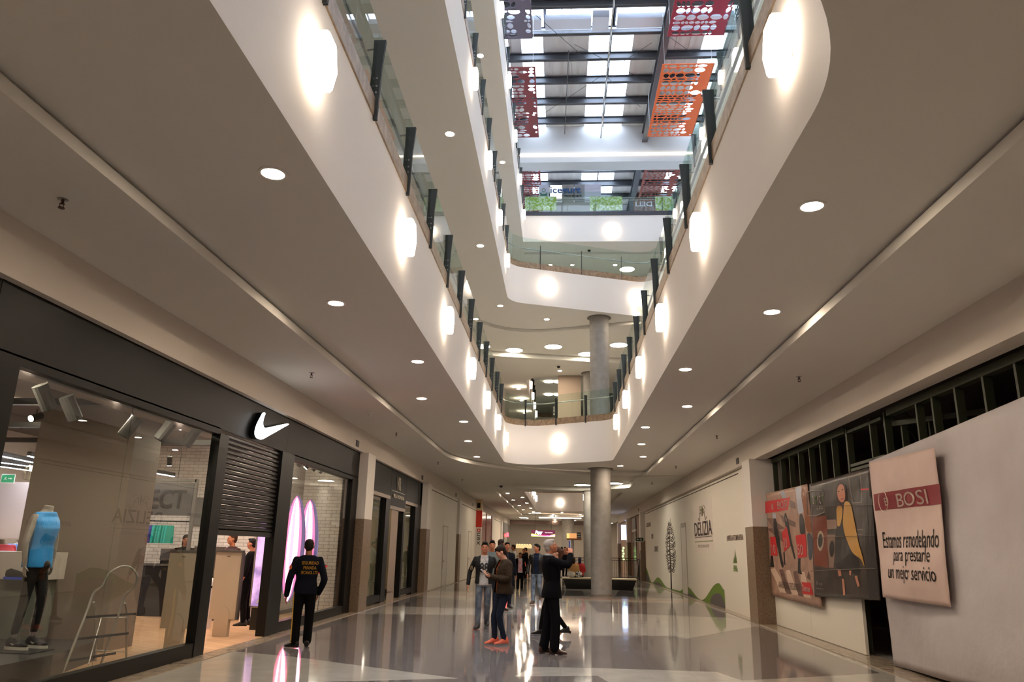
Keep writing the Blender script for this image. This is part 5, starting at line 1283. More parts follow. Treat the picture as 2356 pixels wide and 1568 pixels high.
b = MB(); b.box(-5.85, -5.75, 14.9, 18.9, 3.48, 3.54); tag(b.build('lighting_track', BLACKM), 'black track holding the spotlights above the surfboards', 'track')
t = thing('pendant_lamp', 'black dome pendant lamp hanging over the shop counter', 'lamp', (0, 0, 0)); q = ony(404, 1140, 17.0)
t.location = (q.x, q.y, q.z); WM[t.name] = Matrix.Translation(q)
b = MB(); b.lathe([(.03, q.z+.2), (.04, q.z+.14), (.13, q.z+.12), (.21, q.z+.05), (.24, q.z)], (q.x, q.y, 0), 24, cap=False); b.build('shade', BLACKM, t, smooth=True)
b = MB(); b.ell((q.x, q.y, q.z+.03), .05, .05, .05); b.build('bulb', mat('bulb_on', (255, 225, 180), .5, emit=60, ecol=(255, 220, 170)), t)
b = MB(); b.tube([(q.x, q.y, q.z+.2), (q.x, q.y, 4.05)], .006, 5); b.build('cord', BLACKM, t)
t = thing('cage_lamp', 'round bulb in a wire cage hanging left in the sports shop', 'lamp', (0, 0, 0)); q = ony(75, 1077, 13.0); t.location = q; WM[t.name] = Matrix.Translation(q)
b = MB(); b.ell(q, .05, .05, .05); b.build('bulb', mat('bulb_on'), t)
b = MB()
for k in range(8):
    a = k*math.pi/4; b.tube([q+Vector((.05*math.cos(a), .05*math.sin(a), .06)), q+Vector((.13*math.cos(a), .13*math.sin(a), -.02)), q+Vector((.1*math.cos(a), .1*math.sin(a), -.2))], .004, 4)
for r_, z in ((.13, -.02), (.1, -.2), (.12, -.11)): b.tube([q+Vector((r_*math.cos(a), r_*math.sin(a), z)) for a in [k*math.pi/8 for k in range(16)]], .004, 4, closed=True)
b.build('cage', STEEL, t); b = MB(); b.tube([q+Vector((0, 0, .06)), Vector((q.x, q.y, 4.05))], .005, 4); b.build('cord', BLACKM, t)
for k, (x, y, z) in enumerate([(-10.5, 16.5, 4.04), (-8.5, 16.4, 4.04), (-10, 13, 4.04), (-8.2, 14.6, 4.04), (-7.2, 17.8, 4.04), (-6.1, 13.3, 3.44), (-6.0, 15.2, 4.04), (-6.2, 17.6, 4.04), (-6.05, 9.8, 3.44), (-6.05, 7.6, 3.44), (-6.9, 14.2, 4.04), (-11.5, 10, 4.04)]):
    put(DP, du, (x, y, z), 0, '%s recessed downlight in the sports shop ceiling' % ORD[k], 'downlights in the sports shop')
# ================================================================== SECOND SHOP (stepped dark panels)
t = thing('storefront', 'second dark bronze shop front with VR lettering and papered windows', 'shop front', (XL, 24.3, 0))
def vy(a, c): return onx(780+a/3.919, 1020+c/3.919, XL+.02)
y1, y2, y3, y4 = vy(320, 430).y-.6, vy(462, 485).y, vy(595, 580).y, vy(708, 555).y
y0 = 20.45; y5 = 29.0
for a, c, z0 in ((y0, y2-.02, 3.12), (y2, y3-.02, 2.84), (y3, y4-.02, 3.12), (y4, y5, 3.12)):
    b = MB(); b.box(XL-.12, XL+.03, a, c, z0, 3.96); b.build('fascia_panel', FASC, t)
    if c < y5-.5 or True:
        if a < y4-.01: b = MB(); b.box(XL-.1, XL+.035, a, c, z0-.1, z0); b.build('edge_profile', mat('bronze_profile', (140, 120, 102), .3, metal=.5), t)
for a, c, z1 in ((y2-.55, y2, 3.02), (y3-.25, y3, 2.74), (y4-.42, y4, 3.02), (y4, y4+.5, 3.12), (y5-.35, y5, 3.96)):
    b = MB(); b.box(XL-.14, XL+.03, a, c, 0, z1); b.build('jamb', BLACKP, t)
for a, c in ((y0, y2-.1), (y3, y4)):
    b = MB(); b.box(XL-.12, XL+.02, a, c, .06, .24); b.build('sill_frame', BLACKP, t)
    b = MB(); b.box(XL-.08, XL-.065, a, c, .24, 3.04); b.build('window_glass', SHOPG, t)
b = MB(); b.box(XL-.42, XL-.38, y2, y3-.25, 0, .26); b.build('door_frame', BLACKP, t)
b = MB(); b.box(XL-.40, XL-.385, y2, y3-.2, .26, 2.76); b.build('door_glass', SHOPG, t)
PAPER = mat('brown_wrapping_paper', (196, 160, 112), .7, noise=(1.2, (170, 136, 92), 5, .2), bump=(2.5, .5, .05))
WPAPER = mat('pale_window_film', (176, 168, 140), .6, noise=(1.4, (150, 146, 124), 4, .2), bump=(2, .4, .04))
b = MB(); b.box(XL-.47, XL-.45, y2-.1, y3+.1, .02, 2.9); b.build('door_paper', PAPER, t)
for z in (.85, 1.45, 2.15): b = MB(); b.box(XL-.449, XL-.445, y2, y3, z, z+.03); b.build('paper_tape', mat('tape_brown', (178, 140, 80), .5), t)
for a, c in ((y0-.3, y2-.1), (y3, y4+.2)): b = MB(); b.box(XL-.2, XL-.18, a, c, .24, 3.1); b.build('window_film', WPAPER, t)
tc_ = (y2+y3)/2
text('VR', (XL+.035, tc_-.1, 3.58), (0, 1, 0), (0, 0, 1), .62, .40, mat('steel_letters', (196, 182, 164), .3, metal=.4), t, 'lettering', .012)
b = MB(); b.box(XL+.03, XL+.04, y2+.15, y3-.2, 3.30, 3.315); b.build('lettering_line', mat('steel_letters'), t)
text('VILLA ROMANA', (XL+.035, tc_, 3.16), (0, 1, 0), (0, 0, 1), 1.7, .12, mat('steel_letters'), t, 'lettering', .012)
vb = MB(); vb.box(-8.0, -7.9, 20, 29.4, 0, 4); vb.box(-8, XL-.2, 20.2, 20.3, 0, 4); vb.box(-8, XL-.2, 29.2, 29.3, 0, 4); vb.box(-8, -5.45, 20, 29.4, 3.98, 4.05)
struct(vb.build('wall_second_shop', mat('pale_wall')))
for k, y in enumerate((22, 26.6)): put(DP, du, (-6.6, y, 3.97), 0, '%s downlight inside the papered second shop' % ORD[k], 'downlights in the second shop')
# ================================================================== LEFT HOARDINGS
def hoarding(x, y0, y1, z1, label, doors, side=-1):
    t = thing('hoarding', label, 'hoarding', (x, (y0+y1)/2, 0)); b = MB()
    ys = sorted([y0, y1]+[v for d in doors for v in d])
    s = side
    b.box(min(x, x+s*.08), max(x, x+s*.08), y0, y1, 0, z1); b.build('board', HOARD, t)
    b = MB(); b.box(min(x-s*.004, x+s*.02), max(x-s*.004, x+s*.02), y0+.1, y1-.1, z1-.14, z1-.11); b.build('shadow_joint', mat('shadow_joint', (70, 56, 48), .8), t)
    for d0, d1 in doors:
        e = -s*.012
        b = MB(); b.box(min(x, x+e), max(x, x+e), d0, d1, .04, 2.5); d = b.build('door', mat('door_white', (222, 214, 200), .6), t)
        b = MB(); b.box(min(x, x+e*1.4), max(x, x+e*1.4), d0-.05, d0, .0, 2.55); b.box(min(x, x+e*1.4), max(x, x+e*1.4), d1, d1+.05, .0, 2.55); b.box(min(x, x+e*1.4), max(x, x+e*1.4), d0-.05, d1+.05, 2.5, 2.56); b.build('door_frame', mat('frame_grey', (176, 166, 150), .6), t)
        b = MB(); hy = d0+.12 if side < 0 else d1-.12; xx = x+e; b.tube([(xx, hy, 1.05), (xx-s*.06, hy, 1.05), (xx-s*.06, hy+.12, 1.05)], .012, 6); b.box(min(xx, xx-s*.008), max(xx, xx-s*.008), hy-.02, hy+.03, .72, 1.15); h = b.build('door_handle', mat('brass', (150, 130, 96), .35, metal=.7), None); h.data.transform(WM[t.name].inverted()); h.parent = d
    return t
hoarding(-5.16, 29.85, 38.36, 3.96, 'tall white hoarding with a plain door, just beyond the second shop front', [(34.0, 35.3)])
hoarding(-5.16, 39.2, 47.7, 3.96, 'second white hoarding with a door on the left, before the red banner', [(43.4, 44.8)])
hoarding(-5.16, 57.9, 66.4, 3.96, 'third white hoarding on the left, beyond the red banner', [])
# projecting red banner box
RED = mat('banner_red', (214, 52, 36), .5)
t = thing('banner_sign', 'tall red and white vertical banner with a white cross projecting from the left wall', 'banner', (-4.98, 46.9, 0))
ya = 47.0
def bb_(z0, z1, m, nm, x0=-5.16, x1=-4.80, dd=0): b = MB(); b.box(x0, x1, ya-dd, ya+.12, z0, z1); return b.build(nm, m, t)
bb_(3.85, 4.54, mat('cream_light', (235, 205, 165), .5), 'cream_top'); bb_(2.86, 3.85, RED, 'red_upper'); bb_(.3, 2.86, mat('banner_white', (226, 220, 214), .5), 'white_field')
bb_(4.0, 4.30, BLACKM, 'dark_box', -5.12, -4.92, .01); bb_(2.60, 2.78, RED, 'red_square', -5.07, -4.87, .01)
b = MB(); b.box(-4.995, -4.945, ya-.015, ya, 2.63, 2.75); b.box(-5.03, -4.91, ya-.015, ya, 2.67, 2.71); b.build('white_cross', mat('sign_white_matt'), t)
text('xen', (-4.97, ya-.012, 2.18), (0, 0, 1), (-1, 0, 0), .72, .20, BLACKM, t, 'lettering', .006)
t = thing('storefront', 'dark red glazed shop front behind the red banner on the left wall', 'shop front', (XL, 52, 0))
b = MB(); b.box(XL+.14, XL+.2, 48.6, 57.0, 0, 3.96); b.build('red_glazing', mat('dark_red_glass', (120, 40, 36), .15, noise=(.6, (150, 96, 96), 3, .15)), t)
b = MB()
for y in (48.6, 52.8, 56.9): b.box(XL+.2, XL+.23, y, y+.1, 0, 3.96)
b.build('mullion', mat('mullion_red', (96, 26, 24), .4), t)
t = thing('storefront', 'far left shop front with grey header and pale glass beside the small red light', 'shop front', (XL, 72, 0))
b = MB(); b.box(XL+.14, XL+.2, 67.3, 75.7, 3.0, 3.96); b.build('header', mat('mid_grey'), t)
b = MB(); b.box(XL+.14, XL+.17, 67.3, 75.7, 0, 3.0); b.build('glazing', mat('pale_glazing', (170, 172, 160), .2), t)
b = MB()
for y in (67.3, 70, 74): b.box(XL+.17, XL+.21, y, y+.15, 0, 3.0)
b.build('mullion', BLACKP, t)
b = MB(); b.box(-5.1, -4.9, 73.0, 73.06, 2.75, 3.1); tag(b.build('red_light', mat('red_light', (255, 60, 70), .5, emit=3, ecol=(255, 50, 60))), 'small glowing red sign near the far end of the left wall', 'light')
# ================================================================== RIGHT SIDE
# dark unfinished shop behind the tarpaulins
db = MB(); db.box(9.3, 9.5, 4.6, 47.5, 0, 4.3); db.box(5.2, 9.3, 47.4, 47.5, 0, 4.3); db.box(5.3, 9.5, 4.5, 4.6, 0, 4.3); db.box(5.55, 9.3, 19.75, 19.85, 0, 4.3)
struct(db.build('wall_vacant_shop', mat('raw_dark_wall', (96, 78, 70), .9)))
dc = MB(); dc.box(5.16, 9.5, 4.5, 47.5, 4.25, 4.35); struct(dc.build('ceiling', mat('dark_ceiling', (70, 66, 64), .9)))
GSTEEL = mat('olive_steel_stud', (58, 62, 44), .5, metal=.2)
t = thing('stud_frame', 'dark olive metal stud framing exposed above the tarpaulins in the vacant shop', 'frame', (5.3, 13, 0))
for k, y in enumerate([19.35, 18.65, 17.95, 17.25, 16.5, 15.8, 15.1, 14.3, 13.2, 12.6, 11.45, 10.95, 10.3, 9.6, 8.9, 8.2, 7.5, 6.8, 6.1, 5.4]):
    b = MB(); w = .045 if k != 7 else .07; d0 = 5.26
    b.box(d0, d0+.11, y-.004, y+.004, .0 if k > 8 or k < 7 else 0, 3.9); b.box(d0, d0+.006, y, y+w, 0, 3.9); b.build('stud', GSTEEL, t)
b = MB(); b.box(5.25, 5.38, 5.0, 12.5, 3.82, 3.93); b.build('head_rail', GSTEEL, t)
b = MB(); b.box(5.25, 5.38, 14.4, 19.45, 3.82, 3.93); b.build('head_rail', GSTEEL, t)
for y0, y1, z in ((12.75, 14.25, 3.18), (12.75, 14.25, 3.10), (12.75, 14.25, 3.80)): b = MB(); b.box(5.26, 5.36, y0, y1, z, z+.05); b.build('cross_rail', GSTEEL, t)
b = MB(); b.beam((5.34, 12.8, 3.72), (6.4, 11.2, 3.72), .08, .08); b.build('return_rail', GSTEEL, t)
for k in range(4): b = MB(); x = 5.5+.26*k; y = 12.55-.38*k; b.box(x, x+.1, y, y+.05, 0, 3.7); b.build('stud', GSTEEL, t)
b = MB()
for k in range(5): b.tube([(5.5+.1*k, 12.9-.3*k, 3.9), (5.6+.1*k, 12.4-.2*k, 3.5), (5.5, 12.0-.25*k, 3.1)], .008, 4)
b.build('loose_cables', BLACKM, t)
b = MB()
for k in range(5): b.box(7.2, 7.26, 8.6, 12.4, 3.1+.14*k, 3.22+.14*k)
tag(b.build('slatted_panel', mat('dusty_slats', (120, 98, 90), .8)), 'dusty horizontally slatted panel seen between the dark studs', 'panel')
b = MB(); b.box(7.5, 7.6, 12.6, 17.6, 1.8, 3.7); tag(b.build('plaster_board', mat('raw_board', (150, 122, 108), .9)), 'bare pinkish plasterboard seen through the stud opening', 'board')
# low white panel
t = thing('low_hoarding', 'low white hoarding panel on the floor beneath the shoe poster', 'hoarding', (5.16, 16.8, 0))
b = MB(); b.box(5.15, 5.2, 14.05, 16.9, .02, 1.35); b.build('board', HOARD, t)
b = MB(); b.box(5.15, 5.2, 16.91, 19.56, .02, 1.35); b.build('board', HOARD, t)
b = MB(); b.box(5.13, 5.21, 14.05, 19.56, 0, .02); b.build('floor_track', mat('track_grey', (120, 110, 100), .6), t)
# generic sheet hung near a plane x, edge points from pixels -> grid with soft folds
def sheet(label, name, x, corners, m, amp=.02, nu=26, nv=26, seed=1, cat='poster', thick=.004, fold=None):
    """corners: pixel points TL, TR, BR, BL (as seen)"""
    rnd = random.Random(seed); q = [onx(a, c, x) for a, c in corners]; ph = [rnd.uniform(0, 6.28) for _ in range(8)]
    def pt(u, v):
        p = (q[0]*(1-u)+q[1]*u)*(1-v)+(q[3]*(1-u)+q[2]*u)*v
        w = amp*(math.sin(5*u+ph[0]+2*v)+.7*math.sin(9*v+ph[1]+3*u)+.5*math.sin(17*u-6*v+ph[2])+.35*math.sin(23*v+11*u+ph[3]))
        if fold: w += fold(u, v)
        edge = .25+min(u, 1-u, v, 1-v)*6
        return Vector((p.x-w*min(1, edge), p.y, p.z))
    t = thing(name, label, cat, (x, (q[0].y+q[2].y)/2, 0)); b = MB(); vs = [pt(i/nu, j/nv) for j in range(nv+1) for i in range(nu+1)]
    b.add(vs, [(j*(nu+1)+i, j*(nu+1)+i+1, (j+1)*(nu+1)+i+1, (j+1)*(nu+1)+i) for j in range(nv) for i in range(nu)])
    o = b.build('sheet', m, t, smooth=True); sm = o.modifiers.new('thickness', 'SOLIDIFY'); sm.thickness = thick; sm.offset = 1 if (q[1]-q[0]).y > 0 else -1
    bvh = BVHTree.FromPolygons(vs, b.f)
    def patch(nm, px, m, off=.006, k=6):
        """printed area: polygon in pixels laid on the sheet"""
        P = [onx(a, c, x) for a, c in px]; fine = []
        def drop(p):
            h = bvh.ray_cast(Vector((x-.5, p.y, p.z)), Vector((1, 0, 0))); return Vector(((h[0].x if h[0] is not None else x)-off, p.y, p.z))
        if len(P) == 4:
            n = 12; b = MB(); b.add([drop((P[0]*(1-i/n)+P[1]*(i/n))*(1-j/n)+(P[3]*(1-i/n)+P[2]*(i/n))*(j/n)) for j in range(n+1) for i in range(n+1)], [(j*(n+1)+i, j*(n+1)+i+1, (j+1)*(n+1)+i+1, (j+1)*(n+1)+i) for j in range(n) for i in range(n)])
            return b.build(nm, m, t)
        if len(P) >= 6:
            for _ in range(2): P = [q_ for i in range(len(P)) for q_ in (P[i].lerp(P[(i+1) % len(P)], .25), P[i].lerp(P[(i+1) % len(P)], .75))]
            k = 2
        for i in range(len(P)):
            for s in range(k): fine.append(P[i].lerp(P[(i+1) % len(P)], s/k))
        c = sum(fine, Vector())/len(fine); pts = fine+[c.lerp(p, .5) for p in fine]+[c]; out = []
        for p in pts:
            h = bvh.ray_cast(Vector((x-.5, p.y, p.z)), Vector((1, 0, 0))); out.append(Vector(((h[0].x if h[0] is not None else x)-off, p.y, p.z)))
        n = len(fine); b = MB(); b.add(out, [(i, (i+1) % n, n+(i+1) % n, n+i) for i in range(n)]+[(n+i, n+(i+1) % n, 2*n) for i in range(n)])
        return b.build(nm, m, t)
    def lab(tx, pc, w, h, m, off=.009, bold=0, nm='lettering', shear=0, up=(0, 0, 1), right=(0, -1, 0)):
        p = onx(pc[0], pc[1], x); return text(tx, (x-.3, p.y, p.z), right, up, w, h, m, t, nm, .001, bold, shear, conform=(bvh, (1, 0, 0), off))
    return t, patch, lab
TARP = mat('white_tarpaulin', (196, 190, 192), .7, noise=(.8, (178, 170, 170), 5, .2), bump=(2.2, .5, .05))
def tf(u, v): return .10*max(0, v-.3)*math.sin(3.1*u)+.03*math.sin(14*u+2*v)*(v)
t, pa, la = sheet('large plain off-white tarpaulin covering the vacant shop, right edge of view', 'tarpaulin', 5.10, [(2000, 1062), (2400, 893), (2450, 1640), (2058, 1530)], TARP, .018, 40, 30, 3, 'tarpaulin', .004, tf)
# extend towards us, beyond the frame
b = MB(); b.box(5.1, 5.12, 5.0, 8.4, 0, 3.35); b.build('sheet_return', TARP, t)
o = (1990, 1000); s = 3.732
def PX(o, s, L): return [(o[0]+a/s, o[1]+c/s) for a, c in L]
BWH = mat('banner_canvas', (214, 190, 180), .7, noise=(1.5, (200, 174, 164), 4, .2), bump=(3, .3, .03)); MAR = mat('maroon_print', (128, 24, 34), .55); INK = mat('black_print', (34, 30, 30), .7)
CRM = mat('cream_print', (222, 200, 186), .6)
def fb3(u, v): return .07*v*v*(1 if u > .5 else .3)+.02*math.sin(8*v+2*u)+.05*max(0, u-.85)*v*6
t, pa, la = sheet('white banner with maroon BOSI band and Estamos remodelando text, hung over the tarpaulin', 'hanging_banner', 4.99, PX(o, s, [(32, 238), (600, 110), (752, 1478), (160, 1392)]), BWH, .012, 26, 34, 5, 'banner', .004, fb3)
pa('maroon_band', PX(o, s, [(78, 510), (645, 418), (662, 592), (92, 650)]), MAR, .006)
x3 = 4.99
la('BOSI', (o[0]+402/s, o[1]+545/s), .95, .20, CRM, .012, .004)
la('B', (o[0]+195/s, o[1]+572/s), .13, .12, CRM, .012, .01)
q = onx(o[0]+200/s, o[1]+568/s, x3); b = MB(); b.tube([(x3-.075, q.y+.17*math.cos(a)*(.8 if a < 3 else 1), q.z+.16*math.sin(a)) for a in [2.2+k*.3 for k in range(17)]], .006, 5); b.build('emblem_ring', CRM, t)
la('Estamos remodelando', (o[0]+378/s, o[1]+895/s), 1.88, .24, INK, .008)
la('para prestarle', (o[0]+415/s, o[1]+1045/s), 1.28, .25, INK, .008)
la('un mejor servicio', (o[0]+425/s, o[1]+1205/s), 1.58, .25, INK, .008)
# poster 2 (dark, woman in mustard) and poster 1 (striped floor, legs)
o = (1750, 1050); s = 4.238
PD = mat('poster_dark', (44, 36, 33), .35, noise=(3, (62, 50, 44), 6, .15), bump=(4, .4, .02))
t, pa, la = sheet('dark glossy ADDICT poster of a woman in a mustard coat beside loudspeakers', 'poster', 5.03, PX(o, s, [(478, 268), (1062, 105), (1172, 1402), (530, 1362)]), PD, .012, 30, 26, 8, 'poster')
W2 = lambda L: PX(o, s, L)
def pm(nm, rgb, r=.4, **k): return mat('print_'+nm, rgb, r, **k)
pa('speaker_wood', W2([(505, 585), (640, 575), (660, 1085), (525, 1060)]), pm('wood', (112, 48, 26)), .005)
pa('speaker_cone', W2([(545+0, 830), (560, 740), (590, 715), (612, 760), (618, 830), (605, 900), (580, 925), (555, 890)]), pm('ring', (170, 150, 130)), .007)
pa('speaker_cone_dark', W2([(556, 830), (568, 765), (590, 745), (603, 780), (606, 830), (598, 870), (580, 892), (562, 870)]), pm('dark', (28, 24, 24)), .009)
pa('speaker_grey', W2([(645, 760), (720, 760), (715, 1085), (668, 1080)]), pm('greyspk', (128, 100, 86)), .006)
pa('speaker_grey_cone', W2([(668, 890), (680, 820), (705, 815), (716, 890), (705, 975), (680, 980)]), pm('dark', (28, 24, 24)), .008)
pa('tuner_light', W2([(640, 615), (725, 612), (735, 700), (645, 708)]), pm('tuner', (140, 112, 98)), .006)
pa('rack_panel', W2([(640, 370), (730, 365), (735, 600), (645, 610)]), pm('rack', (58, 50, 46)), .005)
pa('big_speaker', W2([(855, 195), (980, 165), (990, 450), (880, 455)]), pm('frame', (120, 104, 94)), .005)
pa('big_speaker_face', W2([(865, 205), (972, 178), (980, 440), (888, 445)]), pm('face', (42, 38, 36)), .007)
pa('big_speaker_cone', W2([(885, 330), (895, 240), (935, 205), (965, 260), (968, 340), (955, 410), (925, 440), (895, 400)]), pm('cone', (62, 54, 48)), .009)
pa('red_line', W2([(975, 312), (1058, 308), (1058, 322), (975, 328)]), pm('redline', (200, 30, 30)), .007)
pa('shelf_line', W2([(925, 705), (1000, 705), (1000, 715), (925, 716)]), pm('frame', (120, 104, 94)), .007)
pa('shelf_line', W2([(930, 752), (1000, 752), (1000, 762), (930, 762)]), pm('frame', (120, 104, 94)), .007)
HAIRP = pm('hair', (52, 30, 22)); SKP = pm('skin', (196, 130, 104)); COAT = pm('coat', (190, 140, 58)); TRS = pm('trousers', (24, 21, 23))
pa('printed_hair', W2([(735, 300), (770, 235), (820, 250), (838, 340), (830, 450), (810, 600), (785, 560), (775, 450), (745, 400)]), HAIRP, .009)
pa('printed_trousers', W2([(725, 640), (800, 640), (935, 960), (985, 1120), (965, 1160), (890, 1130), (770, 1110), (720, 1050)]), TRS, .009)
pa('printed_coat', W2([(742, 480), (790, 470), (795, 560), (775, 680), (738, 680), (735, 580)]), COAT, .011)
pa('printed_coat', W2([(812, 430), (862, 440), (888, 520), (910, 620), (935, 740), (965, 840), (995, 930), (1022, 1060), (1020, 1075), (985, 990), (930, 960), (875, 880), (825, 770), (800, 640), (805, 520)]), COAT, .012)
pa('printed_face', W2([(752, 340), (760, 285), (790, 262), (818, 290), (825, 370), (818, 420), (800, 450), (775, 435), (760, 400)]), SKP, .013)
for a, c in ((768, 340), (803, 322)): pa('printed_eye', W2([(a-10, c), (a, c-7), (a+10, c-3), (a, c+6)]), pm('dark', (28, 24, 24)), .015, 2)
pa('printed_mouth', W2([(784, 412), (798, 405), (810, 408), (797, 419)]), pm('lips', (150, 50, 50)), .015, 2)
for L in ([(755, 1105), (785, 1105), (790, 1160), (765, 1165)], [(790, 1190), (810, 1190), (830, 1345), (810, 1352)], [(925, 1160), (955, 1160), (978, 1255), (960, 1270)], [(868, 1110), (895, 1110), (885, 1160), (870, 1150)]): pa('printed_leg', W2(L), SKP, .01, 3)
pa('dark_fringe', W2([(1040, 330), (1090, 420), (1165, 1390), (1060, 1400), (1030, 900)]), pm('fringe', (30, 24, 26)), .006)
b = MB(); P = [onx(a, c, 5.03) for a, c in W2([(470, 575), (468, 355), (500, 332), (610, 332), (638, 352), (640, 540), (560, 578)])]; b.tube([(p.x-.035, p.y, p.z) for p in P], .008, 6, closed=True); b.build('logo_frame', pm('chrome', (150, 140, 130)), t)
GR = pm('lime', (110, 150, 50)); WT = pm('white', (214, 200, 190))
for ch, a, m_ in (('A', 503, GR), ('D', 528, WT), ('D', 553, GR), ('I', 570, WT), ('C', 588, WT), ('T', 612, GR)): la(ch, (o[0]+a/s, o[1]+(425-(a-503)*.08)/s), .085 if ch != 'I' else .02, .16, m_, .012, .008)
la('by BOSI', (o[0]+588/s, o[1]+502/s), .34, .075, WT, .012, .006)
la('f i t o', (o[0]+578/s, o[1]+1235/s), .32, .06, WT, .01); la('www.tiendasbosi.com', (o[0]+582/s, o[1]+1284/s), .40, .025, WT, .01)
b = MB()
for z_ in (485, 785, 1105): P = [onx(a, c, 5.03) for a, c in W2([(500, z_+10), (760, z_-5), (1130, z_-15)])]; b.tube([(p.x-.03, p.y, p.z) for p in P], .004, 4)
b.build('tape_lines', pm('tape', (120, 110, 104), .2), t)
P1 = mat('poster_crossing', (176, 140, 122), .4, noise=(2.5, (150, 116, 100), 6, .15), bump=(4, .4, .02))
t, pa, la = sheet('poster of legs on a striped crossing with red BOSI band and discount tags', 'poster', 5.06, PX(o, s, [(52, 360), (458, 266), (600, 1478), (108, 1350)]), P1, .012, 26, 26, 11, 'poster')
DST = pm('stripe_dark', (108, 80, 72)); LST = pm('stripe_light', (206, 176, 156)); LEG = pm('leg_black', (30, 27, 30)); RD = pm('red', (196, 30, 38))
for L in ([(60, 700), (160, 690), (330, 880), (250, 860)], [(62, 600), (110, 600), (240, 700), (130, 720)], [(180, 560), (350, 640), (350, 690), (220, 640)], [(290, 420), (345, 450), (350, 510), (285, 490)]): pa('printed_stripe', W2(L), DST, .005, 3)
for k in range(6): pa('printed_stripe', W2([(95+75*k, 1095+8*k), (135+75*k, 1085+8*k), (260+60*k, 1330+12*k), (190+60*k, 1320+12*k)][:4] if k < 5 else [(470, 1110), (490, 1160), (495, 1210), (460, 1180)]), DST if k % 2 else LST, .005, 3)
for L in ([(185, 345), (225, 328), (255, 400), (215, 405)], [(112, 550), (150, 555), (148, 600), (115, 600)], [(340, 300), (400, 285), (430, 540), (375, 560)]): pa('printed_garment', W2(L), pm('garment', (168, 170, 184)), .006, 3)
for L in ([(118, 598), (155, 600), (185, 780), (205, 960), (230, 1075), (200, 1085), (180, 960), (135, 760)], [(228, 545), (262, 550), (290, 720), (320, 880), (345, 1000), (325, 1000), (295, 860), (245, 700)], [(385, 555), (425, 560), (445, 700), (440, 760), (395, 770), (385, 650)], [(372, 985), (398, 985), (400, 1110), (418, 1150), (370, 1135)], [(100, 965), (118, 968), (130, 1075), (95, 1075)], [(225, 930), (238, 930), (242, 1060), (228, 1050)]): pa('printed_leg', W2(L), LEG, .008, 3)
pa('brown_coat', W2([(398, 310), (440, 300), (505, 700), (500, 745), (455, 735), (440, 560)]), pm('browncoat', (132, 70, 30)), .008, 3)
pa('blue_jeans', W2([(455, 740), (500, 745), (512, 850), (505, 1010), (475, 1010), (460, 860)]), pm('jeans', (60, 66, 84)), .008, 3)
pa('red_band', W2([(47, 438), (290, 394), (272, 518), (50, 550)]), RD, .010)
la('BOSI', (o[0]+210/s, o[1]+465/s), .80, .17, WT, .016, .006); la('B', (o[0]+120/s, o[1]+488/s), .14, .12, WT, .016, .01)
for L, tx, pc, w in (([(97, 782), (150, 780), (162, 965), (104, 962)], '10', (128, 900), .26), ([(210, 740), (258, 678), (296, 860), (233, 928)], '30', (245, 840), .26), ([(353, 770), (443, 750), (455, 975), (372, 990)], '50', (395, 905), .34)):
    pa('red_tag', W2(L), RD, .011, 4); la(tx, (o[0]+pc[0]/s, o[1]+pc[1]/s), w, .21, WT, .017, .0)
pa('red_tag', W2([(414, 1222), (498, 1228), (525, 1350), (418, 1335)]), RD, .011, 4); la('Descue', (o[0]+460/s, o[1]+1283/s), .5, .13, WT, .017, .01)
la('ANIVERSARIO DE DESCUENTOS', (o[0]+275/s, o[1]+1258/s), 1.7, .14, pm('brown', (84, 62, 56)), .010)
# ---- mural hoarding
XH = 5.0
t = thing('hoarding', 'long white hoarding with tree, green hills and DELIZIA lettering on the right', 'hoarding', (XH, 32, 0))
b = MB(); b.box(XH, XH+.08, 20.38, 46.89, 0, 3.92); b.build('board', HOARD, t)
b = MB(); b.box(XH-.006, XH, 22.0, 46.8, 3.80, 3.83); b.build('shadow_joint', mat('shadow_joint'), t)
o = (1470, 1120); s = 6.03
def HP(L, off=.006): return [Vector((XH-off, p.y, max(0.0, p.z))) for p in (onx(o[0]+a/s, o[1]+c/s, XH) for a, c in L)]
def flat(nm, L, m, off=.006): b = MB(); P = HP(L, off); b.add(P, [tuple(range(len(P)))]); return b.build(nm, m, t)
GRN = mat('mural_green', (104, 132, 40), .7); GRY = mat('mural_grey', (92, 84, 84), .7); BRK = mat('mural_brown', (58, 40, 36), .7)
def hill(nm, pts, m, off, zb=0.0):
    """(y, z) outline on the board"""
    P = []; 
    for i in range(len(pts)-1):
        for k in range(8):
            u_ = k/8; e = (1-math.cos(math.pi*u_))/2; P.append((pts[i][0]+(pts[i+1][0]-pts[i][0])*u_, pts[i][1]+(pts[i+1][1]-pts[i][1])*e))
    P.append(pts[-1]); b = MB(); n = len(P); b.add([(XH-off, y, z) for y, z in P]+[(XH-off, y, zb) for y, z in P], [(i, i+1, n+i+1, n+i) for i in range(n-1)]); return b.build(nm, m, t)
hq = lambda a, c: (onx(o[0]+a/s, o[1]+c/s, XH).y, max(.01, onx(o[0]+a/s, o[1]+c/s, XH).z))
hill('green_hill', [hq(80, 1170), hq(92, 1105), hq(182, 1322), hq(270, 1252), hq(400, 1395), hq(560, 1438), hq(665, 1370), hq(860, 1563), hq(1112, 1332), (onx(o[0]+1185/s, 1350, XH).y, .55)], GRN, .006)
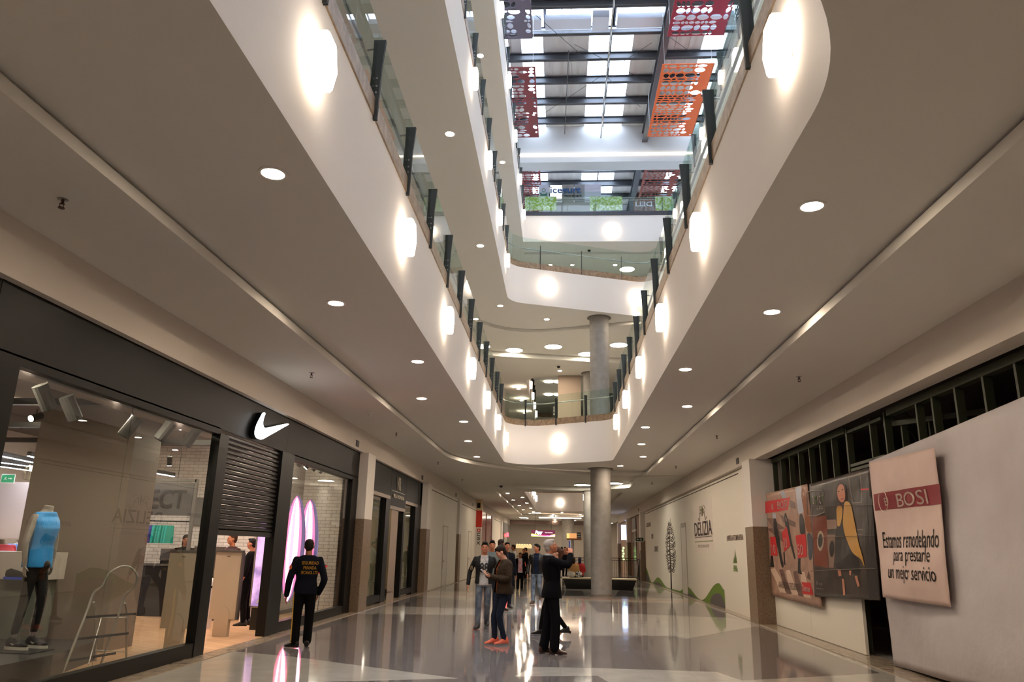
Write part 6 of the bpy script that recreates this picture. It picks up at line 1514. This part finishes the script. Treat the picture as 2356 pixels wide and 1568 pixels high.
for a0, a1, a2, h in ((84, 100, 150, 1190), (225, 270, 330, 1320), (615, 665, 785, 1462), (985, 1115, 1186, 1474)):
    q0, q1, q2 = onx(o[0]+a0/s, 1350, XH).y, hq(a1, h), onx(o[0]+a2/s, 1350, XH).y
    P = [(XH-.009, q1[0]+(q0-q1[0])*math.cos(a) if math.cos(a) > 0 else q1[0]+(q1[0]-q2)*math.cos(a), q1[1]*math.sin(a)) for a in [k*math.pi/16 for k in range(17)]]
    b = MB(); b.add(P, [tuple(range(len(P)))]); b.build('grey_mound', GRY, t)
def stroke(nm, L, w, m, off=.008):
    P = HP(L, off); b = MB(); b.tube(P, w if isinstance(w, list) else w, 5); return b
tr = MB()
def addt(L, w): 
    P = HP(L, .004); tr.tube(P, w, 5)
addt([(458, 1418), (450, 1150), (440, 1000), (430, 850), (425, 650), (420, 500)], [.05, .045, .035, .025, .015, .006])
rnd = random.Random(4)
for k in range(44):
    c0 = 1165-15.5*k+rnd.uniform(-6, 6); sd = 1 if k % 2 else -1; u_ = (1165-c0)/700; env = 20+58*math.sin(math.pi*min(1, max(0, .12+u_*.95))); x0 = 447-u_*24
    L0 = env*rnd.uniform(.65, 1.0); dn = rnd.uniform(-8, 30); up_ = rnd.uniform(30, 75)
    addt([(x0, c0), (x0+sd*L0*.45, c0+dn), (x0+sd*L0*.8, c0+dn*.3-up_*.25), (x0+sd*L0, c0-up_*.6), (x0+sd*L0*rnd.uniform(.7, 1.0), c0-up_)], [.020, .018, .013, .009, .004])
    addt([(x0+sd*L0*.5, c0+dn*.9), (x0+sd*L0*.75, c0+dn+16), (x0+sd*L0*1.02, c0+dn+6), (x0+sd*L0*1.1, c0+dn-14)], [.012, .010, .008, .004])
tr.build('painted_tree', BRK, t)
lf = MB()
for k in range(60):
    a, c = 445+rnd.uniform(-75, 75), rnd.uniform(480, 1230); q = HP([(a, c)], .008)[0]; r_ = rnd.uniform(.03, .06); lf.add([q+Vector((0, -r_, 0)), q+Vector((0, 0, r_*.8)), q+Vector((0, r_, 0)), q+Vector((0, 0, -r_*.8))], [(0, 1, 2, 3)])
lf.build('painted_leaves', mat('mural_leaf', (186, 178, 110), .7), t)
def hb(nm, y0, y1, z0, z1, m, off=.006): b = MB(); b.box(XH-off, XH, y0, y1, z0, z1); return b.build(nm, m, t)
yd = [onx(o[0]+a/s, o[1]+700/s, XH).y for a in (590, 655)]
hb('door_header', yd[1], yd[0], 2.62, 2.8, mat('frame_grey'), .02); hb('door', yd[1], yd[0], .04, 2.62, mat('door_white'), .012)
hb('door_frame', yd[0], yd[0]+.06, .04, 2.62, mat('frame_grey'), .018); hb('door_frame', yd[1]-.06, yd[1], .04, 2.62, mat('frame_grey'), .018)
y_a, y_b = onx(o[0]+765/s, 1200, XH).y, onx(o[0]+1020/s, 1200, XH).y; yc = (y_a+y_b)/2
hb('white_sticker', y_b, y_a, 1.70, 3.45, mat('sticker_white', (226, 214, 204), .5), .004)
def HT(tx, a, c, w, h, m, bold=0, nm='lettering', up=(0, 0, 1)): q = onx(o[0]+a/s, o[1]+c/s, XH); return text(tx, (XH-.006, q.y, q.z), (0, -1, 0), up, w, h, m, t, nm, .004, bold)
zq_ = lambda c: onx(o[0]+890/s, o[1]+c/s, XH).z
zt_, zb_ = zq_(475), zq_(670)
text('DELIZIA', (XH-.008, yc, (zt_+zb_)/2), (0, -1, 0), (0, 0, 1), (y_a-y_b)*.95, zt_-zb_, BRK, t, 'lettering', .004, .01)
text('RISTORANTE ITALIANO', (XH-.008, yc, zq_(690)), (0, -1, 0), (0, 0, 1), (y_a-y_b)*.9, .045, BRK, t, 'lettering', .003)
hb('green_rule', y_b+.05, y_a-.05, zq_(758), zq_(748), GRN, .01)
text('RESTAURANTE', (XH-.008, yc, zq_(818)), (0, -1, 0), (0, 0, 1), (y_a-y_b)*.6, .10, mat('mural_pale', (176, 164, 154), .7), t, 'lettering', .003)
b = MB(); zc = zq_(318)
for sd in (-1, 1):
    b.tube([(XH-.008, yc+sd*(.1+.9*k/14*.8), zc-.2+.30*math.sin(k*.45)*(1-k/20)) for k in range(14)], .012, 4); b.tube([(XH-.008, yc+sd*(.35+.2*math.cos(a)), zc+.02+.13*math.sin(a)) for a in [k*.5 for k in range(12)]], .010, 4)
b.build('ornament', mat('mural_taupe', (120, 98, 88), .7), t)
b = MB(); b.add([(XH-.01, yc, zc+.22), (XH-.01, yc+.09, zc), (XH-.01, yc, zc-.22), (XH-.01, yc-.09, zc)], [(0, 1, 2, 3)]); b.build('ornament_leaf', GRN, t)
HT('#VIVELAATUMANERA', 1330, 705, 2.15, .17, mat('mural_taupe'), .008)
b = MB(); ap = HP([(1328, 842)], .008)[0]
for k in range(5):
    u0, u1 = k/5, k/5+.13; p0, p1 = HP([(1312+58*u0, 1055), (1312+58*u1, 1055)], .008); f_ = (.45, .62, .78, .9, 1.0)[k]
    tp = Vector((ap.x, p0.y+(ap.y-p0.y)*f_, p0.z+(ap.z-p0.z)*f_)); b.add([p0, p1, tp], [(0, 1, 2)])
b.build('sail_emblem', GRN, t)
HT('PLAZA', 1340, 1105, .42, .085, GRN, .006); HT('CENTRAL', 1345, 1145, .56, .10, GRN, .006)
HT('ADIDAS', 135, 522, 2.2, .24, mat('mural_taupe'), .008); HT('Y TU', 187, 685, .9, .24, mat('mural_taupe'), .008); HT('COMPARTE', 242, 857, 1.7, .28, mat('mural_taupe'), .008)
# ---- beyond the mural: railing, brown shop, bench
exit_sign(Vector((4.62, 46.5, 2.33)), (1, 0, 0), .5, .26, 'small dark exit sign with an arrow beside the brown shop', 'L', mat('exit_dark', (40, 60, 48), .5))
t = thing('storefront', 'brown timber shop front with black glazing on the right behind the metal railing', 'shop front', (5.2, 49, 0))
BRN = mat('brown_timber', (120, 76, 44), .6)
b = MB(); b.box(5.0, 5.25, 47.72, 56.28, 0, 3.92); b.build('timber_wall', BRN, t)
for y0, y1 in ((48.0, 49.7), (52.2, 54.8)):
    b = MB(); b.box(4.96, 5.0, y0, y1, 0, 2.95); b.build('glazing', mat('dark_glazing', (24, 20, 18), .15), t)
    b = MB(); b.box(4.95, 5.0, y0, y1, 3.1, 3.85); b.build('grille', mat('dark_grille', (46, 40, 36), .5), t)
    b = MB(); b.box(4.94, 5.0, y0, y1, 2.95, 3.1); b.build('transom', INOX, t)
b = MB(); b.box(5.0, 5.2, 57.12, 65.58, 0, 3.9); tag(b.build('storefront', mat('far_store_beige', (170, 140, 118), .7)), 'plain beige far shop front at the end of the right wall', 'shop front')
b = MB(); b.box(4.6, 4.98, 60.0, 60.1, 2.5, 3.6); tag(b.build('light_sign', mat('cool_light', (190, 215, 255), .5, emit=2.5, ecol=(180, 205, 255))), 'small cool white vertical light sign far on the right wall', 'light')
b = MB()
for k in range(5): b.ell((4.6-.05*(k % 2), 58.2, 1.9-.2*k), .07, .07, .09, 8, 6)
tag(b.build('light_decoration', mat('green_light', (170, 220, 130), .5, emit=1.2, ecol=(150, 210, 120)), smooth=True), 'string of small greenish lights in the dark far shop entrance', 'light')
def fence(x0, x1, y0, y1, label, z0=.12, h=1.12):
    t = thing('metal_barrier', label, 'barrier', ((x0+x1)/2, (y0+y1)/2, 0)); a, c = Vector((x0, y0, 0)), Vector((x1, y1, 0)); n = int((c-a).length/.12); m = BLACKM
    b = MB()
    for z in (z0, z0+h-.12, z0+h): b.tube([a+Vector((0, 0, z)), c+Vector((0, 0, z))], .02, 6)
    b.build('rails', m, t); b = MB()
    for k in range(n+1): p = a.lerp(c, k/n); b.tube([p+Vector((0, 0, z0)), p+Vector((0, 0, z0+h-.12))], .009, 4)
    b.build('bars', m, t)
    for k in (0, .5, 1): p = a.lerp(c, k); b = MB(); b.box(p.x-.02, p.x+.02, p.y-.25, p.y+.25, 0, .03); b.box(p.x-.02, p.x+.02, p.y-.02, p.y+.02, 0, z0+h); b.build('leg', m, t)
fence(2.5, 4.6, 48.2, 48.2, 'black crowd barrier right of the columns, in front of the brown shop')
fence(4.62, 4.66, 46.95, 48.1, 'black barrier end turned towards the mural hoarding')
fence(.6, 1.6, 44.4, 44.4, 'black barrier behind the seated people, left of the columns')
fence(-3.6, -1.0, 46.5, 46.5, 'far black barrier at left behind the boy')
b = MB(); b.tube([(4.25, 45.6, .02), (4.71, 47.1, 1.7)], .02, 6); tag(b.build('leaning_pole', INOX), 'thin pale pole leaning against the pillar by the barrier', 'pole')
t = thing('bench', 'long black bench with a pale stone top behind the front column', 'bench', (1.6, 35.2, 0))
def frus(mb, x0, x1, y0, y1, z0, z1, e): mb.loft([[Vector((x0+e, y0+e, z0)), Vector((x1-e, y0+e, z0)), Vector((x1-e, y1-e, z0)), Vector((x0+e, y1-e, z0))], [Vector((x0, y0, z1)), Vector((x1, y0, z1)), Vector((x1, y1, z1)), Vector((x0, y1, z1))]])
b = MB(); frus(b, .1, 3.30, 35.0, 35.9, .0, .42, .14); b.build('base', BLACKM, t)
b = MB(); b.box(.06, 3.34, 34.96, 35.94, .42, .47); b.build('seat', mat('cream_stone', (214, 200, 172), .4), t)
t = thing('shopping_bag', 'white crumpled bag lying on the bench beside the person in tan', 'bag', (1.0, 35.2, .47)); b = MB(); q = ony(1316, 1317, 35.2); b.ell((q.x, 35.2, .6), .16, .12, .13, 14, 10); b.ell((q.x-.1, 35.2, .68), .07, .07, .09, 10, 8); remesh(b, 'bag', WHITEP, t, .015, 2)
t = thing('patterned_bag', 'black and white bag on the bench beside the round column', 'bag', (1.2, 35.2, .47)); b = MB(); q = ony(1331, 1316, 35.25); b.ell((q.x, 35.25, .61), .17, .12, .14, 14, 10)
remesh(b, 'bag', mat('bw_pattern', (20, 20, 22), .6, noise=(14, (220, 220, 218), 1, .02)), t, .015, 1)
# far hall: menu sign, counters, poster on column
t = thing('illuminated_sign', 'wide hanging illuminated sign, dark red with pink and green waves', 'sign', (0, 0, 0)); y = 64.0
q0, q1 = ony(1222.5, 1218, y), ony(1277, 1235, y); t.location = (q0.x, y, q1.z); WM[t.name] = Matrix.Translation((q0.x, y, q1.z))
w, h = q1.x-q0.x, ony(1222, 1218, y).z-ony(1222, 1233, y).z; x0, z0 = q0.x, ony(1222, 1233, y).z-.02
EM = lambda nm, c, e: mat('sign_'+nm, c, .4, emit=e, ecol=c)
b = MB(); b.box(x0, x0+w, y, y+.15, z0, z0+h); b.build('panel', EM('maroon', (70, 20, 40), .9), t)
def wave(nm, f0, f1, c, e, d):
    n = 24; b = MB(); V = [(x0+w*k/n, y-d, z0+h*max(0, f0(k/n))) for k in range(n+1)]+[(x0+w*k/n, y-d, z0+h*max(0, f1(k/n))) for k in range(n+1)]
    b.add(V, [(k, k+1, n+2+k, n+1+k) for k in range(n)]); b.build(nm, EM(nm, c, e), t)
wave('green_wave', lambda u: .02, lambda u: .30+.16*math.cos(6.3*u*.9), (170, 200, 50), 1.2, .006)
wave('pink_wave', lambda u: .08+.04*math.cos(5*u), lambda u: .20+.12*math.cos(6.0*u+.3), (240, 130, 230), 1.5, .010)
wave('magenta_wave', lambda u: .10+.10*math.sin(3*u), lambda u: .15+.14*math.sin(3*u), (190, 20, 110), 1.2, .013)
text('Papy', (x0+w*.32, y-.02, z0+h*.62), (1, 0, 0), (0, 0, 1), w*.30, h*.62, EM('glow_white', (215, 240, 255), 3), t, 'lettering', .01, .03, .2)
text('Texas Gourmet', (x0+w*.73, y-.02, z0+h*.66), (1, 0, 0), (0, 0, 1), w*.33, h*.13, EM('soft_white', (230, 200, 210), 1.2), t, 'lettering', .01, .005)
b = MB(); b.tube([(x0+.3, y+.07, z0+h), (x0+.3, y+.07, ZO)], .01, 4); b.tube([(x0+w-.3, y+.07, z0+h), (x0+w-.3, y+.07, ZO)], .01, 4); b.build('hangers', BLACKM, t)
t = thing('food_counter', 'pale far kiosk with a scalloped cream canopy behind the boy', 'kiosk', (-3, 60, 0)); y = 62
xa, xb = ony(1187, 1255, y).x, ony(1222, 1255, y).x; zt = ony(1205, 1252, y).z
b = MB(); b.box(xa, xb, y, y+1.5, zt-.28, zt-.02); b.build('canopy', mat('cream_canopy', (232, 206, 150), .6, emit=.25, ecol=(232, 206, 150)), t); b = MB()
for k in range(6): b.ell((xa+(xb-xa)*(k+.5)/6, y+.1, zt-.02), (xb-xa)/13, .1, .07, 10, 6)
b.build('scallops', mat('cream_canopy'), t); b = MB(); b.box(xa+.1, xb-.1, y+.1, y+1.4, 0, 1.0); b.box(xa+.05, xa+.2, y+.1, y+.2, 0, zt-.2); b.box(xb-.2, xb-.05, y+.1, y+.2, 0, zt-.2); b.box(xa+.1, xb-.1, y+1.35, y+1.4, 0, zt-.2); b.build('counter_body', mat('pale_counter', (190, 170, 150), .6), t)
t = thing('menu_board', 'dark menu board with white writing above a wooden shelf, far right of the sign', 'sign', (2.2, 66, 1.5)); y = 66
qa, qb = ony(1327, 1224, y), ony(1337, 1238, y); b = MB(); b.box(qa.x, qb.x, y, y+.08, qb.z, qa.z); b.build('board', mat('chalk_board', (52, 48, 46), .6), t)
for k in range(2): text('MENU DEL DIA' if k else 'RESTAURANTE', ((qa.x+qb.x)/2, y-.01, qa.z-.15-.2*k), (1, 0, 0), (0, 0, 1), (qb.x-qa.x)*.7, .07, mat('sign_white_matt'), t, 'lettering', .005)
b = MB(); b.box(ony(1304, 1240, y).x, ony(1338, 1240, y).x, y-.1, y+.3, ony(1320, 1240, y).z-.06, ony(1320, 1239, y).z+.04); b.build('shelf', BRN, t)
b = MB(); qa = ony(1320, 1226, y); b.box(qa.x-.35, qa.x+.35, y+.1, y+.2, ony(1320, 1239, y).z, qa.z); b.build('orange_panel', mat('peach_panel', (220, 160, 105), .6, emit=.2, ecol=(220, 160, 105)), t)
t = thing('column_poster', 'pale yellow board on the far round column', 'poster', (.5, 69.6, 1.5)); y = 69.85
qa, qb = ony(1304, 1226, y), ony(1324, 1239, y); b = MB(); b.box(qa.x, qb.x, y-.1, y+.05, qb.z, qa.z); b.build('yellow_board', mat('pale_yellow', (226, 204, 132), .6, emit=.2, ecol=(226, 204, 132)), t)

for k in range(6):
    x = -2.9+.95*k+.2*(k % 2); y = 50+1.6*(k % 3)
    t = thing('cafe_table', '%s black cafe table of the far food court from the left' % ORD[k], 'table', (x, y, 0), 0, 'tables of the far food court'); b = MB(); b.lathe([(.4, .72), (.4, .75)], (x, y, 0), 20); b.build('tabletop', BLACKM, t); b = MB(); b.lathe([(.22, 0), (.22, .03), (.035, .05), (.035, .72)], (x, y, 0), 12); b.build('pedestal', BLACKM, t)
b = MB(); b.box(-5.0, 4.6, 76, 76.3, ZO-.5, ZO-.1); struct(b.build('trim_7', mat('far_bulkhead', (120, 100, 92), .7)))
b = MB(); b.box(ony(1240, 1200, 67.6).x, ony(1337, 1200, 67.6).x, 67.5, 67.62, ZO-.22, ZO-.14); tag(b.build('light_strip', mat('warm_strip', (255, 226, 196), .5, emit=3.5, ecol=(255, 222, 190))), 'broad pale glowing strip across the far ceiling above the sign', 'light')
for k, (x, y) in enumerate([(-9, 80), (-4, 82), (0, 83), (5, 82), (9, 80), (-9, 72), (8, 72), (-3.5, 72.5), (3.6, 73), (0, 79)]):  # round lights added, mostly out of view, to brighten the far hall
    put(RP, ru, (x, y, ZI+1.4 if abs(x) > 5.5 or y > 86 else ZO), 0, '%s added round light brightening the far food court' % ORD[k], 'added round lights of the food court')
# ================================================================== UPPER PARTS
def perforated(label, x0, x1, y0, y1, z, rgb, seed, cell=.30):
    rnd = random.Random(seed); holes = []; y = y0+.05
    while y < y1-.12:
        h = rnd.choice((.15, .20, .27, .36)); h = min(h, y1-.04-y); x = x0+.06+rnd.uniform(0, .08)
        while x < x1-.12:
            w = rnd.choice((.16, .24, .34, .46))*(.7+h); w = min(w, x1-.05-x)
            if not (x1-x0 > 2 and abs(((x+w/2-x0) % 2.0)-1.85) < .16):
                cx_, cy_, a = x+w/2, y+h/2, rnd.uniform(-.35, .35)*min(1, h/w); ra, rb = w*.5, h*.49; k = 10; pts = []; c_, s_ = math.cos(a), math.sin(a)
                for m_ in range(k):
                    th = 2*math.pi*m_/k; ex = ra*math.cos(th)*.96; ey = rb*math.copysign(abs(math.sin(th))**1.25, math.sin(th))
                    vx, vy_ = ex*c_-ey*s_, ex*s_+ey*c_; vy_ = max(-h*.46, min(h*.46, vy_)); pts.append((cx_+vx, cy_+vy_))
                if w > .09: holes.append(pts)
            x += w+.004
        y += h+.006
    vs, fs = holed([(x0, y0), (x1, y0), (x1, y1), (x0, y1)], holes, z)
    # thickness
    b = MB(); t = thing('perforated_panel', label, 'panel', ((x0+x1)/2, (y0+y1)/2, z)); b.add(vs, fs); o = b.build('sheet', mat('panel_%d_%d' % (rgb[0], rgb[1]), rgb, .5), t); sm = o.modifiers.new('thickness', 'SOLIDIFY'); sm.thickness = .02
    for x in (x0+.1, x1-.1):
        for y in (y0+.1, y1-.1): b = MB(); b.tube([(x, y, z), (x, y, ZR-.4)], .006, 4); b.build('hanging_wire', INOX, t)
zp = 21.0
U = lambda px, py: onz(px, py, zp)
a, c = U(1524, 147), U(1594, 312); perforated('orange perforated leaf pattern panel hanging under the skylight on the right', a.x, U(1644, 147).x, a.y, c.y, zp, (228, 104, 44), 1)
a = U(1535, 83); perforated('crimson perforated leaf pattern panel at the top right under the skylight', a.x, U(1665, 83).x, a.y-5.4, a.y, zp, (150, 16, 48), 2)
a, c = U(1175, 154), U(1240, 315); perforated('dark red perforated leaf pattern panel hanging at left under the skylight', a.x-1.2, c.x, a.y, c.y, zp, (120, 34, 46), 3)
a = U(1226, 88); perforated('grey violet perforated leaf pattern panel at the top left under the skylight', a.x-2.3, a.x, a.y-4.8, a.y, zp, (96, 86, 104), 4)
perforated('orange perforated panel seen through the left balustrade glass', -6.5, -3.6, 11, 18, zp, (228, 104, 44), 5)
perforated('brown perforated panel at left, further towards the viewer', -6.5, -3.6, 20, 26, zp, (140, 90, 70), 6)
zq = 22.6
V_ = lambda px, py: onz(px, py, zq)
a = V_(1483, 390); perforated('rust coloured perforated panel behind the high bridge on the right', a.x, V_(1600, 390).x, a.y, a.y+6.5, zq, (132, 52, 34), 7)
a = V_(1243, 390); perforated('rust coloured perforated panel behind the high bridge on the left', a.x-1.6, a.x, a.y, a.y+6.5, zq, (132, 40, 34), 8)
# kiosk with lettering on the bridge
zB = Z3+1.5; yk = 38.6
t = thing('yogurt_kiosk', 'pale grey kiosk with blue green lettering behind the glass of the high bridge', 'kiosk', (0, yk, zB))
qa, qb = ony(1240, 425, yk), ony(1383, 490, yk); PAL = mat('kiosk_panel', (196, 192, 206), .5)
for a, c, m_ in ((1240, 1263, PAL), (1294, 1320, mat('kiosk_taupe', (150, 142, 138), .5)), (1322, 1345, mat('kiosk_grey', (140, 138, 142), .5)), (1345, 1383, PAL)): b = MB(); b.box(ony(a, 430, yk).x, ony(c, 430, yk).x, yk, yk+.1, ony(1300, 466, yk).z, qa.z); b.build('panel', m_, t)
b = MB(); b.box(ony(1266, 430, yk).x, ony(1293, 430, yk).x, yk+.05, yk+.1, ony(1300, 456, yk).z, qa.z); b.build('lit_panel', mat('lit_white', (250, 248, 240), .4, emit=1.0), t)
b = MB(); b.box(ony(1240, 480, yk).x, qb.x, yk-.1, yk+1.5, zB, ony(1300, 466, yk).z-.02); b.build('counter_body', mat('kiosk_taupe'), t)
q = ony(1301, 440, yk); text('icegurt', (q.x, yk-.03, q.z), (1, 0, 0), (0, 0, 1), ony(1336, 440, yk).x-ony(1266, 440, yk).x, .50, mat('print_blue', (44, 84, 140), .4), t, 'lettering', .03, .02)
q = ony(1318, 451, yk); text('helado de yogurt', (q.x, yk-.03, q.z), (1, 0, 0), (0, 0, 1), ony(1337, 440, yk).x-ony(1298, 440, yk).x, .13, INK, t, 'lettering', .02)
q = ony(1251, 440, yk); b = MB(); b.tube([(q.x+.18*math.cos(a), yk-.03, q.z-.12+.10*math.sin(a)) for a in [math.pi+k*.35 for k in range(10)]], .03, 6); b.tube([(q.x+.10*math.cos(a), yk-.03, q.z+.06+.10*math.sin(a)) for a in [k*.7 for k in range(10)]], .014, 5); b.tube([(q.x-.2, yk-.03, q.z-.25), (q.x+.2, yk-.03, q.z-.25)], .025, 6); b.build('cup_emblem', mat('emblem_green', (40, 110, 84), .5), t)
LEAF = mat('foliage_print', (150, 164, 62), .6, noise=(9, (204, 208, 184), 3, .08)); 
for k, (a, c) in enumerate(((1208, 1280), (1357, 1432), (1508, 1560))):
    y = 35.97; b = MB(); b.box(ony(a, 470, y).x, ony(c, 470, y).x, y, y+.01, ony(a, 485, y).z+.02, ony(a, 452, y).z); tag(b.build('foliage_screen', LEAF), '%s green foliage patterned screen from the left behind the bridge glass' % ORD[k], 'screen')
t = thing('deli_sign', 'brown sign with reversed DELI lettering behind the bridge glass', 'sign', (3.6, 36.6, zB)); y = 36.6; b = MB(); b.box(ony(1458, 470, y).x, ony(1506, 470, y).x, y, y+.05, zB, ony(1480, 462, y).z); b.build('board', mat('deli_brown', (110, 88, 82), .5), t)
q = ony(1481, 467, y); text('DELI', (q.x, y-.01, q.z-.05), (-1, 0, 0), (0, 0, 1), .85, .26, PAL, t, 'lettering', .01, .01)
# far upper floor glazing beneath the bridge ceiling
t = thing('glazed_screen', 'row of grey framed glass panes under the grey ceiling beneath the bridge', 'window', (1, 40.9, Z2+1.5)); b = MB(); b.box(-4, 8, 40.85, 40.87, Z2+1.6, Z3-.5); b.build('glass_panel', GLASS, t)
for k in range(9): x = -3.6+1.35*k; b = MB(); b.box(x, x+.09, 40.78, 40.86, Z2+1.5, Z3-.45); b.build('mullion', RSTEEL, t)
b = MB(); b.box(-4, 8, 40.76, 40.88, Z3-.6, Z3-.42); b.build('transom', RSTEEL, t)
# directory totem and dark notices behind the first balcony
t = thing('directory_board', 'tall black directory board with white rows behind the first balcony glass', 'sign', (-.5, 52, ZI+1.5)); y = 47; qa, qb = ony(1271, 931, y), ony(1282, 957, y); b = MB(); b.box(qa.x, qb.x, y, y+.1, qb.z, qa.z); b.build('board', BLACKM, t); b = MB()
for k in range(7):
    for j in range(2): b.box(qa.x+.06+.14*j, qa.x+.15+.14*j, y-.01, y, qa.z-.1-.09*k, qa.z-.05-.09*k)
b.build('white_rows', mat('sign_white_matt'), t)
b = MB(); b.box(-3.4, -.2, 56.0, 56.2, ZI+1.5, ZI+3.6); tag(b.build('far_partition', mat('far_brown', (132, 92, 80), .8)), 'low brown partition wall far behind the first balcony', 'partition')
for x, y in ((-6, 2), (-6, 8), (-6, 14), (-6, 20), (-6, 26), (6.5, 2), (6.5, 8), (6.5, 14), (6.5, 20), (6.5, 26), (-6, 32), (6.5, 34), (0, 45), (4, 50), (-5, 45)):  # unseen downlights added so floor bounce lifts the dark soffits
    put(DP, du, (x, y, Z2-.14), 0, 'unseen added downlight brightening the first side galleries, %s metres along' % (str(y)+(' left' if x < 0 else ' right')), 'added unseen downlights of the side galleries')
for x, y in ((-6, 2), (-6, 8), (-6, 14), (-6, 20), (-6, 26), (7.5, 2), (7.5, 8), (7.5, 14), (7.5, 20), (7.5, 26)):  # more unseen downlights, added to brighten the storey above
    put(DP, du, (x, y, Z3), 0, 'unseen added downlight brightening the upper side galleries, %s metres along' % (str(y)+(' left' if x < 0 else ' right')), 'added unseen downlights of the upper side galleries')

for k, (x, y) in enumerate([(-5, 38), (-5, 33), (-3.4, 39.8), (3.6, 39.8), (8, 38), (9, 33)]):  # round lights added to brighten the dark area under the bridge
    put(RP, ru, (x, y, Z3), 0, '%s added round light brightening the ceiling under the high bridge, mostly hidden' % ORD[k], 'added round lights under the bridge')
